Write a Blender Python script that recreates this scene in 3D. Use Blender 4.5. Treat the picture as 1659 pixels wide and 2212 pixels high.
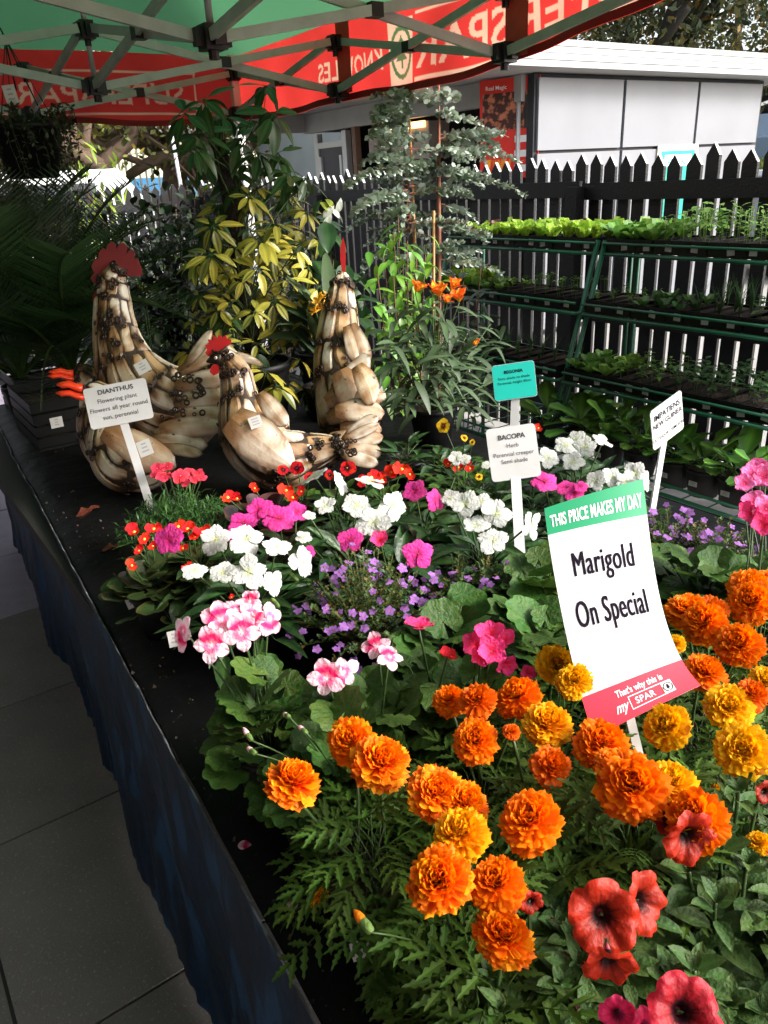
import bpy, math, random
from math import sin, cos, pi, radians, sqrt, atan2, degrees, tan
from mathutils import Vector, Matrix, noise
random.seed(7)
for _o in list(bpy.data.objects): bpy.data.objects.remove(_o, do_unlink=True)
SC = bpy.context.scene
COL = SC.collection
# ------------------------------------------------------------------ camera
F = 1650.0; CX = 829.5; CY = 1106.0; H = 1.6
YAW, PITCH, ROLL = radians(34), radians(23.6), radians(3.2)
_f = Vector((sin(YAW)*cos(PITCH), cos(YAW)*cos(PITCH), -sin(PITCH)))
_r = Vector((cos(YAW), -sin(YAW), 0)); _u = _r.cross(_f)
RR = _r*cos(ROLL)-_u*sin(ROLL); UU = _u*cos(ROLL)+_r*sin(ROLL); FF = _f
CAMPOS = Vector((0, 0, H))
cam_d = bpy.data.cameras.new('camera'); cam = bpy.data.objects.new('camera', cam_d); COL.objects.link(cam)
cam.matrix_world = Matrix(((RR.x, UU.x, -FF.x, 0), (RR.y, UU.y, -FF.y, 0), (RR.z, UU.z, -FF.z, H), (0, 0, 0, 1)))
cam_d.sensor_fit = 'VERTICAL'; cam_d.sensor_height = 24.0; cam_d.lens = 24.0*F/2212.0
cam_d.clip_start = 0.02; cam_d.clip_end = 900
SC.camera = cam
# ------------------------------------------------------------------ world and sun
W = bpy.data.worlds.new('World'); SC.world = W; W.use_nodes = True
SUN_DIR = Vector((0.56, -0.66, 0.52)).normalized()      # towards the sun
SUN_EL = math.asin(SUN_DIR.z); SUN_AZ = atan2(SUN_DIR.x, SUN_DIR.y)
nt = W.node_tree; nt.nodes.clear()
_out = nt.nodes.new('ShaderNodeOutputWorld'); _bg = nt.nodes.new('ShaderNodeBackground'); _sky = nt.nodes.new('ShaderNodeTexSky')
_sky.sky_type = 'NISHITA'; _sky.sun_disc = False; _sky.sun_elevation = SUN_EL; _sky.sun_rotation = SUN_AZ
_sky.air_density = 1.0; _sky.dust_density = 4.0; _sky.ozone_density = 1.0
_hsv = nt.nodes.new('ShaderNodeHueSaturation'); _hsv.inputs['Saturation'].default_value = 0.35
nt.links.new(_sky.outputs[0], _hsv.inputs['Color']); nt.links.new(_hsv.outputs[0], _bg.inputs[0]); nt.links.new(_bg.outputs[0], _out.inputs[0])
_bg.inputs[1].default_value = 0.12
sun_d = bpy.data.lights.new('sun', 'SUN'); sun = bpy.data.objects.new('sun', sun_d); COL.objects.link(sun)
sun_d.energy = 1.5; sun_d.angle = radians(18.0); sun_d.color = (1.0, 0.95, 0.88)
sun.rotation_euler = SUN_DIR.to_track_quat('Z', 'Y').to_euler()
SC.view_settings.view_transform = 'Standard'; SC.view_settings.look = 'None'
SC.view_settings.exposure = 1.85; SC.view_settings.gamma = 1.0; SC.view_settings.use_curve_mapping = False
SC.render.engine = 'CYCLES'
SC.cycles.max_bounces = 6; SC.cycles.diffuse_bounces = 3; SC.cycles.glossy_bounces = 2; SC.cycles.transmission_bounces = 4; SC.cycles.transparent_max_bounces = 6
SC.cycles.caustics_reflective = False; SC.cycles.caustics_refractive = False

# ------------------------------------------------------------------ placing helpers: a photograph point and one known coordinate give a place
def ray(u, v): return RR*((u-CX)/F) + UU*((CY-v)/F) + FF
def atz(u, v, z): d = ray(u, v); return CAMPOS + d*((z-H)/d.z)
def aty(u, v, y): d = ray(u, v); return CAMPOS + d*(y/d.y)
def atx(u, v, x): d = ray(u, v); return CAMPOS + d*(x/d.x)
def atd(u, v, dep): return CAMPOS + ray(u, v)*dep
def depth(p): return (Vector(p)-CAMPOS).dot(FF)

# ------------------------------------------------------------------ objects
def tag(o, label=None, cat=None, group=None, kind=None):
    if label: o['label'] = label
    if cat: o['category'] = cat
    if group: o['group'] = group
    if kind: o['kind'] = kind
    return o
def thing(name, label, cat, loc=(0, 0, 0), rz=0.0, group=None, kind=None):
    o = bpy.data.objects.new(name, None); COL.objects.link(o)
    o.empty_display_size = 0.05
    o.location = loc; o.rotation_euler = (0, 0, rz)
    return tag(o, label, cat, group, kind)
def ob(name, mesh, parent=None, m=None, label=None, cat=None, group=None, kind=None):
    o = bpy.data.objects.new(name, mesh); COL.objects.link(o)
    if parent is not None: o.parent = parent
    if m is not None: o.matrix_basis = m
    return tag(o, label, cat, group, kind)
def struct(name, mesh, m=None): return ob(name, mesh, None, m, kind='structure')
def T(x, y=None, z=None):
    return Matrix.Translation(Vector((x, y, z)) if y is not None else Vector(x))
def RZ(a): return Matrix.Rotation(a, 4, 'Z')
def RX(a): return Matrix.Rotation(a, 4, 'X')
def RY(a): return Matrix.Rotation(a, 4, 'Y')
def S(s): return Matrix.Diagonal((s, s, s, 1)) if not hasattr(s, '__len__') else Matrix.Diagonal((s[0], s[1], s[2], 1))
def orient(p, fwd, up, s=1.0):
    y = Vector(fwd).normalized(); x = y.cross(Vector(up))
    if x.length < 1e-4: x = y.cross(Vector((1, 0.1, 0)))
    x.normalize(); z = x.cross(y)
    return Matrix(((x.x*s, y.x*s, z.x*s, p[0]), (x.y*s, y.y*s, z.y*s, p[1]), (x.z*s, y.z*s, z.z*s, p[2]), (0, 0, 0, 1)))
def facing(p, nrm, spin=0.0, s=1.0):
    z = Vector(nrm).normalized(); x = Vector((0, 0, 1)).cross(z)
    if x.length < 1e-3: x = Vector((1, 0, 0))
    x.normalize(); y = z.cross(x)
    x2 = x*cos(spin)+y*sin(spin); y2 = z.cross(x2)
    return Matrix(((x2.x*s, y2.x*s, z.x*s, p[0]), (x2.y*s, y2.y*s, z.y*s, p[1]), (x2.z*s, y2.z*s, z.z*s, p[2]), (0, 0, 0, 1)))
U = random.uniform

# ------------------------------------------------------------------ mesh collector
class MB:
    def __init__(s): s.v = []; s.f = []; s.m = []; s.c = []; s.col = (1, 1, 1)
    def vert(s, p, c=None):
        s.v.append((p[0], p[1], p[2])); s.c.append(c or s.col); return len(s.v)-1
    def face(s, idx, mi=0): s.f.append(tuple(idx)); s.m.append(mi)
    def grid(s, fn, nu, nv, mi=0, cf=None, closeu=False):
        b = len(s.v)
        for j in range(nv+1):
            for i in range(nu+(0 if closeu else 1)):
                a, t = i/nu, j/nv
                s.vert(fn(a, t), cf(a, t) if cf else None)
        w = nu if closeu else nu+1
        for j in range(nv):
            for i in range(nu):
                i2 = (i+1) % w if closeu else i+1
                s.face((b+j*w+i, b+j*w+i2, b+(j+1)*w+i2, b+(j+1)*w+i), mi)
        return s
    def box(s, lo, hi, mi=0, m=None):
        b = len(s.v)
        for z in (lo[2], hi[2]):
            for y in (lo[1], hi[1]):
                for x in (lo[0], hi[0]):
                    p = Vector((x, y, z)); s.vert(m @ p if m else p)
        for q in ((0, 2, 3, 1), (4, 5, 7, 6), (0, 1, 5, 4), (2, 6, 7, 3), (0, 4, 6, 2), (1, 3, 7, 5)): s.face([b+k for k in q], mi)
        return s
    def tube(s, pts, rad, n=6, mi=0, caps=True, flat=1.0, c=None):
        pts = [Vector(p) for p in pts]; L = len(pts)
        if not hasattr(rad, '__len__'): rad = [rad]*L
        b = len(s.v); up = None
        for i, p in enumerate(pts):
            t = (pts[min(i+1, L-1)]-pts[max(i-1, 0)])
            if t.length < 1e-9: t = Vector((0, 0, 1))
            t.normalize()
            if up is None:
                up = Vector((0, 0, 1)) if abs(t.z) < 0.9 else Vector((1, 0, 0))
            x = t.cross(up)
            if x.length < 1e-4: x = t.cross(Vector((0.3, 1, 0.2)))
            x.normalize(); up = x.cross(t)
            for k in range(n):
                a = 2*pi*k/n
                s.vert(p+(x*cos(a)+up*sin(a)*flat)*rad[i], c)
        for i in range(L-1):
            for k in range(n):
                k2 = (k+1) % n
                s.face((b+i*n+k, b+i*n+k2, b+(i+1)*n+k2, b+(i+1)*n+k), mi)
        if caps and n > 2:
            s.face([b+k for k in range(n)][::-1], mi); s.face([b+(L-1)*n+k for k in range(n)], mi)
        return s
    def bar(s, p, q, w, h, mi=0):
        p, q = Vector(p), Vector(q); t = (q-p).normalized()
        x = t.cross(Vector((0, 0, 1)))
        if x.length < 1e-4: x = Vector((1, 0, 0))
        x.normalize(); z = x.cross(t); b = len(s.v)
        for e in (p, q):
            for (i, j) in ((-1, -1), (1, -1), (1, 1), (-1, 1)): s.vert(e+x*(w/2*i)+z*(h/2*j))
        for q4 in ((0, 3, 2, 1), (4, 5, 6, 7), (0, 1, 5, 4), (1, 2, 6, 5), (2, 3, 7, 6), (3, 0, 4, 7)): s.face([b+k for k in q4], mi)
        return s
    def lathe(s, prof, n=16, mi=0, c=None):
        b = len(s.v)
        for (r, z) in prof:
            for k in range(n): a = 2*pi*k/n; s.vert((r*cos(a), r*sin(a), z), c)
        for i in range(len(prof)-1):
            for k in range(n):
                k2 = (k+1) % n; s.face((b+i*n+k, b+i*n+k2, b+(i+1)*n+k2, b+(i+1)*n+k), mi)
        return s
    def prism(s, poly, z0, z1, mi=0, m=None):
        b = len(s.v); n = len(poly)
        for z in (z0, z1):
            for (x, y) in poly: p = Vector((x, y, z)); s.vert(m @ p if m else p)
        s.face([b+k for k in range(n)][::-1], mi); s.face([b+n+k for k in range(n)], mi)
        for k in range(n):
            k2 = (k+1) % n; s.face((b+k, b+k2, b+n+k2, b+n+k), mi)
        return s
    def add(s, o, m, mi=None, c=None):
        b = len(s.v)
        for p, cc in zip(o.v, o.c):
            s.vert(m @ Vector(p), c or cc)
        for f, k in zip(o.f, o.m): s.face([b+i for i in f], k if mi is None else mi)
        return s
    def build(s, name, mats, smooth=True, cols=False, thick=0):
        me = bpy.data.meshes.new(name)
        me.from_pydata(s.v, [], s.f); me.validate(clean_customdata=False)
        if not isinstance(mats, (list, tuple)): mats = [mats]
        for m in mats: me.materials.append(m)
        if len(mats) > 1 and len(me.polygons) == len(s.m): me.polygons.foreach_set('material_index', s.m)
        if smooth: me.polygons.foreach_set('use_smooth', [True]*len(me.polygons))
        if cols:
            at = me.color_attributes.new('Col', 'FLOAT_COLOR', 'POINT'); fl = []
            for c in s.c: fl.extend((c[0], c[1], c[2], 1.0))
            at.data.foreach_set('color', fl)
        me.update(); return me

# ------------------------------------------------------------------ materials
def mat(name, color=(0.5, 0.5, 0.5), rough=0.6, metal=0.0, spec=0.4, c2=None, nscale=6.0, namt=0.5, bump=0.0, bscale=40.0, trans=0.0, tcol=None, vcol=False, rnd=0.0, detail=5.0, ndist=0.0, nsharp=(0.35, 0.65), stretch=None, coat=0.0, alpha=None, c3=None, n3=20.0, a3=(0.55, 0.7)):
    m = bpy.data.materials.new(name); m.use_nodes = True; t = m.node_tree; N = t.nodes; L = t.links; N.clear()
    out = N.new('ShaderNodeOutputMaterial'); b = N.new('ShaderNodeBsdfPrincipled')
    b.inputs['Roughness'].default_value = rough; b.inputs['Metallic'].default_value = metal
    b.inputs['Specular IOR Level'].default_value = spec
    if coat: b.inputs['Coat Weight'].default_value = coat; b.inputs['Coat Roughness'].default_value = 0.15
    tc = N.new('ShaderNodeTexCoord'); src = tc.outputs['Object']
    if stretch:
        mp = N.new('ShaderNodeMapping'); mp.inputs['Scale'].default_value = stretch; L.new(src, mp.inputs[0]); src = mp.outputs[0]
    if vcol:
        a = N.new('ShaderNodeAttribute'); a.attribute_name = 'Col'; cur = a.outputs['Color']
        if color != (1, 1, 1):
            mx = N.new('ShaderNodeMix'); mx.data_type = 'RGBA'; mx.blend_type = 'MULTIPLY'; mx.inputs[0].default_value = 1.0
            L.new(cur, mx.inputs[6]); mx.inputs[7].default_value = (*color, 1); cur = mx.outputs[2]
    else:
        r = N.new('ShaderNodeRGB'); r.outputs[0].default_value = (*color, 1); cur = r.outputs[0]
    def nz(scale, lo, hi, dist=0.0):
        n = N.new('ShaderNodeTexNoise'); n.inputs['Scale'].default_value = scale; n.inputs['Detail'].default_value = detail; n.inputs['Distortion'].default_value = dist
        L.new(src, n.inputs['Vector'])
        mr = N.new('ShaderNodeMapRange'); mr.inputs['From Min'].default_value = lo; mr.inputs['From Max'].default_value = hi; L.new(n.outputs['Fac'], mr.inputs['Value']); return mr.outputs[0]
    if c2 is not None:
        f = nz(nscale, nsharp[0], nsharp[1], ndist)
        mu = N.new('ShaderNodeMath'); mu.operation = 'MULTIPLY'; L.new(f, mu.inputs[0]); mu.inputs[1].default_value = namt
        mx = N.new('ShaderNodeMix'); mx.data_type = 'RGBA'; L.new(mu.outputs[0], mx.inputs[0]); L.new(cur, mx.inputs[6]); mx.inputs[7].default_value = (*c2, 1); cur = mx.outputs[2]
    if c3 is not None:
        f = nz(n3, a3[0], a3[1])
        mx = N.new('ShaderNodeMix'); mx.data_type = 'RGBA'; L.new(f, mx.inputs[0]); L.new(cur, mx.inputs[6]); mx.inputs[7].default_value = (*c3, 1); cur = mx.outputs[2]
    if rnd:
        oi = N.new('ShaderNodeObjectInfo'); mr = N.new('ShaderNodeMapRange'); L.new(oi.outputs['Random'], mr.inputs['Value'])
        mr.inputs['To Min'].default_value = 1-rnd; mr.inputs['To Max'].default_value = 1+rnd
        hs = N.new('ShaderNodeHueSaturation'); L.new(cur, hs.inputs['Color']); L.new(mr.outputs[0], hs.inputs['Value'])
        m2 = N.new('ShaderNodeMapRange'); mm = N.new('ShaderNodeMath'); mm.operation = 'FRACT'; mq = N.new('ShaderNodeMath'); mq.operation = 'MULTIPLY'; mq.inputs[1].default_value = 7.31
        L.new(oi.outputs['Random'], mq.inputs[0]); L.new(mq.outputs[0], mm.inputs[0]); L.new(mm.outputs[0], m2.inputs['Value'])
        m2.inputs['To Min'].default_value = 0.5-rnd*0.05; m2.inputs['To Max'].default_value = 0.5+rnd*0.05; L.new(m2.outputs[0], hs.inputs['Hue'])
        cur = hs.outputs[0]
    L.new(cur, b.inputs['Base Color'])
    if bump:
        n = N.new('ShaderNodeTexNoise'); n.inputs['Scale'].default_value = bscale; n.inputs['Detail'].default_value = 4; L.new(src, n.inputs['Vector'])
        bp = N.new('ShaderNodeBump'); bp.inputs['Strength'].default_value = bump; bp.inputs['Distance'].default_value = 0.01; L.new(n.outputs['Fac'], bp.inputs['Height']); L.new(bp.outputs[0], b.inputs['Normal'])
    sh = b.outputs[0]
    if trans:
        tr = N.new('ShaderNodeBsdfTranslucent')
        if tcol: tr.inputs['Color'].default_value = (*tcol, 1)
        else: L.new(cur, tr.inputs['Color'])
        ms = N.new('ShaderNodeMixShader'); ms.inputs[0].default_value = trans; L.new(sh, ms.inputs[1]); L.new(tr.outputs[0], ms.inputs[2]); sh = ms.outputs[0]
    if alpha is not None:
        tp = N.new('ShaderNodeBsdfTransparent'); ms = N.new('ShaderNodeMixShader'); ms.inputs[0].default_value = alpha; L.new(tp.outputs[0], ms.inputs[1]); L.new(sh, ms.inputs[2]); sh = ms.outputs[0]
    L.new(sh, out.inputs[0]); return m
ORD = ['first', 'second', 'third', 'fourth', 'fifth', 'sixth', 'seventh', 'eighth', 'ninth', 'tenth', 'eleventh', 'twelfth']
# lettering: built-in font turned into mesh, returned as collector (centred on x, baseline y=0)
_FC = {}
def text_mb(s, size=1.0, bold=0.0, sx=1.0, spacing=1.0, align='CENTER', res=3):
    cu = bpy.data.curves.new('lettering', 'FONT'); cu.body = s; cu.size = size; cu.offset = bold*size; cu.align_x = align; cu.space_character = spacing
    cu.resolution_u = res; cu.fill_mode = 'FRONT'
    o = bpy.data.objects.new('lettering', cu); COL.objects.link(o)
    dg = bpy.context.evaluated_depsgraph_get(); dg.update(); me = bpy.data.meshes.new_from_object(o.evaluated_get(dg))
    mb = MB()
    for v in me.vertices: mb.vert((v.co.x*sx, v.co.y, 0))
    for p in me.polygons: mb.face(list(p.vertices))
    bpy.data.objects.remove(o, do_unlink=True); bpy.data.curves.remove(cu); bpy.data.meshes.remove(me)
    return mb
# ================================================================== SETTING
M_ground = mat('ground_concrete', (0.34, 0.33, 0.31), 0.9, c2=(0.25, 0.24, 0.23), nscale=1.5, bump=0.3, bscale=60)
M_grass = mat('grass_bank', (0.10, 0.16, 0.03), 0.95, c2=(0.20, 0.17, 0.08), nscale=3.0, bump=0.6, bscale=30)
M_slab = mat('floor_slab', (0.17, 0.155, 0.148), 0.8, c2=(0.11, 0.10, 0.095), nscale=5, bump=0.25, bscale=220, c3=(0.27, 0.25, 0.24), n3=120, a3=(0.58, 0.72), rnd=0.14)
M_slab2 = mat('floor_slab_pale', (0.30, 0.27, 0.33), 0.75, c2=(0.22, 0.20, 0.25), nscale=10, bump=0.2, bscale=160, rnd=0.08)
M_grout = mat('floor_grout', (0.035, 0.033, 0.03), 0.95)
g = MB(); g.grid(lambda a, t: (-300+600*a, -300+600*t, -0.05), 20, 20); struct('ground', g.build('ground', M_ground, False))
# walkway of floor slabs
wk = MB(); wk.box((-4, -3, -0.03), (1.9, 8.2, -0.008)); fl = struct('floor', wk.build('floor', M_grout, False))
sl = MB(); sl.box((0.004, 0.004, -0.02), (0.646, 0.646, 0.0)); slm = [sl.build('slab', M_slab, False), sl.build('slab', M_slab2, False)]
for j in range(-3, 12):
    for i in range(-6, 3):
        y = 1.27+0.65*(j-1)
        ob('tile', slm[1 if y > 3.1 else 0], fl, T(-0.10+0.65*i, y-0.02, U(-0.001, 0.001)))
# green bank beyond the yard
def bank(a, t):
    x = -40+110*a; y = 13.5+40*t
    return (x, y, -0.04+min(1.0, t*9)*1.35+noise.noise(Vector((x*0.3, y*0.3, 0)))*0.25*min(1, t*9))
bk = MB(); bk.grid(bank, 90, 30); struct('bank', bk.build('bank', M_grass))
rb = MB(); rb.grid(lambda a, t: (16+60*a, -20+33.3*t, -0.03+1.1*min(1, a*5)+noise.noise(Vector((a*40, t*30, 0)))*0.1), 30, 20)
struct('bank', rb.build('bank', M_grass))
# supermarket walkway roof over the photographer (shades the walkway)
M_soffit = mat('walkway_soffit', (0.35, 0.35, 0.34), 0.8)
M_wallp = mat('shop_wall', (0.30, 0.28, 0.26), 0.85, c2=(0.24, 0.23, 0.2), nscale=3)
wr = MB(); wr.box((-3.5, -5, 2.95), (0.12, 9.5, 3.2)); ob('walkway_roof', wr.build('walkway_roof', M_soffit, False), None, None, 'flat grey roof over the shop walkway beside the plant table', 'roof', kind='structure')
ww = MB(); ww.box((-3.7, -5, -0.04), (-3.5, 9.5, 3.2)); struct('wall', ww.build('wall', M_wallp, False))

# ---------------------------------------------------------------- kiosk building
M_white = mat('kiosk_panel', (0.215, 0.22, 0.245), 0.4, spec=0.3, c2=(0.175, 0.18, 0.20), nscale=1.1, namt=0.8, c3=(0.19, 0.185, 0.18), n3=5, a3=(0.62, 0.8))
M_fascia = mat('kiosk_fascia', (0.36, 0.36, 0.37), 0.5, c2=(0.28, 0.28, 0.27), nscale=3, namt=0.5, stretch=(1, 1, 6))
M_joint = mat('kiosk_joint', (0.02, 0.02, 0.025), 0.7)
M_dark = mat('kiosk_dark', (0.03, 0.028, 0.026), 0.8)
M_grey = mat('kiosk_grey', (0.33, 0.32, 0.31), 0.7, c2=(0.25, 0.24, 0.23), nscale=4)
M_alu = mat('aluminium_frame', (0.55, 0.55, 0.55), 0.4, metal=0.3)
M_redp = mat('poster_red', (0.62, 0.03, 0.02), 0.45)
M_brown = mat('kiosk_counter', (0.16, 0.09, 0.06), 0.6, c2=(0.10, 0.06, 0.04))
kx, ky = 5.9, 5.8
K = thing('kiosk_building', 'low white panelled kiosk with a flat roof behind the black picket fence', 'building', (kx, ky, 0))
def kp(name, fn, m, smooth=False, parent=K, **kw):
    b = MB(); fn(b); return ob(name, b.build(name, m, smooth), parent, **kw)
kp('wall', lambda b: (b.box((0.0, 0.03, 0), (3.82, 0.12, 2.42)), b.box((3.72, 0.12, 0), (3.82, 4.4, 2.42)), b.box((0.6, 4.2, 0), (3.72, 4.3, 2.42))), M_joint)
PW = 1.21
for i in range(3):
    for (z0, z1) in ((0.03, 0.88), (0.92, 1.735), (1.765, 2.385)):
        x0 = 0.035+i*(PW+0.045)
        kp('panel', lambda b: b.box((x0, 0.0, z0), (x0+PW, 0.028, z1)), M_white)
kp('roof', lambda b: b.box((-0.95, -0.28, 2.47), (4.6, 4.6, 2.62)), M_fascia)
for k in range(4): kp('fascia', lambda b: b.box((-0.97, -0.30-0.004*(k % 2), 2.43+k*0.055), (4.62, -0.28, 2.48+k*0.055)), M_fascia)
for k in range(4): kp('fascia', lambda b: b.box((-0.99-0.004*(k % 2), -0.30, 2.43+k*0.055), (-0.95, 4.62, 2.48+k*0.055)), M_fascia)
kp('soffit', lambda b: (b.box((-0.93, -0.27, 2.43), (4.58, 4.58, 2.468)),), M_grey)
kp('beam', lambda b: b.box((-0.06, 0.14, 2.20), (0.05, 4.3, 2.425)), M_grey)
kp('beam', lambda b: b.box((-0.95, 4.25, 2.22), (3.7, 4.4, 2.425)), M_grey)
for yy in (0.2, 0.34, 0.46): kp('pipe', lambda b: b.tube([(-0.03, yy, 0), (-0.03, yy, 2.2)], 0.025, 8), M_alu, True)
kp('back_wall', lambda b: b.box((1.6, 0.13, 0), (1.66, 4.2, 2.42)), M_dark)
kp('counter', lambda b: (b.box((0.02, 0.9, 0.0), (0.08, 3.2, 1.1)), b.box((-0.1, 0.9, 1.1), (0.35, 3.2, 1.14))), M_brown)
kp('shutter_box', lambda b: b.box((0.05, 1.7, 1.78), (0.35, 2.9, 2.16)), mat('shutter_box', (0.30, 0.24, 0.21), 0.6))
M_lamp = bpy.data.materials.new('warm_lamp'); M_lamp.use_nodes = True
_e = M_lamp.node_tree.nodes['Principled BSDF']; _e.inputs['Emission Color'].default_value = (1, 0.5, 0.15, 1); _e.inputs['Emission Strength'].default_value = 1.6; _e.inputs['Base Color'].default_value = (0.9, 0.5, 0.2, 1)
kp('strip_lamp', lambda b: b.box((0.02, 1.75, 2.10), (0.045, 2.65, 2.165)), M_lamp)
D = kp('door', lambda b: b.box((-0.01, 3.40, 0.02), (0.04, 4.0, 2.0)), mat('door_leaf', (0.05, 0.05, 0.07), 0.25))
kp('door_frame', lambda b: (b.box((-0.03, 3.30, 0), (0.05, 3.40, 2.18)), b.box((-0.03, 4.0, 0), (0.05, 4.1, 2.18)), b.box((-0.03, 3.40, 2.0), (0.05, 4.0, 2.07)), b.box((-0.04, 3.42, 0.02), (0.0, 3.47, 1.9)), b.box((-0.04, 3.93, 0.02), (0.0, 3.98, 1.9))), M_alu)
kp('post', lambda b: b.box((-0.05, 3.05, 0), (0.03, 3.13, 2.3)), M_brown)
kp('post', lambda b: b.box((-0.9, 4.42, -0.04), (-0.82, 4.5, 2.43)), M_alu)
# hanging menu poster on the open side
PO = thing('menu_poster', 'red portrait menu poster with a food picture hung beside the kiosk corner', 'poster', (kx-0.08, ky+0.28, 1.55))
def pobox(n, a, b_, m, par=PO): q = MB(); q.box(a, b_); return ob(n, q.build(n, m, False), par)
# poster lies in a plane that faces the yard
PO.rotation_euler = (0, 0, radians(-62))
pobox('board', (-0.30, 0, -0.02), (0.30, 0.012, 0.86), M_redp)
pobox('picture', (-0.27, -0.004, 0.42), (0.27, -0.001, 0.74), mat('food_picture', (0.05, 0.015, 0.01), 0.5, c2=(0.5, 0.16, 0.08), nscale=14, namt=0.9, nsharp=(0.5, 0.6)))
bt = MB(); bt.lathe([(0.0, 0), (0.045, 0), (0.045, 0.20), (0.018, 0.30), (0.018, 0.36), (0, 0.36)], 10); ob('bottle_print', bt.build('bottle_print', M_dark), PO, T(0.2, -0.008, 0.42) @ S((1, 0.08, 1)))
for zz in (0.30, 0.17, 0.04): pobox('price_box', (0.06, -0.004, zz), (0.26, -0.001, zz+0.06), mat('price_white', (0.7, 0.7, 0.68)))
pobox('flame_print', (-0.25, -0.004, 0.0), (0.02, -0.001, 0.16), mat('flame_print', (0.6, 0.03, 0.01), 0.5, c2=(0.9, 0.35, 0.03), nscale=9, stretch=(3, 1, 1), nsharp=(0.4, 0.6), namt=0.9))
_t = text_mb('Real Magic', 0.05, 0.01, align='LEFT'); ob('lettering', _t.build('lettering', mat('print_white', (0.8, 0.75, 0.72))), PO, T(-0.24, -0.006, 0.77) @ RX(pi/2))
# green notice on the kiosk wall
GN = thing('notice_board', 'green and white notice board fixed on the white kiosk wall behind the pickets', 'sign', (8.12, ky-0.005, 1.05))
pb = MB(); pb.box((-0.36, -0.015, -0.2), (0.36, 0, 0.72)); ob('board', pb.build('board', mat('notice_cream', (0.75, 0.75, 0.62), 0.5), False), GN)
pb = MB(); pb.box((-0.30, -0.019, -0.15), (0.30, -0.0155, 0.66)); ob('green_field', pb.build('green_field', mat('notice_green', (0.0, 0.32, 0.24), 0.5), False), GN)
pb = MB(); pb.box((-0.24, -0.022, 0.50), (0.24, -0.0195, 0.62)); ob('strip', pb.build('strip', mat('notice_white', (0.75, 0.78, 0.72)), False), GN)
for s_, zz in (('ASSEMBLY', 0.52), ('M', 0.12), ('H', 0.0)):
    _t = text_mb(s_, 0.085 if len(s_) > 1 else 0.16, 0.02); ob('lettering', _t.build('lettering', bpy.data.materials['notice_green' if len(s_) > 1 else 'notice_white']), GN, T(0, -0.0235, zz) @ RX(pi/2))
# building far behind the kiosk
FB = thing('plant_room', 'pale grey plant room with ducts standing behind the kiosk roof', 'building', (9.3, 11.0, 0))
pb = MB(); pb.box((-2.2, 0, 0), (0.55, 3, 4.05)); ob('wall', pb.build('wall', mat('plant_room', (0.42, 0.46, 0.50), 0.7, c2=(0.3, 0.33, 0.36), nscale=2), False), FB)
pb = MB(); pb.box((-2.3, -0.1, 4.05), (0.65, 3.1, 4.2)); ob('roof', pb.build('roof', M_grey, False), FB)
for k in range(3): pb = MB(); pb.box((-2.0+k*0.8, -0.12, 3.2), (-1.5+k*0.8, 0.0, 3.9)); ob('duct', pb.build('duct', M_grey, False), FB)
FB2 = thing('roadside_building', 'long low cream building with a blue band beyond the palisade fence', 'building', (9, 34, 0))
pb = MB(); pb.box((-8, 0, 0), (9, 6, 3.6)); ob('wall', pb.build('wall', mat('cream_wall', (0.75, 0.70, 0.50), 0.8), False), FB2)
pb = MB(); pb.box((-8, -0.05, 1.3), (9, 0, 2.1)); ob('blue_band', pb.build('blue_band', mat('blue_band', (0.05, 0.22, 0.45), 0.6), False), FB2)
pb = MB(); pb.box((-8.3, -0.3, 3.6), (9.3, 6.3, 4.0)); ob('roof', pb.build('roof', M_grey, False), FB2)

# ---------------------------------------------------------------- picket fences
M_picket = mat('picket_black', (0.006, 0.006, 0.007), 0.5, spec=0.3, bump=0.3, bscale=90, rnd=0.3)
M_picket2 = mat('picket_lit_slope', (0.55, 0.55, 0.55), 0.7)
def picket_mesh(w, h, tip=0.055, th=0.02):
    b = MB(); pl = [(-w/2, 0), (w/2, 0), (w/2, h-tip), (0, h), (-w/2, h-tip)]
    b.prism(pl, 0, th, 0, RX(pi/2)); 
    b.m[4] = 1                                     # one top slope coloured pale, a painted sun highlight
    return b.build('picket', [M_picket, M_picket2], False)
PK = [picket_mesh(0.074, 1.66), picket_mesh(0.078, 1.645), picket_mesh(0.070, 1.672)]
RF = thing('picket_fence', 'tall black picket fence running behind the seedling racks', 'fence', (3.6, 0, 0))
y = 0.55; k = 0
while y < 8.55:
    ob('picket', PK[random.randrange(3)], RF, T(U(-0.004, 0.004), y+U(-0.006, 0.006), U(-0.018, 0.018)-0.01) @ RZ(-pi/2+U(-0.05, 0.05)) @ RY(U(-0.006, 0.006))); y += 0.1005; k += 1
for z0 in (1.43, 0.78, 0.16):
    for (ya, yb, dz) in ((0.5, 3.12, 0.0), (3.14, 5.9, 0.012), (5.92, 8.6, 0.0)):
        b = MB(); b.box((-0.055, ya, z0+dz), (-0.024, yb, z0+0.085+dz)); ob('rail', b.build('rail', M_picket, False), RF)
for yy in (0.6, 3.1, 5.9, 8.5): b = MB(); b.box((-0.12, yy, -0.04), (-0.057, yy+0.08, 1.5)); ob('post', b.build('post', M_picket, False), RF)
BF = thing('picket_fence', 'far run of dark pickets crossing in front of the white van', 'fence', (-3, 8.6, 0))
for i in range(66): ob('picket', PK[i % 3], BF, T(0.1*i, U(-0.003, 0.003), U(-0.012, 0.012)) @ RZ(pi))
for z0 in (1.40, 0.5): b = MB(); b.box((-0.1, -0.055, z0), (6.55, -0.024, z0+0.085)); ob('rail', b.build('rail', M_picket, False), BF)
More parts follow.
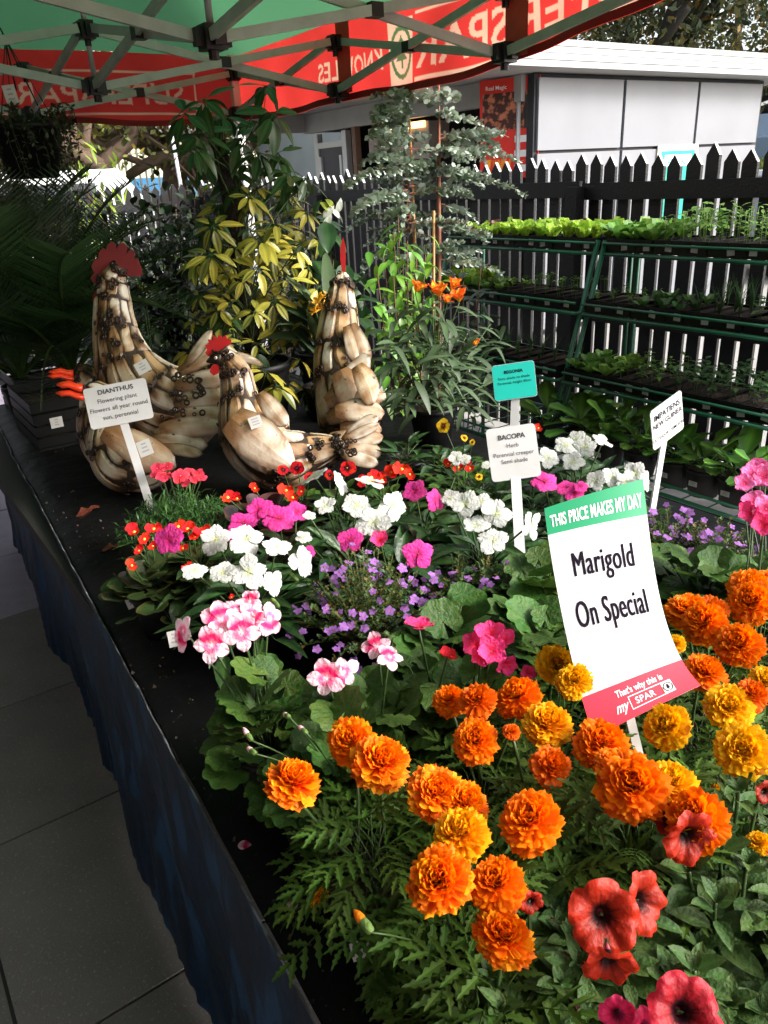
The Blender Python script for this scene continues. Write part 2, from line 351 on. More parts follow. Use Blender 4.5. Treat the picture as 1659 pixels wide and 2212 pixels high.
# pale palisade fence on the bank
PF = thing('palisade_fence', 'thin pale palisade fence along the top of the grass bank', 'fence', (-2, 19, 1.25))
M_pal = mat('palisade', (0.32, 0.33, 0.30), 0.6)
b = MB(); b.box((-0.02, -0.01, 0), (0.02, 0.01, 1.7)); pm = b.build('bar', M_pal, False)
for i in range(110): ob('bar', pm, PF, T(i*0.15, 0, 0))
for z0 in (0.3, 1.4): b = MB(); b.box((0, -0.03, z0), (16.5, -0.012, z0+0.05)); ob('rail', b.build('rail', M_pal, False), PF)
# street poles
for i, (u, v0, nm) in enumerate(((388, 250, 'white lamp pole leaning in front of the twisted trees'),)):
    p = aty(u, 330, 12.0); b = MB(); b.tube([(0, 0, -p.z-0.02), (-0.12, 0, 1.4)], 0.028, 8); ob('lamp_pole', b.build('lamp_pole', mat('pole_white', (0.85, 0.85, 0.85), 0.4)), None, T(p), nm, 'pole')

# ---------------------------------------------------------------- cars
M_glass = mat('car_glass', (0.03, 0.04, 0.05), 0.08, spec=0.8)
M_tyre = mat('tyre', (0.015, 0.015, 0.015), 0.8)
def car(label, loc, rz, col, L=4.2, Wd=1.7, Hh=1.45, van=False, cat='car'):
    c = thing('parked_car' if not van else 'parked_van', label, cat, loc, rz)
    m = mat('car_paint', col, 0.25, spec=0.6, coat=0.4)
    if van: prof = [(-L/2, 0.3), (-L/2, Hh*0.55), (-L/2+0.08, Hh*0.97), (-L/2+0.3, Hh), (L*0.22, Hh), (L*0.38, Hh*0.62), (L/2, Hh*0.5), (L/2, 0.3)]
    else: prof = [(-L/2, 0.3), (-L/2, 0.85), (-L*0.38, 0.92), (-L*0.24, Hh), (L*0.1, Hh), (L*0.25, 0.93), (L*0.47, 0.78), (L/2, 0.6), (L/2, 0.3)]
    b = MB(); n = len(prof); base = []
    for sgn, ins in ((-1, 0), (-1, 1), (1, 1), (1, 0)):
        pass
    for (yy, sc) in ((-Wd/2, 0.96), (-Wd/2+0.08, 1.0), (Wd/2-0.08, 1.0), (Wd/2, 0.96)):
        base.append([b.vert((x*sc, yy*(0.9 if z > 0.95 else 1), z*sc)) for x, z in prof])
    for r in range(3):
        for k in range(n): k2 = (k+1) % n; b.face((base[r][k], base[r][k2], base[r+1][k2], base[r+1][k]))
    b.face(base[0][::-1]); b.face(base[3]); ob('body', b.build('body', m, False), c)
    for sgn in (-1, 1):
        b = MB(); zl, zh = (0.95, Hh-0.08) if not van else (Hh*0.6, Hh*0.92)
        b.box((-L*0.26, sgn*(Wd/2*0.9+0.005)-0.01, zl), (L*0.12, sgn*(Wd/2*0.9+0.005)+0.01, zh)); ob('side_window', b.build('side_window', M_glass, False), c)
        for xx in (-L*0.31, L*0.31):
            b = MB(); b.tube([(xx, sgn*(Wd/2-0.12), 0.31), (xx, sgn*(Wd/2+0.01), 0.31)], 0.31, 16); w = ob('wheel', b.build('wheel', M_tyre), c)
    b = MB(); b.box((L/2-0.02, -Wd*0.35, 0.55), (L/2+0.01, -Wd*0.2, 0.68)); ob('headlight', b.build('headlight', mat('lamp_glass', (0.8, 0.8, 0.8), 0.1), False), c)
    b = MB(); b.box((L/2-0.02, Wd*0.2, 0.55), (L/2+0.01, Wd*0.35, 0.68)); ob('headlight', b.build('headlight', bpy.data.materials['lamp_glass'], False), c)
    return c
car('white van parked behind the far pickets under the twisted tree', (2.55, 11.3, -0.04), radians(4), (0.82, 0.83, 0.85), 3.6, 1.8, 1.92, True, 'van')
car('blue grey hatchback parked on the slope at the right edge', (22.5, 13.5, 1.2), radians(40), (0.10, 0.16, 0.25))
car('pale silver car seen through the pickets past the end of the kiosk', (12.2, 7.4, -0.04), radians(85), (0.55, 0.60, 0.65))

# ---------------------------------------------------------------- trees
M_bark = mat('bark_twisted', (0.22, 0.15, 0.11), 0.9, c2=(0.09, 0.06, 0.045), nscale=8, bump=0.8, bscale=18)
M_bark2 = mat('bark_dark', (0.035, 0.03, 0.025), 0.9, bump=0.6, bscale=20)
M_fol1 = mat('foliage_olive', (0.15, 0.16, 0.05), 0.7, vcol=True, trans=0.35)
M_fol2 = mat('foliage_autumn', (0.09, 0.10, 0.045), 0.7, vcol=True, trans=0.3)
def limb(b, p, d, L, r, lv, tips, wig=0.5, up=0.0, rng=random):
    pts = [Vector(p)]; d = Vector(d).normalized(); n = 5; rad = [r]
    for i in range(n):
        d = (d+Vector((rng.uniform(-1, 1), rng.uniform(-1, 1), rng.uniform(-1, 1)+up))*wig*0.5).normalized()
        pts.append(pts[-1]+d*L/n); rad.append(r*(1-0.45*(i+1)/n))
    b.tube(pts, rad, 7 if lv > 1 else 5)
    if lv <= 0: tips.append(pts[-1]); return
    tips.append(pts[-2])
    for k in range(3 if lv > 1 else 2):
        i = rng.choice((2, 3, 4, 5)); dd = (d+Vector((rng.uniform(-1, 1), rng.uniform(-1, 1), rng.uniform(-0.6, 0.9)))*0.9).normalized()
        limb(b, pts[i], dd, L*rng.uniform(0.6, 0.85), rad[i]*0.65, lv-1, tips, wig, up, rng)
def crown_mesh(tips, n, spread, leaf, m, seed, tint, flatz=0.7):
    rng = random.Random(seed); b = MB()
    for i in range(n):
        c = rng.choice(tips); p = c+Vector((rng.gauss(0, spread), rng.gauss(0, spread), rng.gauss(0, spread*flatz)))
        a = Vector((rng.uniform(-1, 1), rng.uniform(-1, 1), rng.uniform(-1, 1))).normalized(); q = a.cross(Vector((rng.uniform(-1, 1), rng.uniform(-1, 1), rng.uniform(-1, 1)))).normalized()
        s = leaf*rng.uniform(0.6, 1.4); col = tint[int(rng.random()**1.5*len(tint))]; k = rng.uniform(0.6, 1.3); col = tuple(x*k for x in col)
        ids = [b.vert(p+a*s, col), b.vert(p+q*s*0.45, col), b.vert(p-a*s, col), b.vert(p-q*s*0.45, col)]; b.face(ids)
    return b.build('crown', m, False, True)
def tree(label, base, height, trunk_r, seed, lean, n, leaf, m, tint, lv=3, wig=0.6, bark=M_bark, spread=0.5, limbs=4, up=0.2, fork=0.35):
    rng = random.Random(seed); t = thing('tree', label, 'tree', base); b = MB(); tips = []
    h = height*fork; top = Vector((lean[0]*h, lean[1]*h, h))
    b.tube([(0, 0, -0.1), top*0.5+Vector((0.1, 0, 0)), top], [trunk_r*1.2, trunk_r, trunk_r*0.85], 10)
    for k in range(limbs):
        a = 2*pi*k/limbs+rng.uniform(-0.4, 0.4); limb(b, top*rng.uniform(0.7, 1), (cos(a), sin(a), rng.uniform(0.3, 0.9)), height*0.42, trunk_r*0.6, lv, tips, wig, up, rng)
    ob('trunk', b.build('trunk', bark), t)
    tips = [p for p in tips if p.z > height*0.25] or tips
    ob('crown', crown_mesh(tips, n, spread, leaf, m, seed+1, tint), t, kind='stuff')
    return t
OL = [(1, 1, 1), (1.5, 1.35, 1.0), (0.7, 0.8, 0.7), (2.2, 1.7, 0.9), (1.2, 1.5, 1.2)]
AU = [(1, 1, 1), (0.75, 0.9, 1.1), (1.5, 1.35, 0.9), (0.6, 0.8, 0.9), (2.2, 1.2, 0.5)]
for i, (u, Y, ht, lab, ln) in enumerate(((235, 14.5, 5.2, 'twisted tree with a thick forked trunk right behind the white van', (-0.15, 0)), (345, 16.0, 5.6, 'twisted tree with pale limbs leaning over behind the lamp pole', (0.35, 0)),
        (440, 15.2, 5.0, 'leaning tree with bare limbs left of the cream building', (0.5, 0.1)), (60, 15.5, 6.0, 'olive tree behind the hanging basket', (0.1, 0)), (640, 22, 7, 'dark tree beside the kiosk end post on the bank', (-0.3, 0)))):
    p = aty(u, 420, Y); tree(lab, (p.x, Y, 0.9 if Y > 14 else 0), ht, 0.26, 20+i, ln, 4200, 0.075, M_fol1, OL, 3, 0.95, M_bark, 0.55, 5, 0.15, 0.22)
for i, (x, y_, ht, lab) in enumerate(((17.5, 15.0, 9.5, 'large broad leaved tree with greying green leaves above the kiosk roof'), (24.0, 15.0, 10.5, 'tall leafy tree with autumn tints at the top right corner'), (14.5, 21.0, 10.0, 'tree with orange tinted lower leaves behind the plant room'))):
    tree(lab, (x, y_, 0.6), ht, 0.35, 60+i, (0.05, 0), 24000, 0.095, M_fol2, AU, 3, 0.7, M_bark2, 0.75, 6, 0.1, 0.25)
# far wood that closes the view
wd = MB(); rng = random.Random(5)
for i in range(26000):
    x = rng.uniform(-18, 60); yy = rng.uniform(40, 46); z = rng.random()**0.8*(6.5+2.2*noise.noise(Vector((x*0.16, 0, 3)))+1.2*noise.noise(Vector((x*0.7, 0, 9))))
    a = Vector((rng.uniform(-1, 1), rng.uniform(-1, 1), rng.uniform(-1, 1))).normalized(); q = a.cross(Vector((rng.uniform(-1, 1), rng.uniform(-1, 1), 0.3))).normalized(); s = rng.uniform(0.18, 0.45); k = rng.uniform(0.5, 1.6)
    c = (k, k*rng.uniform(0.9, 1.1), k*0.9); p = Vector((x, yy, z+0.6)); wd.face([wd.vert(p+a*s, c), wd.vert(p+q*s*0.6, c), wd.vert(p-a*s, c), wd.vert(p-q*s*0.6, c)])
ob('wood', wd.build('wood', M_fol1, False, True), None, None, 'far wood of olive green trees behind the road', 'wood', kind='stuff')
# clipped hedge past the kiosk
hg = MB(); rng = random.Random(9)
for i in range(7000):
    p = Vector((rng.uniform(0, 6), rng.uniform(0, 1.0), rng.uniform(0, 0.8))); a = Vector((rng.uniform(-1, 1), rng.uniform(-1, 1), rng.uniform(-1, 1))).normalized()*0.05; q = a.cross(Vector((0.3, 0.5, 1))).normalized()*0.03; k = rng.uniform(0.5, 1.4)
    hg.face([hg.vert(p+a, (k, k*1.2, k)), hg.vert(p+q, (k, k*1.2, k)), hg.vert(p-a, (k, k*1.2, k)), hg.vert(p-q, (k, k*1.2, k))])
for (x, y_, lab) in ((17.0, 10.0, 'clipped green hedge on the slope below the parked hatchback'), (13.5, 8.9, 'clipped green hedge beside the pale silver car')):
    ob('hedge', hg.build('hedge', M_fol1, False, True), None, T(x, y_, 0.75 if x > 15 else -0.04), lab, 'hedge', kind='stuff')
# ================================================================== GAZEBO
M_green = mat('canopy_green', (0.035, 0.15, 0.065), 0.7, c2=(0.02, 0.09, 0.04), nscale=1.6, trans=0.40, tcol=(0.075, 0.235, 0.115), bump=0.15, bscale=12)
M_red = mat('valance_red', (0.50, 0.02, 0.015), 0.65, c2=(0.35, 0.015, 0.012), nscale=4, trans=0.5, tcol=(0.85, 0.05, 0.04), bump=0.2, bscale=14)
M_cream = mat('valance_print', (0.95, 0.85, 0.68), 0.7)
M_bar = mat('frame_bar', (0.42, 0.45, 0.43), 0.45, metal=0.3, c2=(0.24, 0.25, 0.23), nscale=12)
M_hub = mat('frame_hub', (0.008, 0.008, 0.01), 0.4)
M_strap = mat('strap_brown', (0.22, 0.06, 0.04), 0.7, trans=0.3, c2=(0.12, 0.05, 0.03), nscale=20)
GX = [-1.05, -0.05, 0.95, 1.95]; GY = [0.80, 2.06, 3.06, 4.03]; ZU, ZL = 2.115, 1.945
G = thing('gazebo', 'pop up gazebo with green roof, red lettered valance and grey scissor frame', 'gazebo', (0, 0, 0))
GZ = 2.20; x0, x1, y0, y1 = -1.09, 1.99, 0.76, 4.07; cx_, cy_ = (x0+x1)/2, (y0+y1)/2
def roof_fn(a, t):
    x = x0+(x1-x0)*a; y = y0+(y1-y0)*t
    e = max(abs(x-cx_)/((x1-x0)/2), abs(y-cy_)/((y1-y0)/2)); return (x, y, GZ+0.95*(1-e)-0.10*sin(pi*min(1, e))*0.6+0.012*noise.noise(Vector((x*3, y*3, 0))))
b = MB(); b.grid(roof_fn, 36, 36); ob('canopy_roof', b.build('canopy_roof', M_green), G)
def vlow(y): k = max(0.0, min(1.0, (2.35-y)/1.3)); return 1.90+0.13*k*k*(3-2*k)*(1 if y > 0 else 0)
def vx(a, t):      # right valance (faces out over the racks)
    y = y0+(y1-y0)*a; return (x1+0.018*sin(y*7)*(1-t)+0.01*sin(y*17)*(1-t), y, vlow(y)+(2.20-vlow(y))*t+(0.008*cos(y*2*pi) if t < 0.05 else 0))
def vy(a, t):
    x = x0+(x1-x0)*a; return (x, y1+0.018*sin(x*8)*(1-t)+0.01*sin(x*19)*(1-t), 1.90+0.30*t+(0.012*cos(x*2*pi) if t < 0.05 else 0))
import numpy as np
RED_, CRM_, GRN_ = (0.62, 0.040, 0.034), (0.74, 0.47, 0.33), (0.01, 0.16, 0.06)
M_red = mat('valance_red', (1, 1, 1), 0.65, vcol=True, c2=(0.30, 0.015, 0.012), nscale=3, namt=0.45, trans=0.5, bump=0.2, bscale=14)
class Print:
    """print on a strip of cloth: s along the cloth as read from outside, z height; painted into the cloth's own vertices"""
    def __init__(s, smin, smax, n, nz): s.smin, s.smax, s.n, s.nz = smin, smax, n, nz; s.c = {}
    def paint(s, tris, col):
        for tr in tris:
            (ax, ay), (bx, by), (cx2, cy2) = tr; i0 = int((min(ax, bx, cx2)-s.smin)/(s.smax-s.smin)*s.n); i1 = int((max(ax, bx, cx2)-s.smin)/(s.smax-s.smin)*s.n)+1
            j0 = int((min(ay, by, cy2)-1.9)/0.3*s.nz); j1 = int((max(ay, by, cy2)-1.9)/0.3*s.nz)+1; dn = (by-cy2)*(ax-cx2)+(cx2-bx)*(ay-cy2)
            if abs(dn) < 1e-12: continue
            for i in range(max(0, i0), min(s.n, i1)+1):
                x = s.smin+(s.smax-s.smin)*i/s.n
                for j in range(max(0, j0), min(s.nz, j1)+1):
                    y = 1.9+0.3*j/s.nz; l1 = ((by-cy2)*(x-cx2)+(cx2-bx)*(y-cy2))/dn; l2 = ((cy2-ay)*(x-cx2)+(ax-cx2)*(y-cy2))/dn
                    if l1 >= -0.04 and l2 >= -0.04 and l1+l2 <= 1.04: s.c[(i, j)] = col
    def text(s, st, size, pos, zz, sx=1.0, bold=0.0, d=1, col=CRM_):
        t = text_mb(st, size, bold, sx, 1.05); P_ = [(pos+d*v[0], zz+v[1]) for v in t.v]
        s.paint([(P_[f4[0]], P_[f4[k]], P_[f4[k+1]]) for f4 in t.f for k in range(1, len(f4)-1)], col)
    def rect(s, p0, p1, za, zb, col=CRM_): s.paint([((p0, za), (p1, za), (p1, zb)), ((p0, za), (p1, zb), (p0, zb))], col)
def cloth(fn, pr, name='valance'):
    b = MB(); n, nz = pr.n, pr.nz
    for j in range(nz+1):
        for i in range(n+1): b.vert(fn(i/n, j/nz), pr.c.get((i, j), RED_))
    for j in range(nz):
        for i in range(n): q = j*(n+1)+i; b.face((q, q+1, q+n+2, q+n+1))
    return ob(name, b.build(name, M_red, True, True), G)
pv = Print(x0, x1, 720, 66)
pv.text('SUPERSPAR', 0.125, 1.30, 1.985, 1.22, 0.006, -1)
for (a_, b_, c_, d_) in ((0.70, 1.76, 1.940, 1.949), (0.70, 1.76, 2.115, 2.124), (1.752, 1.76, 1.949, 2.115), (0.70, 0.709, 1.949, 2.115)): pv.rect(a_, b_, c_, d_)
pv.text('SUPERSPAR', 0.125, 0.0, 1.985, 1.22, 0.006, -1); cloth(vy, pv)
pr = Print(y0, y1, 760, 66)
pr.text('SUPERSPAR', 0.165, 2.02, 1.965, 1.22, 0.01, 1); pr.text('KNOWLES', 0.10, 3.02, 1.99, 0.95, 0.012, 1)
for (a_, b_, c_, d_) in ((1.35, 2.56, 1.922, 1.932), (1.35, 2.56, 2.135, 2.145)): pr.rect(a_, b_, c_, d_)
pr.rect(2.585, 2.745, 1.925, 2.13)
n_ = 28
pr.paint([((2.665+0.072*cos(2*pi*k/n_), 2.028+0.085*sin(2*pi*k/n_)), (2.665+0.072*cos(2*pi*(k+1)/n_), 2.028+0.085*sin(2*pi*(k+1)/n_)), (2.665, 2.028)) for k in range(n_)], GRN_)
pr.paint([((2.665+0.057*cos(2*pi*k/n_), 2.028+0.069*sin(2*pi*k/n_)), (2.665+0.057*cos(2*pi*(k+1)/n_), 2.028+0.069*sin(2*pi*(k+1)/n_)), (2.665, 2.028)) for k in range(n_)], CRM_)
for (w_, za, zb) in ((0.022, 0.026, 0.055), (0.030, 0.002, 0.034), (0.037, -0.024, 0.010)): pr.paint([((2.665-w_, 2.028+za), (2.665+w_, 2.028+za), (2.665, 2.028+zb))], GRN_)
pr.rect(2.659, 2.671, 1.978, 2.006, GRN_); cloth(vx, pr)
p0_ = Print(0, 1, 40, 4); cloth(lambda a, t: (x0, y0+(y1-y0)*a, 1.9+0.3*t), p0_); cloth(lambda a, t: (x0+(x1-x0)*a, y0, 1.9+0.3*t), p0_)
# hem band along the lower edge
for fn in (vx, vy):
    b = MB(); b.grid(lambda a, t: Vector(fn(a, 0.0))+Vector((-0.004 if fn is vx else 0, -0.004 if fn is vy else 0, 0.0+0.025*t)), 60, 1); ob('hem', b.build('hem', mat('hem_red', (0.22, 0.01, 0.01), 0.7)), G)
M_embl = mat('emblem_green', (0.0, 0.12, 0.05), 0.7)
def emblem(cy0, cz0, R, plane_x, parent, m, toward=-1):
    b = MB(); n = 28
    for k in range(n):
        a0, a1 = 2*pi*k/n, 2*pi*(k+1)/n
        b.face([b.vert((plane_x, cy0+r*sin(a), cz0+r*cos(a))) for (r, a) in ((R, a0), (R, a1), (R*0.8, a1), (R*0.8, a0))])
    for (w, za, zb) in ((0.30, 0.35, 0.72), (0.42, 0.02, 0.42), (0.52, -0.32, 0.10)):
        b.face([b.vert((plane_x, cy0-w*R, cz0+za*R)), b.vert((plane_x, cy0+w*R, cz0+za*R)), b.vert((plane_x, cy0, cz0+zb*R))])
    b.face([b.vert((plane_x, cy0-0.1*R, cz0-0.32*R)), b.vert((plane_x, cy0+0.1*R, cz0-0.32*R)), b.vert((plane_x, cy0+0.1*R, cz0-0.62*R)), b.vert((plane_x, cy0-0.1*R, cz0-0.62*R))])
    return ob('emblem', b.build('emblem', m, False), parent)
# scissor frame: crossed bars between neighbouring hubs
def xbars(p, q):
    for (a_, b_, o) in ((ZU, ZL, 0.012), (ZL, ZU, -0.012)):
        d = Vector((q[0]-p[0], q[1]-p[1], 0)).normalized(); s_ = Vector((-d.y, d.x, 0))*o
        b = MB(); b.bar(Vector((p[0], p[1], a_))+s_+d*0.03, Vector((q[0], q[1], b_))+s_-d*0.03, 0.014, 0.027); ob('frame_bar', b.build('frame_bar', M_bar, False), G)
    mid = Vector(((p[0]+q[0])/2, (p[1]+q[1])/2, (ZU+ZL)/2)); b = MB(); b.box(mid-Vector((0.02, 0.02, 0.018)), mid+Vector((0.02, 0.02, 0.018))); ob('pivot', b.build('pivot', M_hub, False), G)
hubm = {}
def hub(x, y, z, big=1.0):
    b = MB(); w = 0.028*big
    b.box((-w, -w, -0.03), (w, w, 0.026)); b.box((-w*1.7, -w*0.45, -0.022), (w*1.7, w*0.45, 0.018)); b.box((-w*0.45, -w*1.7, -0.0225), (w*0.45, w*1.7, 0.0185)); b.tube([(0, 0, -0.05), (0, 0, -0.03)], w*0.5, 8)
    ob('joint', b.build('joint', M_hub, False), G, T(x, y, z))
for i in range(4):
    for j in range(4):
        x, y = GX[i], GY[j]
        hub(x, y, ZU, 0.8); hub(x, y, ZL, 1.0)
        if i < 3: xbars((x, y), (GX[i+1], y))
        if j < 3: xbars((x, y), (x, GY[j+1]))
        if 0 < i < 3 and 0 < j < 3: b = MB(); b.tube([(x, y, ZL), (x, y, roof_fn((x-x0)/(x1-x0), (y-y0)/(y1-y0))[2]-0.02)], 0.009, 6); ob('prop', b.build('prop', M_bar), G)
M_leg = mat('leg_white', (0.62, 0.62, 0.62), 0.4, metal=0.2)
for (x, y) in ((GX[0], GY[0]), (GX[3], GY[0]), (GX[0], GY[3]), (GX[3], GY[3])): b = MB(); b.box((x-0.019, y-0.019, 0), (x+0.019, y+0.019, 2.2)); ob('leg', b.build('leg', M_leg, False), G)
# fabric straps at the side nodes
for yy in (3.02, 2.02): b = MB(); b.grid(lambda a, t: (x1-0.02, yy+0.10*a-0.04, 1.93+0.27*t), 2, 2); ob('strap', b.build('strap', M_strap), G)
# hanging basket
hp = atd(62, 320, 2.75)
HB = thing('hanging_basket', 'dark hanging basket of trailing grey green foliage under the gazebo', 'hanging basket', hp)
M_blackp = mat('black_plastic', (0.006, 0.006, 0.0065), 0.5, spec=0.25, bump=0.1, bscale=60)
b = MB(); b.lathe([(0.01, -0.10), (0.085, -0.10), (0.12, 0.06), (0.13, 0.06), (0.13, 0.075), (0.11, 0.075), (0.105, 0.05), (0.01, 0.05)], 20); ob('pot', b.build('pot', M_blackp), HB)
M_ivy = mat('trailing_leaf', (0.055, 0.07, 0.04), 0.7, vcol=True, trans=0.2)
b = MB(); rng = random.Random(3)
for i in range(85):
    a = rng.uniform(0, 2*pi); r = rng.uniform(0.02, 0.13); Ln = rng.uniform(0.05, 0.42)*rng.random()**0.5; pts = [Vector((r*cos(a), r*sin(a), 0.05))]; top = rng.uniform(0.02, 0.10)
    for k in range(1, 9):
        t = k/8; rr = r+0.05*min(1, t*2.5)+0.01*rng.uniform(-1, 1); z = 0.05+top*sin(min(1, t*2)*pi/1.3)-Ln*t*t; pts.append(Vector((rr*cos(a+0.3*t), rr*sin(a+0.3*t), z)))
    b.tube(pts, 0.0012, 3, c=(0.8, 0.8, 0.6))
    for k in range(26):
        t = rng.random(); q = pts[int(t*7.99)].lerp(pts[int(t*7.99)+1], rng.random()); d = Vector((rng.uniform(-1, 1), rng.uniform(-1, 1), rng.uniform(-1, 0.6))).normalized(); s = d.cross(Vector((0.1, 0.3, 1))).normalized(); kk = rng.uniform(0.5, 1.6)
        c = (kk, kk, kk); L_ = rng.uniform(0.007, 0.014); b.face([b.vert(q, c), b.vert(q+d*L_+s*L_*0.6, c), b.vert(q+d*L_*2, c), b.vert(q+d*L_-s*L_*0.6, c)])
ob('foliage', b.build('foliage', M_ivy, False, True), HB, kind='stuff')
b = MB()
for a in (0, 2.1, 4.2): b.tube([(0.12*cos(a), 0.12*sin(a), 0.06), (0.0, 0, 0.34)], 0.0018, 4)
b.tube([(0, 0, 0.34), (0, 0, ZL-hp.z)], 0.003, 4); ob('hanger', b.build('hanger', M_hub), HB)
M_tagw = mat('tag_white', (0.62, 0.60, 0.58), 0.6); M_ink = mat('print_ink', (0.03, 0.03, 0.035), 0.6)
def price_sticker(label, m, w=0.045, h=0.04, top=True, parent=None, rows=3):
    """small white price sticker with faint print"""
    b = MB(); b.box((-w/2, -h/2, 0), (w/2, h/2, 0.0012))
    o = ob('price_sticker', b.build('price_sticker', M_tagw, False), parent, m, None if parent else label, None if parent else 'price sticker', None)
    b = MB()
    for r in range(rows):
        yy = h*(0.28-0.24*r); ww = w*random.Random(r+int(w*1e4)).uniform(0.25, 0.6); b.face([b.vert((-ww/2, yy-h*0.05, 0.0016)), b.vert((ww/2, yy-h*0.05, 0.0016)), b.vert((ww/2, yy+h*0.05, 0.0016)), b.vert((-ww/2, yy+h*0.05, 0.0016))])
    ob('print', b.build('print', mat('sticker_print', (0.40, 0.37, 0.38)) if 'sticker_print' not in bpy.data.materials else bpy.data.materials['sticker_print'], False), o)
    return o
tp = atd(23, 205, 2.6); price_sticker('white price tag hanging from a wire above the hanging basket', facing(tp, (CAMPOS-tp).normalized(), 0.1, 1.0), 0.04, 0.06)
b = MB(); q = tp; b.tube([atd(0, 60, 2.6)-q, atd(82, 228, 2.6)-q], 0.003, 4); ob('cable', b.build('cable', M_hub), None, T(q), 'thin black cable slanting from the gazebo frame down to the basket', 'cable')
# ================================================================== TABLE
TZ = 0.72
def edge_x(y): return 0.195+0.066*y+(0.012*noise.noise(Vector((y*2.2, 0, 8)))+0.006*noise.noise(Vector((y*9, 0, 2))))*min(1, max(0.25, (y-0.6)))
M_tarp = mat('black_sheet', (0.0045, 0.0045, 0.005), 0.55, spec=0.12, bump=0.8, bscale=11, c2=(0.009, 0.009, 0.009), nscale=8, c3=(0.05, 0.05, 0.05), n3=70, a3=(0.66, 0.8))
M_rim = mat('sheet_rim', (0.10, 0.10, 0.105), 0.35, c2=(0.45, 0.45, 0.47), nscale=14, namt=0.75, nsharp=(0.5, 0.6))
M_blue = mat('blue_skirt', (0.003, 0.018, 0.050), 0.5, spec=0.3, c2=(0.001, 0.003, 0.006), nscale=7, nsharp=(0.44, 0.54), stretch=(1, 1.3, 0.45), bump=0.5, bscale=14, c3=(0.008, 0.045, 0.115), n3=11, a3=(0.54, 0.60))
DT = thing('display_table', 'long display table under a black plastic sheet with a blue skirt along the walkway', 'table', (0, 0, 0))
b = MB(); b.grid(lambda a, t: (edge_x(-0.3+4.2*t)*(1-a)+1.78*a+0.004, -0.3+4.2*t, TZ+0.004*noise.noise(Vector((a*9, t*22, 0)))-0.012*max(0, 1-a*40)), 50, 110); ob('cover', b.build('cover', M_tarp), DT)
b = MB(); b.box((0.30, -0.28, 0.66), (1.76, 3.88, 0.70)); ob('board', b.build('board', M_dark, False), DT)
for (x, y) in ((0.5, -0.2), (0.6, 1.8), (0.7, 3.7), (1.68, -0.2), (1.68, 1.8), (1.68, 3.7)): b = MB(); b.box((x, y, 0), (x+0.05, y+0.05, 0.66)); ob('leg', b.build('leg', M_dark, False), DT)
b = MB(); b.tube([(edge_x(-0.3+4.2*k/140)-0.004, -0.3+4.2*k/140, TZ-0.004+0.006*noise.noise(Vector((k*0.25, 0, 5)))) for k in range(141)], [0.0020+0.0018*noise.noise(Vector((k*0.7, 3, 0))) for k in range(141)], 6); ob('edge_bead', b.build('edge_bead', M_rim), DT)
def skirt(a, t):
    y = -0.3+4.2*a; yy_ = y+0.35*t; fold = 0.030*noise.noise(Vector((yy_*5, t*0.6, 0)))+0.020*abs(noise.noise(Vector((yy_*13, t*1.1, 5))))+0.008*noise.noise(Vector((yy_*30, t*3, 0)))
    return (edge_x(y)-0.006-0.035*t+fold*t**0.5*1.0+0.02*sin(t*pi)*noise.noise(Vector((y*3, t*2, 4))), y+0.04*t*sin(y*5), (TZ-0.012)*(1-t)+0.012)
b = MB(); b.grid(skirt, 420, 22); ob('skirt', b.build('skirt', M_blue), DT)
b = MB(); b.grid(lambda a, t: (1.79, -0.3+4.2*a, TZ*(1-t)), 10, 2); ob('back_skirt', b.build('back_skirt', M_tarp), DT)

# ================================================================== leaf and flower shapes
def V3(x, y, z): return Vector((x, y, z))
def leaf_mb(L=1.0, Wd=0.4, n=7, fold=0.15, droop=0.3, prof=None, serr=0.0, edge=None, mid=(1, 1, 1), vein=None, ncol=4, wave=0.0, twist=0.0, base=0.0):
    """blade along +y, upper face +z; colours: mid at centre, edge at margin, vein on the midrib"""
    b = MB(); prof = prof or (lambda t: sin(pi*t**0.8)**0.8)
    rows = []
    for j in range(n+1):
        t = j/n; w = Wd*0.5*max(0.0, prof(min(1, max(0.0, t)))); w = max(w, 0.004*Wd)
        yy = L*(base+t*(1-base)); zz = -droop*L*t*t
        row = []
        for i in range(ncol+1):
            s = -1+2*i/ncol; ww = w
            if serr and abs(s) > 0.9: ww = w*(1+serr*(1 if j % 2 else -1))
            x = s*ww; z = zz+fold*abs(x)+wave*Wd*sin(j*1.7+s*2)*abs(s)
            c = mid if abs(s) < 0.95 else (edge or mid)
            if vein and abs(s) < 0.01: c = vein
            row.append(b.vert((x*cos(twist*t)-z*0, yy, z+x*sin(twist*t)), c))
        rows.append(row)
    for j in range(n):
        for i in range(ncol): b.face((rows[j][i], rows[j][i+1], rows[j+1][i+1], rows[j+1][i]))
    return b
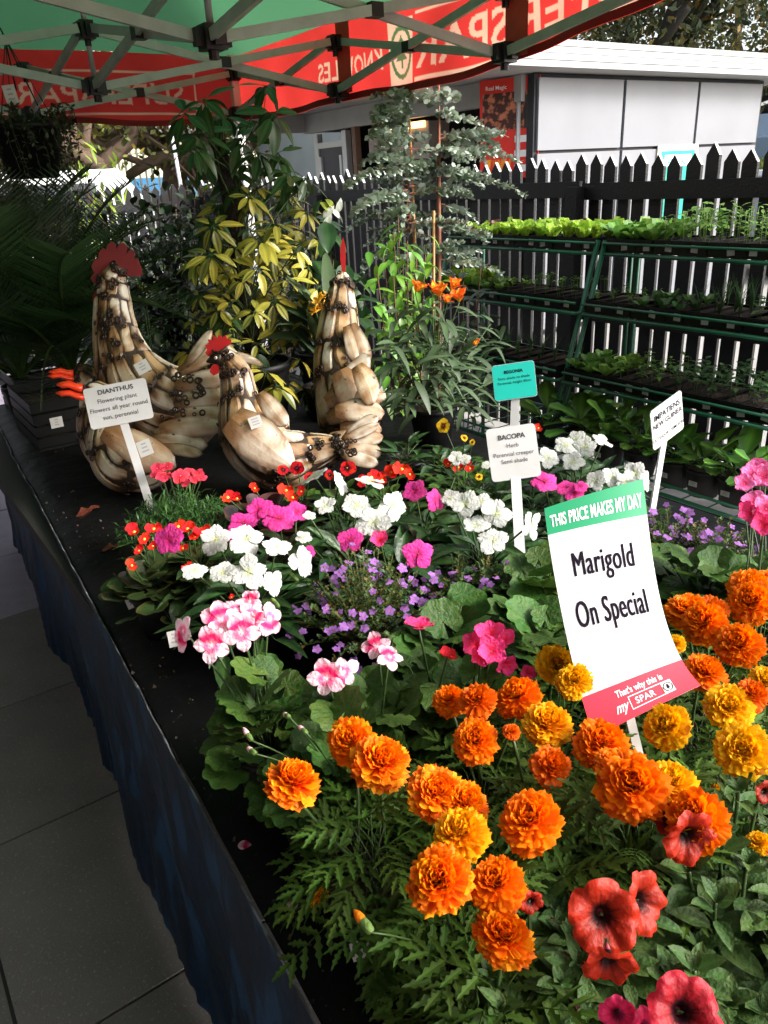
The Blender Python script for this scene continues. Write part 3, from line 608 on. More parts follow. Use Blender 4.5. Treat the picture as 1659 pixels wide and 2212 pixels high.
def round_leaf(R=1.0, lobes=9, amp=0.10, cup=0.25, n=30, rings=3, c_in=(1.2, 1.2, 1.1), c_mid=(0.8, 0.9, 0.8), c_out=(1.1, 1.15, 1.0), ruff=0.06):
    """kidney leaf; attaches at origin, spreads to +y"""
    b = MB(); cen = b.vert((0, 0, 0), c_in); prev = None; gap = 0.30
    rr = []
    for j in range(1, rings+1):
        q = j/rings; row = []
        for k in range(n+1):
            a = -pi/2+gap+(2*pi-2*gap)*k/n
            r = R*q*(1+(amp*abs(sin(lobes*(a+pi/2)/2))-amp*0.5 if j == rings else amp*0.3*abs(sin(lobes*(a+pi/2)/2)) ))*(0.92+0.12*sin(a))
            z = cup*R*q*q*0.5+ruff*R*(q*q*0.7*sin(lobes*(a+pi/2)+1.3)+q*0.9*noise.noise(Vector((cos(a)*1.6, sin(a)*1.6, R*cup*9+q))))
            c = tuple(c_mid[i]*(1-abs(q-0.66)*0)*1.0 if q < 0.9 else c_out[i] for i in range(3))
            vv = 1.05 if (k*lobes*2//n) % 2 == 0 else 0.97
            row.append(b.vert((r*cos(a), r*sin(a), z), tuple(x*vv for x in c)))
        rr.append(row)
    for k in range(n): b.face((cen, rr[0][k], rr[0][k+1]))
    for j in range(rings-1):
        for k in range(n): b.face((rr[j][k], rr[j+1][k], rr[j+1][k+1], rr[j][k+1]))
    return b
def marigold_leaf(seed=0):
    b = MB(); rng = random.Random(seed); L = 1.0
    b.tube([(0, 0, 0), (0, 0.5, 0.03), (0, 1.0, -0.05)], [0.014, 0.011, 0.006], 3, c=(1.3, 1.3, 1.0))
    def lf(y, side, ln, ang, z):
        lm = leaf_mb(ln, ln*0.25, 8, 0.3, 0.18, lambda t: sin(pi*t**0.75)**0.9+0.02, 0.38, (1.15, 1.2, 1.05), (0.85, 0.9, 0.85), (1.5, 1.6, 1.3), 2)
        d = Vector((side*sin(ang), cos(ang), -0.1+rng.uniform(-0.1, 0.15))); b.add(lm, orient((0, y, z), d, (side*-0.25*0, 0, 1)))
    for k in range(4):
        y = 0.20+0.23*k; ln = 0.46*(1-0.10*abs(k-1.5)); z = 0.02-0.05*(y-0.4)
        for sd in (-1, 1): lf(y+rng.uniform(-0.02, 0.02), sd, ln*rng.uniform(0.9, 1.1), radians(58-6*k+rng.uniform(-6, 6)), z)
    lf(1.0, 1, 0.4, 0.05, -0.05)
    return b
PL = {}   # leaf meshes by kind
M_mar_l = mat('marigold_leaf', (0.034, 0.075, 0.010), 0.65, vcol=True, trans=0.25, rnd=0.35, spec=0.2, c2=(0.09, 0.11, 0.02), nscale=2.5, namt=0.4)
M_gen_l = mat('geranium_leaf', (0.038, 0.098, 0.016), 0.5, vcol=True, trans=0.25, rnd=0.35, spec=0.3, c2=(0.10, 0.14, 0.025), nscale=1.8, namt=0.45, c3=(0.12, 0.09, 0.03), n3=9, a3=(0.68, 0.8), bump=0.35, bscale=7)
M_imp_l = mat('impatiens_leaf', (0.016, 0.046, 0.014), 0.4, vcol=True, trans=0.15, rnd=0.35, spec=0.45, c2=(0.05, 0.09, 0.02), nscale=2.2, namt=0.4, bump=0.35, bscale=7)
M_pet_l = mat('petunia_leaf', (0.036, 0.085, 0.022), 0.55, vcol=True, trans=0.25, rnd=0.35, spec=0.25, c2=(0.09, 0.12, 0.03), nscale=2.0, namt=0.45, c3=(0.13, 0.10, 0.04), n3=9, a3=(0.70, 0.8), bump=0.35, bscale=7)
M_beg_l = mat('begonia_leaf', (0.045, 0.07, 0.022), 0.35, vcol=True, trans=0.15, rnd=0.3, spec=0.5)
M_bronze_l = mat('bronze_leaf', (0.045, 0.022, 0.020), 0.3, vcol=True, trans=0.08, rnd=0.3, spec=0.5)
M_dia_l = mat('dianthus_leaf', (0.05, 0.13, 0.035), 0.5, vcol=True, trans=0.2, rnd=0.2)
M_stem = mat('plant_stem', (0.04, 0.075, 0.018), 0.5, trans=0.1)
M_bstem = mat('brown_stem', (0.10, 0.05, 0.025), 0.7)
PL['marigold'] = [marigold_leaf(i).build('leaf', M_mar_l, False, True) for i in range(3)]
PL['geranium'] = [round_leaf(1, 9, 0.14, c, 36, 3, ruff=r).build('leaf', M_gen_l, True, True) for c, r in ((0.3, 0.05), (0.1, 0.09), (-0.25, 0.06))]
PL['ivy'] = [round_leaf(1, 5, 0.3, c, 30, 3, ruff=0.03).build('leaf', M_gen_l, True, True) for c in (0.1, -0.2)]
_ip = lambda t: sin(pi*t**0.72)**0.95*(1.0)
PL['impatiens'] = [leaf_mb(1, w, 8, f, d, _ip, 0.04, (0.85, 0.95, 0.85), (1, 1.05, 1), (2.4, 2.2, 1.6), 4, 0.02).build('leaf', M_imp_l, True, True) for w, f, d in ((0.36, 0.5, 0.25), (0.40, 0.3, 0.4), (0.33, 0.6, 0.1))]
PL['petunia'] = [leaf_mb(1, w, 7, f, d, lambda t: sin(pi*t**0.85)**0.7, 0, (1.15, 1.15, 1.1), (0.95, 1, 0.95), (1.5, 1.5, 1.3), 4, 0.02).build('leaf', M_pet_l, True, True) for w, f, d in ((0.52, 0.3, 0.15), (0.46, 0.45, 0.35), (0.58, 0.2, 0.25))]
PL['begonia'] = [round_leaf(1, 7, 0.05, 0.4, 24, 3, c_out=(1.8, 1.0, 0.9), ruff=0.04).build('leaf', M_beg_l, True, True), round_leaf(1, 5, 0.05, 0.1, 24, 3, ruff=0.05).build('leaf', M_beg_l, True, True)]
PL['bronze'] = [round_leaf(1, 5, 0.05, 0.35, 24, 3, c_out=(1.6, 0.8, 0.8), ruff=0.04).build('leaf', M_bronze_l, True, True)]
PL['basil'] = [leaf_mb(1, 0.62, 5, 0.25, 0.25, lambda t: sin(pi*t**0.85)**0.7, 0, (1, 1, 1), (1, 1.05, 1), (1.4, 1.4, 1.1), 2).build('leaf', M_gen_l, True, True)]

# petals ------------------------------------------------------------
def petal_mb(L, Wd, n=5, m=6, notch=0.0, cup=0.1, curl=-0.15, ruff=0.02, cf=None, prof=None, seed=0):
    """petal from origin along +y in the plane z=0; cf(t,s)->colour"""
    b = MB(); prof = prof or (lambda t: (0.12+0.88*(t/0.55)**0.8) if t < 0.55 else sqrt(max(0.0, 1-((t-0.55)/0.50)**2))); ph = seed*1.7
    def fn(a, t):
        s = -1+2*a; tip = 1-(notch*exp_(-(s*s)/0.05))-0.10*s*s
        tt = t*(tip if t > 0.0 else 1); w = prof(t)
        return (s*Wd*0.5*w, L*tt, L*(cup*(s*s)*t*0.6+curl*t*t+ruff*sin(s*7+ph)*t*t+0.02*sin(t*5+ph)))
    b.grid(fn, m, n, 0, (lambda a, t: cf(t, -1+2*a)) if cf else None); return b
def exp_(x): return math.exp(x)
M_petal = mat('petal', (1, 1, 1), 0.6, vcol=True, trans=0.28, rnd=0.10, spec=0.2, bump=0.5, bscale=4.5)
M_white_p = mat('petal_white', (0.86, 0.86, 0.82), 0.55, trans=0.25, rnd=0.04, spec=0.25)
M_yel = mat('stamen_yellow', (0.75, 0.55, 0.08), 0.6)
M_mari = mat('marigold_petal', (1, 1, 1), 0.6, vcol=True, trans=0.38, spec=0.2)
M_calyx = mat('calyx', (0.09, 0.16, 0.03), 0.55, trans=0.1)
def mixc(a, b, t): t = max(0, min(1, t)); return tuple(a[i]*(1-t)+b[i]*t for i in range(3))
def marigold_mesh(seed, pal, bic=False, N=170):
    rng = random.Random(seed); b = MB()
    for i in range(N):
        t = (i+0.5)/N; az = i*2.39996+rng.uniform(-0.2, 0.2)
        el = radians(84-108*t**0.9+rng.uniform(-9, 9)); ln = 0.46+0.50*t**0.5; ln *= rng.uniform(0.88, 1.1)
        if t < 0.15: ln *= 1.12
        wd = 0.22+0.20*t; wd *= rng.uniform(0.8, 1.25); st = 0.25
        base, tipc = pal[rng.randrange(len(pal))]
        if bic: k = rng.random(); base, tipc = ((0.90, 0.06, 0.001), (1.0, 0.26, 0.001)) if k < 0.62 else ((0.96, 0.20, 0.001), (1.0, 0.42, 0.002))
        kk = rng.uniform(0.86, 1.05); tipc = (0.55, 0.16, 0.02) if (t > 0.7 and rng.random() < 0.04) else tipc
        d = Vector((cos(az)*cos(el), sin(az)*cos(el), sin(el))); up = Vector((-cos(az)*sin(el), -sin(az)*sin(el), cos(el)))
        if up.length < 1e-3: up = Vector((0, 0, 1))
        ctr = Vector((cos(az)*0.05, sin(az)*0.05, 0.10*(1-t)-0.05*t)); M_ = orient(ctr, d, up); ph = rng.uniform(0, 6)
        nu, nv = 4, 3; b0 = len(b.v)
        for jj in range(nv+1):
            q = st+(1-st)*jj/nv
            for ii in range(nu+1):
                s = -1+2*ii/nu; w = wd*0.5*(0.25+0.75*min(1, q*1.15))*1.15
                zz = 0.09*sin(s*4.5+ph)*q*q*ln+(-0.10 if t > 0.5 else 0.12)*q*q*ln+rng.uniform(-0.02, 0.02)
                yy = ln*q*(1-0.10*abs(s)**2+0.07*sin(s*5+ph)*(jj == nv))
                e = max(0, (q-0.45)/0.55)
                c = mixc(base, tipc, (e**1.5*0.8+0.3*abs(s)**3*e) if bic else e*0.8)
                b.vert(M_ @ Vector((s*w, yy, zz)), tuple(x*kk for x in c))
        for jj in range(nv):
            for ii in range(nu): k0 = b0+jj*(nu+1)+ii; b.face((k0, k0+1, k0+nu+2, k0+nu+1))
    # green calyx cup
    b2 = len(b.v)
    b.lathe([(0.05, -0.55), (0.16, -0.42), (0.19, -0.2), (0.22, -0.04)], 8, 1, (1, 1, 1))
    return b.build('flower', [M_mari, M_calyx], True, True)
OR = [((0.97, 0.17, 0.0005), (1.0, 0.27, 0.001)), ((0.96, 0.14, 0.0005), (1.0, 0.23, 0.001)), ((0.98, 0.20, 0.0005), (1.0, 0.32, 0.001))]
DO = [((0.70, 0.09, 0.001), (0.85, 0.17, 0.001))]
YE = [((0.92, 0.42, 0.002), (0.98, 0.60, 0.006)), ((0.88, 0.36, 0.002), (0.96, 0.52, 0.004))]
YO = [((0.92, 0.28, 0.002), (0.98, 0.46, 0.003)), ((0.92, 0.34, 0.002), (0.98, 0.54, 0.004))]
FM = {'bic': [marigold_mesh(i, OR, True) for i in (1, 2, 3, 21)], 'or': [marigold_mesh(i, OR) for i in (4, 5, 6, 22, 23)], 'do': [marigold_mesh(7, DO, N=80)], 'ye': [marigold_mesh(i, YE) for i in (8, 9)], 'yo': [marigold_mesh(10, YO), marigold_mesh(11, YO)]}
# single petals: kind -> (list of petal meshes, centre mesh, petal layout [(angle, tilt, scale, mesh index)])
def cplain(c, edge=None): return lambda t, s: mixc(c, edge or c, t)
WH = (0.68, 0.68, 0.65)
PET = {
 'imp_w': [petal_mb(1, 0.93, 5, 6, 0.16, -0.06, -0.12, 0.03, lambda t, s: mixc((0.50, 0.56, 0.34), mixc(WH, (0.52, 0.54, 0.52), 1.0*(abs(s) < 0.12)*(t < 0.75)), t*2.6), seed=i).build('petal', M_petal, True, True) for i in range(3)],  # greyed petal base is painted occlusion shade; grey midline is a vein
 'imp_p': [petal_mb(1, 0.95, 5, 6, 0.16, -0.06, -0.12, 0.03, lambda t, s: mixc((0.45, 0.005, 0.08), mixc((0.78, 0.055, 0.33), (0.60, 0.03, 0.24), 1.0*(abs(s) < 0.12)*(t < 0.75)), t*2.6), seed=i).build('petal', M_petal, True, True) for i in range(3)],
 'pel_p': [petal_mb(1, 0.85, 6, 6, 0.05, 0.05, -0.10, 0.07, lambda t, s: mixc(mixc((0.85, 0.75, 0.75), (0.82, 0.02, 0.14), (t-0.08)*8), (0.93, 0.58, 0.68), (t-0.62+0.12*s*s)*8), seed=i).build('petal', M_petal, True, True) for i in range(3)],
 'pel_q': [petal_mb(1, 0.80, 6, 6, 0.05, 0.05, -0.10, 0.07, lambda t, s: mixc(mixc((0.90, 0.70, 0.75), (0.88, 0.10, 0.28), (t-0.05)*8), (0.94, 0.64, 0.73), (t-0.32+0.1*s*s)*7), seed=i+3).build('petal', M_petal, True, True) for i in range(2)],
 'ger_m': [petal_mb(1, 0.95, 5, 6, 0.03, 0.10, -0.05, 0.07, lambda t, s: mixc((0.80, 0.01, 0.05), (0.90, 0.06, 0.24), t*1.6), seed=i).build('petal', M_petal, True, True) for i in range(3)],
 'ger_r': [petal_mb(1, 0.95, 5, 6, 0.03, 0.10, -0.05, 0.07, lambda t, s: mixc((0.65, 0.01, 0.02), (0.85, 0.03, 0.04), t*1.6), seed=i).build('petal', M_petal, True, True) for i in range(2)],
 'ger_k': [petal_mb(1, 1.0, 5, 6, 0.03, 0.12, -0.05, 0.09, lambda t, s: mixc((0.85, 0.03, 0.16), (0.93, 0.22, 0.50), t*1.5), seed=i).build('petal', M_petal, True, True) for i in range(3)],
 'beg': [petal_mb(1, 1.3, 4, 5, 0.0, 0.25, 0.05, 0.04, cplain((0.72, 0.012, 0.008), (0.88, 0.03, 0.015)), seed=i).build('petal', M_petal, True, True) for i in range(2)],
 'dia': [petal_mb(1, 1.1, 4, 6, 0.0, 0.0, -0.05, 0.09, cplain((0.65, 0.01, 0.05), (0.90, 0.09, 0.14)), seed=i).build('petal', M_petal, True, True) for i in range(2)],
 'bac': [petal_mb(1, 0.85, 3, 3, 0.0, 0.0, -0.05, 0.0, cplain((0.40, 0.16, 0.42), (0.40, 0.17, 0.62))).build('petal', M_petal, True, True)],
 'pan_r': [petal_mb(1, 1.25, 4, 5, 0.0, 0.0, -0.05, 0.05, lambda t, s: mixc((0.05, 0.0, 0.005), (0.60, 0.005, 0.008), (t-0.25)*5), seed=i).build('petal', M_petal, True, True) for i in range(2)],
 'pan_y': [petal_mb(1, 1.25, 4, 5, 0.0, 0.0, -0.05, 0.05, lambda t, s: mixc((0.15, 0.02, 0.005), (0.90, 0.58, 0.02), (t-0.25)*5), seed=i).build('petal', M_petal, True, True) for i in range(2)],
 'als': [petal_mb(1, 0.80, 6, 4, 0.0, 0.25, -0.12, 0.03, lambda t, s: mixc((0.85, 0.42, 0.03), (0.88, 0.14, 0.02), (t-0.35+0.25*abs(s))*3), seed=0).build('petal', M_petal, True, True), petal_mb(1, 0.55, 6, 4, 0.0, 0.3, -0.15, 0.02, lambda t, s: mixc((0.90, 0.55, 0.04), (0.88, 0.2, 0.02), (t-0.6)*3) if not (int(t*12) % 3 == 0 and abs(s) < 0.5 and t < 0.7) else (0.25, 0.02, 0.01)).build('petal', M_petal, True, True)],
 'cli': [petal_mb(1, 0.4, 5, 4, 0.0, 0.3, -0.3, 0.03, cplain((0.92, 0.50, 0.04), (0.93, 0.42, 0.04))).build('petal', M_petal, True, True)],
}
def center_mesh(r, h, m):
    b = MB(); b.lathe([(0.001, h), (r*0.7, h*0.8), (r, 0.0), (r*0.5, -h)], 8); return b.build('flower', m)
CEN = {'y': center_mesh(0.07, 0.06, M_yel), 'g': center_mesh(0.06, 0.05, M_calyx), 'w': center_mesh(0.05, 0.07, M_white_p), 'Y': center_mesh(0.22, 0.14, M_yel)}
LAY = {
 'imp_w': (CEN['y'], [(a, 0.10+0.12*(i%2), 0.98 if i else 1.05) for i, a in enumerate((0, 72, 144, 216, 288))]),
 'imp_p': (CEN['g'], [(a, 0.10, 0.98) for a in (0, 72, 144, 216, 288)]),
 'ger_m': (CEN['g'], [(a, 0.45, 0.95) for a in (0, 72, 144, 216, 288)]), 'ger_r': (CEN['g'], [(a, 0.6, 0.95) for a in (0, 72, 144, 216, 288)]),
 'ger_k': (CEN['w'], [(a, 0.35, 0.95) for a in (0, 60, 130, 190, 250, 310)]),
 'beg': (CEN['Y'], [(0, 0.35, 1.0), (180, 0.35, 1.0), (90, 0.2, 0.6), (270, 0.2, 0.6)]),
 'dia': (CEN['w'], [(a, 0.10, 0.98) for a in (0, 72, 144, 216, 288)]),
 'bac': (CEN['y'], [(a, 0.10, 0.95) for a in (0, 72, 144, 216, 288)]),
 'pan_r': (CEN['y'], [(35, 0.0, 1.0), (-35, 0.03, 1.0), (100, 0.08, 0.9), (-100, 0.08, 0.9), (180, 0.15, 0.95)]),
 'pan_y': (CEN['y'], [(35, 0.0, 1.0), (-35, 0.03, 1.0), (100, 0.08, 0.9), (-100, 0.08, 0.9), (180, 0.15, 0.95)]),
 'als': (CEN['g'], [(0, 0.95, 1), (60, 1.1, 1), (120, 0.95, 1), (180, 1.1, 1), (240, 0.95, 1), (300, 1.1, 1)]),
 'cli': (CEN['g'], [(a, 0.8, 1) for a in (0, 60, 120, 180, 240, 300)]),
}
def petunia_mesh(seed, c_in, c_mid, c_out):
    rng = random.Random(seed); b = MB(); n, m = 60, 14
    def fn(a, t):
        an = 2*pi*a; lob = abs(cos(an*2.5+0.3)); r = (0.10+0.90*t**1.35)*(1-0.13*(1-lob)**3*t*t*1.1)
        z = -0.62*(1-t)**2.2+0.05*t+0.09*t**3*sin(an*5+0.8)+0.05*t**4*sin(an*13+seed)+0.16*t*t*noise.noise(Vector((cos(an)*2.2, sin(an)*2.2, seed+t)))+0.05*t*noise.noise(Vector((cos(an)*7, sin(an)*7, seed+t*4)))-0.10*max(0, t-0.85)/0.15
        return (r*cos(an), r*sin(an), z)
    def cf(a, t):
        v = abs(sin(2*pi*a*12.5)); c = mixc(c_in, c_mid, (t-0.26)*4.2-0.3*(v < 0.35)); c = mixc(c, c_out, (t-0.6)*2.5); k_ = (0.78 if v < 0.35 else 1.0)*(1+0.25*noise.noise(Vector((cos(2*pi*a)*3, sin(2*pi*a)*3, t*3+seed)))); return tuple(x*k_ for x in c)
    b.grid(fn, n, m, 0, cf, True)
    b.tube([(0, 0, -0.58), (0.0, 0.02, -1.0)], [0.12, 0.05], 8, 1)
    for k in range(5):
        a = 2*pi*k/5; b.tube([(0.05*cos(a), 0.05*sin(a), -1.0), (0.16*cos(a), 0.16*sin(a), -0.72)], [0.03, 0.012], 4, 2)
    for k in range(4): b.tube([(0, 0, -0.5), (0.03*cos(k*1.9), 0.03*sin(k*1.9), -0.36+0.03*k)], [0.006, 0.013], 5, 2, c=(1, 1, 1))
    return b.build('flower', [mat('petunia_petal%d' % seed, (1, 1, 1), 0.5, vcol=True, trans=0.3, spec=0.3, bump=0.22, bscale=6), M_petunia_tube, M_stem, M_yel], True, True)
M_petunia_tube = mat('petunia_tube', (0.3, 0.03, 0.05), 0.5, trans=0.2)
FM['petu'] = [petunia_mesh(1, (0.010, 0.001, 0.002), (0.24, 0.013, 0.003), (0.38, 0.020, 0.005)), petunia_mesh(2, (0.015, 0.002, 0.002), (0.32, 0.016, 0.004), (0.47, 0.024, 0.006))]
FM['petm'] = [petunia_mesh(3, (0.012, 0.001, 0.003), (0.30, 0.006, 0.012), (0.44, 0.010, 0.028))]
FM['petk'] = [petunia_mesh(4, (0.2, 0.01, 0.05), (0.80, 0.02, 0.12), (0.85, 0.03, 0.16))]
def bud_mb(L=1.0, c=(0.9, 0.55, 0.6), g=(0.12, 0.2, 0.05)):
    b = MB(); b.lathe([(0.0, 0), (0.14, 0.05), (0.17, 0.3), (0.15, 0.5)], 8, 0, g); b.lathe([(0.13, 0.45), (0.16, 0.6), (0.12, 0.85), (0.02, 1.0)], 8, 0, c); return b
BUD = {'pink': bud_mb().build('bud', M_petal, True, True), 'green': bud_mb(c=(0.25, 0.35, 0.08)).build('bud', M_petal, True, True), 'orange': bud_mb(c=(0.85, 0.25, 0.01)).build('bud', M_petal, True, True), 'dark': bud_mb(c=(0.07, 0.01, 0.015)).build('bud', M_petal, True, True), 'red': bud_mb(c=(0.7, 0.03, 0.03)).build('bud', M_petal, True, True)}

# pots ---------------------------------------------------------------
M_soil = mat('soil', (0.035, 0.022, 0.014), 0.95, bump=0.8, bscale=120)
def pot_mesh(r, h):
    b = MB(); b.lathe([(0.001, 0.0), (r*0.74, 0.0), (r*0.95, h*0.86), (r*0.955, h*0.88), (r*1.03, h*0.88), (r*1.03, h), (r*0.96, h), (r*0.94, h*0.9)], 20, 0); b.lathe([(r*0.945, h*0.9), (r*0.5, h*0.92), (0.001, h*0.91)], 20, 1)
    return b.build('pot', [M_blackp, M_soil])
POT = pot_mesh(0.062, 0.105); POTL = pot_mesh(0.085, 0.14); POTX = pot_mesh(0.14, 0.24)
TREEP = []
def plant(name, label, cat, x, y, z=TZ, pot=POT, group=None):
    r = thing(name, label, cat, (x, y, z), U(0, 0.0), group); ob('pot', pot, r); return r
def stems(parent, paths, rad, m=None, n=4, name='stem'):
    b = MB()
    for p in paths: b.tube(p, rad, n)
    return ob(name, b.build(name, m or M_stem), parent, kind='stuff')
def curve(p, q, bow, n=6):
    p, q, bow = Vector(p), Vector(q), Vector(bow); return [p*(1-t)**2+(p*0.5+q*0.5+bow)*2*t*(1-t)+q*t*t for t in [i/n for i in range(n+1)]]
def dome(parent, meshes, n, R, zlo, zhi, size, seed=0, pt=0.10, el0=60, el1=-20, petiole=0.0011, smat=None, sxy=(0, 0), svar=(0.75, 1.2), avoid=None, name='leaf', r0=0.12, droopy=0.0, ell=(1, 1)):
    rng = random.Random(seed+int(R*1000)+n); paths = []
    for i in range(n):
        t = (i+0.5)/n; az = i*2.39996+rng.uniform(-0.35, 0.35); r = R*(r0+(1-r0)*t**0.55)*rng.uniform(0.85, 1.08)
        f = r/R; z = zlo+(zhi-zlo)*(1-f*f)*rng.uniform(0.55, 1.12)+(rng.uniform(-0.4, 0.1)*(zhi-zlo) if rng.random() < 0.35 else 0)
        p = Vector((r*cos(az)*ell[0]+sxy[0], r*sin(az)*ell[1]+sxy[1], max(0.02, z)))
        el = radians(el0+(el1-el0)*f+rng.uniform(-15, 15)); a2 = az+rng.uniform(-0.5, 0.5)
        d = Vector((cos(a2)*cos(el), sin(a2)*cos(el), sin(el)-droopy)); s = size*rng.uniform(*svar)
        b0 = p-d*s*0.35
        up = Vector((cos(a2)*-sin(el)*0.6+rng.uniform(-0.3, 0.3), sin(a2)*-sin(el)*0.6+rng.uniform(-0.3, 0.3), 1.0))
        ob(name, meshes[rng.randrange(len(meshes))], parent, orient(b0, d, up, s))
        st = Vector((rng.uniform(-0.02, 0.02)+sxy[0]*0.3, rng.uniform(-0.02, 0.02)+sxy[1]*0.3, pt*0.9)); paths.append(curve(st, b0, (0, 0, (b0.z-st.z)*0.25)))
    stems(parent, paths, petiole, smat, 3)
def flower(parent, kind, wp, nrm, size, spin=None, rng=random, stem_from=None, srad=0.0014, smat=None, name='flower', jitter=0.12):
    """wp world position; parent unrotated empty"""
    p = Vector(wp)-Vector(parent.location); spin = rng.uniform(0, 6.28) if spin is None else spin
    if kind in FM: f = ob(name, rng.choice(FM[kind]), parent, facing(p, Vector(nrm)+(Vector((rng.uniform(-.25, .25), rng.uniform(-.25, .25), 0)) if kind[:3] != 'pet' else Vector()), spin, size) @ S((rng.uniform(0.93, 1.1), rng.uniform(0.93, 1.08), rng.uniform(0.62, 0.98) if kind[:3] != 'pet' else 1)))
    else:
        key = 'pel_p' if kind == 'pel' else kind
        if kind == 'pel': lay = (CEN['w'], [(28, 0.12, 1.0), (-28, 0.15, 1.0), (103, 0.05, 0.9), (180, 0.08, 0.92), (257, 0.05, 0.9)])
        else: lay = LAY[kind]
        f = ob(name, lay[0], parent, facing(p, nrm, spin, size))
        for i, (a, tilt, sc) in enumerate(lay[1]):
            ms = (PET['pel_p'] if i < 2 else PET['pel_q']) if kind == 'pel' else PET[kind]
            if kind == 'als': ms = [PET['als'][i % 2]]
            k = rng.uniform(1-jitter, 1+jitter*0.5); jitter_ = jitter*1.8
            ob('petal', rng.choice(ms), f, T(0, 0, 0.012*i) @ RZ(-radians(a)+rng.uniform(-0.1, 0.1)) @ RX(tilt+rng.uniform(-jitter_, jitter_)) @ T(0, 0.03, 0) @ S(sc*k))
    if stem_from is not None:
        n = Vector(nrm).normalized(); off = size*(0.55 if kind in FM else 0.06); q = p-n*off
        stems(parent, [curve(stem_from, q, Vector(n)*-0.02+Vector((0, 0, 0.01)))], srad, smat, 5)
    return f
def tocam(p, up=0.6, side=0.0):
    d = (CAMPOS-Vector(p)).normalized(); return (d*(1-up)+Vector((0, 0, 1))*up+Vector((side, 0, 0))).normalized()

# ================================================================== SEEDLING RACKS
M_rackg = mat('rack_green', (0.006, 0.10, 0.045), 0.4, spec=0.5, c2=(0.004, 0.06, 0.03), nscale=12)
SH = [(2.80, 1.245), (2.69, 1.0), (2.58, 0.715), (2.46, 0.40)]
LT = mat('lettuce_green', (0.26, 0.42, 0.045), 0.5, vcol=True, trans=0.35, rnd=0.15)
LR = mat('lettuce_red', (0.11, 0.03, 0.022), 0.5, vcol=True, trans=0.2, rnd=0.2)
BG = mat('seedling_green', (0.12, 0.24, 0.04), 0.5, vcol=True, trans=0.3, rnd=0.3)
BD = mat('seedling_dark', (0.05, 0.12, 0.035), 0.5, vcol=True, trans=0.2, rnd=0.3)
def lettuce_mesh(seed, m, n=9, wv=0.12):
    rng = random.Random(seed); b = MB()
    for i in range(n):
        az = i*2.4; el = radians(rng.uniform(35, 80)); L_ = rng.uniform(0.7, 1.05); lm = leaf_mb(L_, 0.55, 5, 0.1, 0.15, lambda t: 0.25+0.85*sin(pi*min(1, t*0.8)), 0.12, (1.15, 1.15, 1.1), (0.95, 1, 0.9), (1.6, 1.5, 1.6), 4, wv)
        d = Vector((cos(az)*cos(el), sin(az)*cos(el), sin(el))); b.add(lm, orient((0, 0, 0), d, (-cos(az), -sin(az), 0.6)))
    return b.build('seedling', m, True, True)
def sprig_mesh(seed, m, h=1.0, n=10, lw=0.5, ls=0.35, stemh=0.45):
    rng = random.Random(seed); b = MB()
    for s in range(3):
        ox, oy = rng.uniform(-0.2, 0.2), rng.uniform(-0.2, 0.2); hh = h*rng.uniform(0.8, 1.05); b.tube([(ox, oy, 0), (ox*1.3, oy*1.3, hh)], 0.012, 3)
        for i in range(n//2):
            z = hh*(stemh+(1-stemh)*i/(n/2-1)); az = i*1.7+s; el = rng.uniform(-0.2, 0.6); d = Vector((cos(az)*cos(el), sin(az)*cos(el), sin(el)))
            b.add(leaf_mb(ls*rng.uniform(0.7, 1.1), ls*lw, 4, 0.2, 0.3, None, 0, (1, 1, 1), (1.1, 1.1, 1), None, 2), orient((ox*1.3, oy*1.3, z), d, (0, 0, 1)))
    return b.build('seedling', m, True, True)
def grassy_mesh(seed, m, n=14):
    rng = random.Random(seed); b = MB()
    for i in range(n):
        az = rng.uniform(0, 6.3); l = rng.uniform(0.6, 1.3); r = rng.uniform(0.1, 0.5); b.tube([(0, 0, 0), (r*0.3*cos(az), r*0.3*sin(az), l*0.6), (r*cos(az), r*sin(az), l)], [0.02, 0.014, 0.003], 3)
    return b.build('seedling', m, True, True)
SD = {'lettuce': [lettuce_mesh(i, LT) for i in range(3)], 'redlettuce': [lettuce_mesh(5, LR, 11, 0.2)], 'chard': [lettuce_mesh(7, BG, 6, 0.05), lettuce_mesh(8, BG, 7, 0.08)],
      'basil': [sprig_mesh(i, BG, 1.0, 12, 0.6, 0.3) for i in (1, 2)], 'tomato': [sprig_mesh(i, BG, 1.3, 14, 0.35, 0.36, 0.3) for i in (3, 4)], 'pepper': [sprig_mesh(i, BD, 0.9, 10, 0.5, 0.36, 0.5) for i in (5, 6)],
      'cress': [sprig_mesh(9, BG, 1.2, 6, 0.7, 0.32, 0.85)], 'chive': [grassy_mesh(1, BD)], 'fennel': [grassy_mesh(2, BD, 26)], 'cabbage': [lettuce_mesh(12, BD, 5, 0.03)]}
DESC = {'lettuce': 'lime green lettuce', 'redlettuce': 'dark red lettuce', 'chard': 'bright green chard', 'basil': 'pale green basil', 'tomato': 'tall thin tomato', 'pepper': 'small pepper', 'cress': 'long stalked cress', 'chive': 'thin chive', 'fennel': 'feathery fennel', 'cabbage': 'grey green cabbage'}
b = MB(); TL, TD, TH = 0.245, 0.26, 0.055
b.box((0, 0, 0), (TD, TL, 0.006)); b.box((0, 0, 0.006), (0.006, TL, TH)); b.box((TD-0.006, 0, 0.006), (TD, TL, TH)); b.box((0.006, 0, 0.006), (TD-0.006, 0.006, TH)); b.box((0.006, TL-0.006, 0.006), (TD-0.006, TL, TH)); b.box((0.006, 0.006, 0.03), (TD-0.006, TL-0.006, 0.045), 1)
for i in range(3): b.box((-0.003, 0.005+i*0.08, 0.01), (0.0, 0.075+i*0.08, 0.05)); b.box((0.01, 0.079+i*0.08, 0.045), (TD-0.01, 0.083+i*0.08, 0.056))
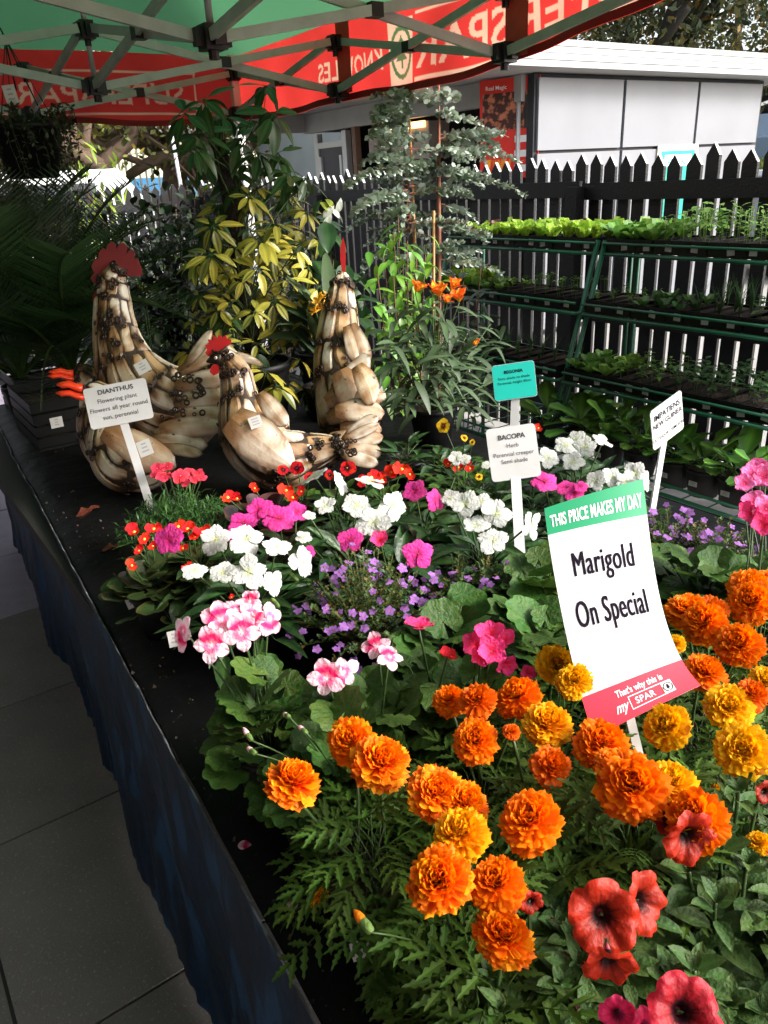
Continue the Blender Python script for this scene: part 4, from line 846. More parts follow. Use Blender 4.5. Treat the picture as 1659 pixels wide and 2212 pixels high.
TRAY = b.build('tray', [M_blackp, M_soil], False)
b = MB(); b.box((-0.0045, 0, 0), (-0.003, 0.03, 0.028)); LAB = b.build('price_label', mat('label_faded', (0.34, 0.36, 0.36), 0.6), False)
def tray(kind, x, y, z, where, size, nrow=3, ncol=3, seed=0, k2=None):
    rng = random.Random(seed); d = (DESC[kind] if not k2 else 'green')+(' and red' if k2 else '')
    t = thing('seedling_tray', 'tray of %s seedlings, %s' % (d, where), 'seedling tray', (x, y, z), rng.uniform(-0.02, 0.02), 'seedling trays on the green racks')
    ob('tray', TRAY, t)
    for i in range(2): ob('price_label', LAB, t, T(0, 0.03+0.11*i+rng.uniform(-0.02, 0.02), 0.012) @ RX(rng.uniform(-0.15, 0.15)))
    for i in range(ncol):
        for j in range(nrow):
            kk = k2 if (k2 and rng.random() < 0.3) else kind; s = size*rng.uniform(0.8, 1.15)
            ob('seedling', rng.choice(SD[kk]), t, T(0.035+0.095*i+rng.uniform(-0.01, 0.01), (j+0.5)*TL/nrow+rng.uniform(-0.01, 0.01), 0.045) @ RZ(rng.uniform(0, 6.28)) @ RX(rng.uniform(-0.12, 0.12)) @ S(s))
    return t
def rack(ya, yb, label, shelf_rows):
    r = thing('plant_rack', label, 'rack', (0, ya, 0), 0, 'green stepped seedling racks'); L_ = yb-ya
    for yy in (0.0, L_):
        b = MB(); b.tube([(2.815, yy, 1.30), (2.42, yy, 0.0)], 0.011, 8); ob('front_leg', b.build('front_leg', M_rackg), r)
        b = MB(); b.tube([(3.05, yy, 1.28), (3.05, yy, 0.0)], 0.011, 8); ob('back_leg', b.build('back_leg', M_rackg), r)
    for si, (sx_, sz) in enumerate(SH):
        s = MB(); s.tube([(sx_, 0, sz), (sx_, L_, sz)], 0.0085, 8); sh = ob('shelf', s.build('shelf', M_rackg), r)
        s = MB(); s.tube([(sx_-0.004, 0, sz+0.045), (sx_-0.004, L_, sz+0.045)], 0.006, 6); ob('rail', s.build('rail', M_rackg), sh)
        s = MB(); s.tube([(3.05, 0, sz), (3.05, L_, sz)], 0.0085, 8); ob('rail', s.build('rail', M_rackg), sh)
        for k in range(9): s = MB(); yy = L_*(k+0.5)/9; s.tube([(sx_, yy, sz), (3.05, yy, sz)], 0.003, 5); ob('wire', s.build('wire', M_rackg), sh)
        for yy in (0.0, L_): s = MB(); s.tube([(sx_, yy, sz), (3.05, yy, sz)], 0.008, 6); ob('rail', s.build('rail', M_rackg), sh)
    return r
rack(2.37, 3.38, 'green stepped rack nearer the eucalyptus, holding lettuce on top', None)
rack(1.32, 2.33, 'green stepped rack at the right end, holding mixed herb seedlings', None)
SHN = ['top shelf', 'second shelf', 'third shelf', 'bottom shelf']
LAYOUT = [  # per shelf, from the far (left) end towards the near (right) end
 [('lettuce', .06, 'redlettuce'), ('lettuce', .075, None), ('lettuce', .075, 'redlettuce'), ('lettuce', .08, None), ('chard', .11, None), ('basil', .125, None), ('tomato', .10, None), ('chard', .11, None)],
 [('lettuce', .085, None), ('chard', .06, None), ('cress', .065, None), ('cress', .07, None), ('basil', .05, None), ('cabbage', .06, None), ('chive', .11, None), ('pepper', .10, None)],
 [None, ('fennel', .08, None), ('fennel', .07, None), ('chive', .07, None), ('chard', .075, None), ('basil', .09, None), ('pepper', .11, None), ('pepper', .115, None)],
]
for si, rowk in enumerate(LAYOUT):
    for j, it in enumerate(rowk):
        if it is None: continue
        un = 0 if j < 4 else 1; yy = (3.38-0.25*(j+1)) if un == 0 else (2.33-0.25*(j-3))
        if si == 1: yy -= 0.0
        side = 'left rack' if un == 0 else 'right rack'
        tray(it[0], SH[si][0]+0.01, yy, SH[si][1]+0.009, '%s on the %s of the %s' % (ORD[j % 4], SHN[si], side), it[1], 3, 3, si*10+j, it[2])
# potted chard on the bottom shelf
CHL = [leaf_mb(1, 0.42, 8, 0.3, 0.35, lambda t: 0.12 if t < 0.3 else 0.12+0.95*sin(pi*min(1, (t-0.3)/0.78))**0.8, 0.05, (1, 1, 1), (0.95, 1, 0.9), (2.2, 2.2, 1.6), 4, 0.09).build('leaf', mat('chard_leaf', (0.075, 0.17, 0.03), 0.4, vcol=True, trans=0.25, rnd=0.3, spec=0.5) if i == 0 else bpy.data.materials['chard_leaf'], True, True) for i in range(2)]
POTC = pot_mesh(0.075, 0.115)
for i, (u, v, lab) in enumerate(((1452, 1075, 'potted chard behind the impatiens sign stake'), (1515, 1088, 'potted chard second from the impatiens sign on the bottom shelf'), (1585, 1098, 'potted chard third along the bottom shelf, above the pink geranium'), (1250, 1040, 'potted chard behind the white impatiens'), (1310, 1050, 'potted chard left of the impatiens sign'), (1378, 1060, 'leafy chard pot half hidden by the impatiens sign'), (1652, 1110, 'potted chard at the right end of the bottom shelf'), (1180, 1010, 'potted chard behind the teal sign stake'), (1255, 985, 'broad leaved chard at the back of the bottom shelf'), (1340, 1000, 'chard seedling pot in the back row'))):
    p = atx(u, v, 2.56 if i < 8 else 2.7); r = plant('chard_plant', lab, 'potted plant', p.x, p.y, 0.41, POTC, 'potted chard on the bottom shelf')
    dome(r, CHL, 11, 0.075, 0.13, 0.20, 0.16, i, 0.10, 78, 30, 0.002, sxy=(0, 0))
    price_sticker(None, T(-0.074, 0.0, 0.06) @ RZ(-pi/2) @ RX(pi/2) , 0.035, 0.02, parent=r)
# ================================================================== FLOWERING PLANTS ON THE TABLE
def bedding(name, label, blooms, z, leafkind, nl, lsize, R=None, group=None, base=None, zlo=0.13, zhi=None, up=0.6, cat='potted plant', seed=0, el=(60, -20), buds=(), budk='green', budr=0.012, zvar=0.015, smat=None, ell=(1, 1), pot=POT, srad=0.0015, petiole=0.0011, svar=(0.75, 1.2), ndir=None, r0=0.12):
    rng = random.Random(seed*13+len(blooms)+7)
    pts = [(k, atz(u, v, z+(zz if zz is not None else rng.uniform(-zvar, zvar))), r, dirn) for (k, u, v, r, zz, dirn) in [(bl+(None,)*(6-len(bl))) for bl in blooms]]
    if base is None:
        bx = sum(p.x for _, p, _, _ in pts)/len(pts); by = sum(p.y for _, p, _, _ in pts)/len(pts)
    else:
        q = atz(base[0], base[1], z-0.03); bx, by = q.x, q.y
    bx = max(bx, edge_x(by)+0.085)
    r_ = plant(name, label, cat, bx, by, TZ, pot, group)
    zhi = zhi if zhi is not None else z-TZ-0.035
    if R is None: R = 0.11
    if leafkind: dome(r_, PL[leafkind], nl, R, zlo, zhi, lsize, seed, 0.10, el[0], el[1], petiole, smat, ell=ell, svar=svar, r0=r0)
    for (k, p, rp, dirn) in pts:
        size = rp*depth(p)/F
        n = tocam(p, up)+Vector((rng.uniform(-0.25, 0.25), rng.uniform(-0.25, 0.25), rng.uniform(-0.1, 0.1)))
        if dirn: n = (RR*dirn[0]+UU*dirn[1]-FF*dirn[2])
        flower(r_, k, p, n, size, None, rng, Vector((rng.uniform(-0.02, 0.02), rng.uniform(-0.02, 0.02), 0.09)), srad, smat)
    for (u, v) in buds:
        p = atz(u, v, z)-r_.location; s = budr; st = Vector((0, 0, 0.09)); ob('bud', BUD[budk], r_, orient(p-Vector((0, 0, s*2)), (rng.uniform(-0.4, 0.4), rng.uniform(-0.4, 0.4), 1), (0, 1, 0), s*2.4))
        stems(r_, [curve(st, p-Vector((0, 0, s*2)), (0, 0, 0.02))], 0.0011, smat, 4)
    return r_
GM = 'marigolds in pots at the front of the table'
MZ = 0.985
def mari(label, blooms, seed, nl=46, R=0.13, **kw): return bedding('marigold_plant', label, blooms, kw.pop('z', MZ), 'marigold', nl, 0.072, R*0.86, GM, seed=seed, zlo=0.07, up=0.55, el=(65, -35), srad=0.0022, r0=0.2, **kw)
mari('marigold with three flame orange heads nearest the walkway, at the front left corner', [('bic', 633, 1690, 62), ('bic', 757, 1600, 58, 0.0), ('bic', 822, 1645, 66, 0.01)], 1, 56, 0.095, base=(790, 1735), z=0.965)
mari('marigold with a stack of five yellow and red heads left of the big orange head', [('bic', 942, 1712, 64, 0.0), ('bic', 1002, 1735, 56, -0.01), ('yo', 997, 1800, 66, 0.0), ('bic', 948, 1900, 74, 0.01), ('or', 1072, 1908, 62, -0.01)], 2, 46, 0.085, base=(1010, 1880), buds=((800, 1975),), budk='orange')
mari('marigold with one drooping flame head just above the petunia leaves', [('bic', 1088, 2022, 66, 0.0)], 3, 50, 0.085, base=(1065, 2110), z=0.95)
mari('marigold with one large solid orange head in the middle of the front row', [('or', 1147, 1770, 74, 0.0)], 4, 46, 0.12, base=(1170, 1800))
mari('marigold with a clear orange head and a dull rust head behind it', [('or', 1027, 1600, 54), ('do', 1032, 1513, 42), ('or', 970, 1512, 38), ('or', 1118, 1505, 54)], 5, 50, 0.13, base=(1040, 1600))
mari('marigold with one golden orange and one small deep orange head left of the sign', [('yo', 1183, 1565, 58), ('do', 1190, 1655, 44), ('do', 1105, 1580, 22)], 6, 50, 0.12, base=(1200, 1640))
mari('marigold with a chain of big orange heads in front of the marigold sign', [('or', 1298, 1606, 62, 0.0), ('or', 1365, 1695, 80, 0.01), ('ye', 1448, 1693, 62, 0.0), ('or', 1502, 1768, 72, 0.0), ('or', 1325, 1650, 40)], 7, 60, 0.14, base=(1400, 1720))
mari('marigold with two yellow heads touching the left edge of the sign', [('ye', 1203, 1435, 45), ('ye', 1240, 1470, 42)], 8, 42, 0.11, base=(1215, 1450))
mari('marigold with one lemon yellow head below the right corner of the sign', [('ye', 1440, 1568, 52)], 9, 40, 0.11, base=(1440, 1580))
mari('marigold with two golden yellow heads near the right edge', [('ye', 1574, 1525, 50), ('ye', 1605, 1620, 62, 0.01), ('ye', 1655, 1470, 34)], 10, 50, 0.13, base=(1600, 1600))
mari('marigold with four orange heads right of the sign', [('or', 1488, 1318, 50), ('or', 1520, 1345, 52, 0.01), ('do', 1540, 1318, 36), ('or', 1596, 1392, 54), ('ye', 1458, 1390, 26)], 11, 50, 0.13, base=(1540, 1370))
mari('marigold with an orange head just right of the pink sign foot', [('or', 1522, 1452, 52), ('do', 1625, 1500, 38)], 12, 44, 0.12, base=(1550, 1480))
mari('marigold with two orange heads stacked at the right edge above the others', [('or', 1620, 1270, 48), ('or', 1622, 1300, 50, 0.01), ('or', 1655, 1262, 40)], 13, 40, 0.11, base=(1640, 1310))
mari('marigold with a single small orange head low at the right edge among petunia stems', [('ye', 1640, 1820, 30)], 14, 56, 0.13, base=(1560, 1850), z=0.95)
mari('marigold without open heads between the front row and the petunias', [('ye', 1545, 1700, 10)], 15, 60, 0.14, base=(1300, 1880), z=0.94)
# hanging spent bloom
r_ = [o for o in COL.objects if o.name.startswith('marigold_plant')][0]
flower(r_, 'yo', atz(688, 1935, 0.83), RR*0.5-UU*0.7+FF*-0.3, 0.018, 0, random, Vector((0, 0, 0.12)), 0.0014)
# petunias -----------------------------------------------------------
def petunia(label, blooms, base, nst, R, h, seed, z=0.97):
    rng = random.Random(seed); q = atz(base[0], base[1], z-0.08); q.x = max(q.x, edge_x(q.y)+0.1); r = plant('petunia_plant', label, 'potted plant', q.x, q.y, TZ, POT, 'red petunias at the near edge')
    paths = []
    for i in range(nst):
        az = i*2.4+rng.uniform(-0.3, 0.3); rr = R*sqrt((i+0.5)/nst); top = Vector((rr*cos(az), rr*sin(az), h*(1-0.45*(rr/R)**2)*rng.uniform(0.8, 1.1)))
        pts = curve((rng.uniform(-0.02, 0.02), rng.uniform(-0.02, 0.02), 0.09), top, (cos(az)*0.02, sin(az)*0.02, 0.01), 10); paths.append(pts)
        nn = 9
        for j in range(nn):
            t = 0.25+0.75*j/(nn-1); k = int(t*9.99); p = pts[k].lerp(pts[k+1], t*10-k) if k < 10 else pts[10]
            s = (0.052 if j < nn-3 else 0.030)*rng.uniform(0.75, 1.15); a = az+j*1.9+rng.uniform(-0.4, 0.4)
            for sd in (0, pi):
                if j < nn-4 and rng.random() < 0.25: continue
                e = radians(rng.uniform(0, 30)+(30 if j > nn-3 else 0)); d = Vector((cos(a+sd)*cos(e), sin(a+sd)*cos(e), sin(e))); ob('leaf', rng.choice(PL['petunia']), r, orient(p+d*0.004, d, (0, 0, 1), s))
        for k in range(4): a = rng.uniform(0, 6.3); d = Vector((cos(a)*0.5, sin(a)*0.5, 0.9)); ob('leaf', rng.choice(PL['petunia']), r, orient(top, d, (-cos(a), -sin(a), 0.5), 0.018))
        if rng.random() < 0.6: ob('bud', BUD['dark'], r, orient(top, (rng.uniform(-0.5, 0.5), rng.uniform(-0.5, 0.5), 1), (0, 1, 0), 0.026))
    stems(r, paths, 0.0021, None, 6)
    for (k, u, v, rp, zz, dn) in blooms:
        p = atz(u, v, z+zz); flower(r, k, p, RR*dn[0]+UU*dn[1]-FF*dn[2], rp*depth(p)/F, None, rng, Vector((0, 0, 0.1)), 0.002)
    return r
petunia('petunia with one big open dusky red bloom facing the camera', [('petu', 1305, 1982, 74, 0.03, (-0.05, 0.25, 1.0)), ('petu', 1395, 1950, 66, 0.0, (0.45, 0.1, 0.6)), ('petu', 1318, 2090, 62, 0.03, (-0.1, -0.55, 0.9))], (1330, 2050), 11, 0.12, 0.21, 1)
petunia('petunia with one coral red bloom resting on an orange marigold', [('petu', 1492, 1812, 60, 0.02, (0.15, -0.15, 1.0)), ('petu', 1440, 1775, 30, 0.0, (-0.6, 0.3, 0.5))], (1560, 1850), 11, 0.12, 0.23, 2)
petunia('petunia with dark throated crimson bloom at the bottom edge', [('petm', 1482, 2190, 84, 0.03, (0.05, 0.45, 0.9)), ('petk', 1335, 2195, 40, 0.0, (-0.2, 0.1, 1.0)), ('petk', 1400, 2225, 45, 0.0, (0.4, 0.2, 0.8))], (1450, 2160), 9, 0.11, 0.20, 3, 0.965)
petunia('petunia with only buds and grey green leaves left of the open blooms', [], (1170, 2010), 9, 0.10, 0.19, 4)
petunia('petunia with budded upright shoots at the right bottom corner', [], (1640, 2050), 11, 0.12, 0.22, 5)
petunia('low petunia at the very bottom left of the red blooms', [('petu', 1148, 1950, 26, -0.02, (0.2, 0, 1))], (1180, 2170), 9, 0.10, 0.17, 6)
petunia('petunia with tall leafy shoots below the right hand yellow marigolds', [('petu', 1655, 1712, 26, 0.0, (0.2, 0, 1))], (1630, 1900), 9, 0.10, 0.23, 7)
# geraniums -----------------------------------------------------------
def gera(label, blooms, seed, nl=34, R=0.13, ls=0.033, z=0.97, kind='geranium', group='geraniums with round ruffled leaves', **kw):
    return bedding('geranium_plant', label, blooms, z, kind, nl, ls, R, group, seed=seed, zlo=0.08, up=0.35, el=(50, 0), srad=0.0016, petiole=0.0014, svar=(0.6, 1.15), **kw)
gera('regal geranium with a large pink cluster blotched magenta, at the walkway side', [('pel', 397, 1365, 42, 0.0, (-0.6, 0.2, 0.7)), ('pel', 478, 1340, 46, 0.01), ('pel', 456, 1395, 46, 0.0, (0.0, 0.0, 1)), ('pel', 522, 1368, 46, 0.0, (0.15, 0.1, 1)), ('pel', 508, 1318, 38, 0.015), ('pel', 545, 1328, 38, 0.01), ('pel', 582, 1335, 40, 0.0, (0.5, 0.2, 0.8)), ('pel', 540, 1300, 30, 0.02)], 1, 56, 0.10, base=(560, 1425), z=1.0, zhi=0.245)
gera('regal geranium with a small two flower pink cluster and ruffled leaves', [('pel', 705, 1467, 46, 0.0, (-0.1, 0.1, 1)), ('pel', 742, 1452, 40, 0.0, (0.3, 0.15, 0.9))], 2, 50, 0.095, base=(735, 1535), z=0.99, zhi=0.235, buds=((540, 1575), (548, 1603), (660, 1560), (622, 1525)), budk='pink', budr=0.009)
gera('regal geranium with two pale pink blooms seen from the side', [('pel', 815, 1398, 38, 0.0, (-0.2, 0.5, 0.6)), ('pel', 842, 1420, 36, 0.0, (0.3, 0.6, 0.5))], 3, 44, 0.12, base=(850, 1470), z=0.98, zhi=0.225)
gera('geranium with a magenta red cluster between the leaves in the middle', [('ger_m', 1028, 1395, 36, 0.0), ('ger_m', 1060, 1372, 38, 0.02), ('ger_m', 1062, 1408, 38, 0.01), ('ger_m', 1088, 1385, 32, 0.0), ('ger_m', 1092, 1432, 30, -0.02, (0.3, -0.3, 0.8)), ('ger_m', 1040, 1420, 30, 0.0)], 4, 50, 0.13, base=(1020, 1440), z=0.99, zhi=0.23)
gera('geranium with one upright scarlet floret left of the magenta cluster', [('ger_r', 966, 1420, 26, 0.0, (0.1, 0.8, 0.4)), ('ger_m', 905, 1356, 38, 0.03, (0.0, 1.0, 0.15))], 5, 44, 0.12, base=(930, 1410), z=0.975, zhi=0.215)
gera('ivy leaved geranium without flowers below the bacopa sign', [('ger_m', 1140, 1455, 22, 0.0)], 6, 48, 0.15, 0.042, 0.95, 'geranium', base=(1130, 1290), zhi=0.19)
gera('ivy leaved geranium spreading left of the bacopa sign stake', [], 7, 40, 0.13, 0.040, 0.94, 'geranium', base=(985, 1310), zhi=0.17) if False else None
def greenery(label, u, v, seed, nl=40, R=0.13, ls=0.04, z=0.93, kind='geranium'):
    q = atz(u, v, z); r = plant('geranium_plant', label, 'potted plant', q.x, q.y, TZ, POT, 'geraniums with round ruffled leaves'); dome(r, PL[kind], nl, R, 0.10, z-TZ, ls, seed, 0.10, 50, 0, 0.0016, svar=(0.6, 1.15)); return r
greenery('leafy geranium without flowers in front of the purple bacopa', 985, 1305, 21, 44, 0.13)
greenery('leafy geranium without flowers between the bacopa stake and the sign', 1170, 1210, 22, 46, 0.13)
greenery('broad leaved geranium right of the marigold sign', 1520, 1190, 23, 50, 0.16, 0.045)
greenery('dark leafy geranium behind the right hand orange marigolds', 1620, 1210, 24, 46, 0.15, 0.045)
greenery('geranium foliage filling the space above the yellow marigolds', 1180, 1330, 25, 46, 0.13, 0.042)
greenery('geranium with yellowing lower leaf beside the first marigold', 680, 1640, 26, 26, 0.08, 0.036, 0.88)
greenery('small leafy geranium behind the two flower pink cluster', 790, 1480, 27, 36, 0.11, 0.036, 0.92)
gera('geranium with a ruffled pink double cluster at the right edge', [('ger_k', 1625, 1028, 34, 0.0), ('ger_k', 1608, 1045, 24, 0.0), ('ger_k', 1652, 1030, 28, 0.0), ('ger_k', 1640, 1010, 24, 0.01)], 8, 30, 0.12, 0.042, 1.0, base=(1680, 1150), zhi=0.17)
gera('geranium with a big coral pink cluster below the first one at the right edge', [('ger_k', 1630, 1085, 30, 0.0), ('ger_k', 1655, 1100, 36, 0.01), ('ger_m', 1622, 1112, 28, 0.0), ('ger_m', 1650, 1135, 32, -0.01), ('ger_m', 1610, 1100, 20, 0.0)], 9, 34, 0.13, 0.042, 0.99, base=(1640, 1190), zhi=0.16)
# impatiens -----------------------------------------------------------
def imp(label, blooms, seed, nl=44, R=0.13, z=0.95, **kw):
    return bedding('impatiens_plant', label, blooms, z, kw.pop('kind', 'impatiens'), nl, kw.pop('ls', 0.085), R, 'impatiens in the middle of the table', seed=seed, zlo=0.10, up=0.5, el=(45, -10), srad=0.002, petiole=0.0014, **kw)
imp('white impatiens with seven blooms, nearest the walkway', [('imp_w', 466, 1165, 36), ('imp_w', 530, 1165, 42, 0.01), ('imp_w', 597, 1182, 34, 0.0, (0.3, 0.7, 0.5)), ('imp_w', 480, 1237, 34), ('imp_w', 420, 1232, 30), ('imp_w', 537, 1237, 45, 0.02), ('imp_w', 590, 1258, 30, 0.0, (0.6, 0.1, 0.6)), ('imp_w', 654, 1215, 38, 0.0, (0.8, 0.1, 0.6))], 1, 56, 0.15, buds=((640, 1230), (598, 1285)), budk='green')
imp('pink impatiens with a single magenta bloom beside red begonias', [('imp_p', 365, 1165, 38, 0.01, (-0.3, 0.2, 0.9)), ('imp_p', 525, 1130, 34), ('imp_p', 512, 1152, 28)], 2, 34, 0.11, base=(430, 1180), z=0.93)
imp('pink impatiens with three blooms above the white ones', [('imp_p', 603, 1120, 40, 0.01), ('imp_p', 560, 1100, 32), ('imp_p', 640, 1105, 26), ('imp_p', 662, 1192, 20)], 3, 40, 0.12, z=0.94)
imp('white impatiens with a dense cluster left of the pink blooms in the middle', [('imp_w', 770, 1092, 36, 0.0), ('imp_w', 808, 1128, 40, 0.01), ('imp_w', 847, 1092, 34, 0.0, (0.4, 0.1, 0.8)), ('imp_w', 702, 1092, 26), ('imp_w', 655, 1160, 20), ('imp_w', 668, 1115, 16)], 4, 56, 0.15, z=0.95)
imp('white impatiens with two blooms seen from the side next to the small rooster', [('imp_w', 680, 1030, 34, 0.0, (-0.5, 0.8, 0.3)), ('imp_w', 735, 1042, 32, 0.0, (0.8, 0.3, 0.3)), ('imp_w', 800, 1040, 34, 0.0, (0.1, 1.0, 0.3))], 5, 44, 0.14, z=0.95)
imp('pink impatiens with two blooms right of the middle white cluster', [('imp_p', 896, 1062, 32), ('imp_p', 940, 1080, 28, 0.0, (0.6, 0.1, 0.7))], 6, 34, 0.11, z=0.95)
imp('pink impatiens with two separate blooms behind the tall bacopa', [('imp_p', 757, 1166, 34, 0.0, (-0.2, 0.4, 0.8)), ('imp_p', 903, 1196, 36, 0.0, (0.2, -0.1, 1)), ('ger_m', 820, 1168, 24)], 7, 34, 0.13, base=(850, 1190), z=0.94)
imp('white impatiens with five blooms around the bacopa sign stake', [('imp_w', 1005, 1090, 36), ('imp_w', 1072, 1110, 38, 0.01), ('imp_w', 1028, 1136, 32), ('imp_w', 1066, 1168, 36), ('imp_w', 1147, 1135, 34, 0.0, (0.7, -0.1, 0.6)), ('imp_w', 975, 1078, 24), ('imp_w', 1040, 1085, 26)], 8, 60, 0.15, z=0.955)
imp('white impatiens with five blooms behind the bacopa sign, beside the racks', [('imp_w', 1183, 988, 26), ('imp_w', 1222, 962, 28, 0.01), ('imp_w', 1238, 998, 26), ('imp_w', 1264, 965, 28), ('imp_w', 1302, 955, 26, 0.0, (0.3, 0.7, 0.5)), ('imp_w', 1245, 948, 22)], 9, 50, 0.15, z=0.96, kind='impatiens')
gera('white geranium cluster behind the top edge of the sign', [('imp_w', 1288, 1038, 24), ('imp_w', 1320, 1030, 26), ('imp_w', 1372, 1022, 28), ('imp_w', 1395, 1040, 24, 0.0, (0.7, 0, 0.6)), ('imp_w', 1350, 1040, 22)], 10, 36, 0.13, 0.04, 0.97, base=(1330, 1060))
imp('pink impatiens with three blooms right of the bacopa sign', [('imp_p', 1176, 1040, 30, 0.01), ('imp_p', 1222, 1055, 26), ('imp_p', 1255, 1050, 18), ('imp_p', 1240, 1068, 22)], 11, 36, 0.12, z=0.95)
# begonias and pansies ---------------------------------------------------
def beg(label, blooms, seed, kind='begonia', k='beg', nl=44, R=0.11, z=0.92, ls=0.032, **kw):
    return bedding('begonia_plant', label, blooms, z, kind, nl, ls, R, 'red begonias', seed=seed, zlo=0.09, up=0.5, el=(45, 5), srad=0.0018, petiole=0.0015, **kw)
beg('red begonia with green leaves at the walkway side below the dianthus', [('beg', 290, 1150, 22), ('beg', 332, 1143, 20), ('beg', 312, 1165, 18), ('beg', 285, 1222, 16), ('beg', 330, 1180, 14), ('beg', 352, 1148, 14), ('beg', 300, 1190, 14)], 1, nl=46, base=(330, 1210))
beg('red begonia cluster between the dianthus and the white impatiens', [('beg', 385, 1138, 20), ('beg', 405, 1143, 22, 0.01), ('beg', 438, 1150, 22), ('beg', 420, 1160, 16), ('beg', 395, 1185, 14), ('beg', 405, 1225, 14)], 2, nl=40)
beg('bronze leaved begonia with scarlet flowers beside the small rooster', [('beg', 492, 1075, 20), ('beg', 512, 1078, 18), ('beg', 618, 1060, 20), ('beg', 632, 1075, 18), ('beg', 550, 1055, 14), ('beg', 650, 1062, 14)], 3, 'bronze', nl=30, R=0.13, ls=0.045, base=(575, 1085))
beg('small red begonia tucked between impatiens in the middle', [('beg', 500, 1290, 8)], 4, 'bronze', nl=34, R=0.12, ls=0.04, base=(700, 1190), z=0.89)
beg('dark leaved begonia in shade behind the middle white impatiens', [('beg', 990, 1010, 14), ('beg', 1010, 1000, 12)], 5, 'begonia', nl=40, R=0.14, ls=0.038, base=(930, 1130), z=0.90)
def pansy(label, blooms, seed, z=0.91, nl=46, R=0.10, **kw): return bedding('pansy_plant', label, blooms, z, 'basil', nl, 0.034, R, 'pansies', seed=seed, zlo=0.09, up=0.3, el=(50, 10), **kw)
pansy('dark red pansy in front of the small rooster breast', [('pan_r', 642, 1012, 18), ('pan_r', 612, 1015, 14), ('pan_r', 668, 1030, 12)], 1)
pansy('dark red pansy with yellow eye under the small rooster tail', [('pan_r', 750, 1011, 20, 0.02), ('pan_r', 712, 1025, 12)], 2)
pansy('scarlet pansies right of the small rooster tail', [('beg', 802, 1032, 22), ('beg', 825, 1038, 20), ('beg', 868, 1014, 22), ('beg', 845, 1020, 18), ('beg', 885, 1025, 16), ('beg', 782, 1040, 16)], 3, nl=60, R=0.13)
pansy('yellow and black pansies at the foot of the orange alstroemeria', [('pan_y', 958, 920, 17, 0.0, (-0.3, 0.2, 0.8)), ('pan_y', 1003, 946, 9), ('pan_y', 1020, 955, 7)], 4, 0.95, 60, 0.13)
pansy('white and red pansies under the yellow ones', [('imp_w', 985, 988, 18), ('imp_w', 1005, 992, 14), ('beg', 968, 1002, 12), ('beg', 1015, 1012, 12), ('imp_w', 1050, 1005, 12)], 5, 0.94, 70, 0.14)
pansy('leafy pansies with tiny yellow buds left of the bacopa sign', [('pan_y', 1035, 1030, 9), ('beg', 1163, 925, 12)], 6, 0.93, 70, 0.14, base=(1030, 1020))
# dianthus -------------------------------------------------------------
def fine(root, n, R, h, L, m, seed, w=0.12, z0=0.09, el=(75, 20), cols=((1, 1, 1), (0.7, 0.85, 0.8), (1.3, 1.3, 1.0)), lpst=9, stemc=(0.9, 1, 0.7)):
    rng = random.Random(seed); b = MB()
    for i in range(n):
        az = i*2.4+rng.uniform(-.3, .3); rr = R*sqrt((i+0.5)/n); top = Vector((rr*cos(az), rr*sin(az), h*(1-0.5*(rr/R)**2)*rng.uniform(0.75, 1.08))); pts = curve((rr*0.25*cos(az), rr*0.25*sin(az), z0), top, (0, 0, 0.01), 6)
        b.tube(pts, 0.0009, 3, c=stemc)
        for j in range(lpst):
            t = 0.2+0.8*j/lpst; k = min(5, int(t*6)); p = pts[k].lerp(pts[k+1], t*6-k); a = rng.uniform(0, 6.3); e = radians(rng.uniform(*sorted(el))); d = Vector((cos(a)*cos(e), sin(a)*cos(e), sin(e))); s = d.cross(Vector((0.2, 0.1, 1))).normalized(); l = L*rng.uniform(0.6, 1.2); c = cols[rng.randrange(len(cols))]
            q = d*0.5*l+Vector((0, 0, 0.1*l)); b.face([b.vert(p, c), b.vert(p+q+s*l*w, c), b.vert(p+d*l-Vector((0, 0, 0.1*l)), c), b.vert(p+q-s*l*w, c)])
    return ob('foliage', b.build('foliage', m, False, True), root, kind='stuff')
q = atz(380, 1080, 0.90); r = plant('dianthus_plant', 'dianthus with coral pink flowers over fine grassy foliage, at the foot of its white sign', 'potted plant', q.x, q.y)
fine(r, 130, 0.17, 0.20, 0.035, M_dia_l, 1, 0.07, el=(0, 70), lpst=14)
rng = random.Random(4)
for (u, v, rp) in ((340, 1012, 16), (352, 1030, 18), (362, 1008, 14), (335, 1026, 12), (390, 1028, 20), (408, 1022, 14), (420, 1035, 12), (428, 1022, 14), (436, 1032, 12), (402, 1045, 12), (365, 1028, 10)):
    p = atz(u, v, 0.945); flower(r, 'dia', p, tocam(p, 0.5)+Vector((rng.uniform(-.3, .3), rng.uniform(-.3, .3), 0)), rp*depth(p)/F, None, rng, Vector((0, 0, 0.1)))
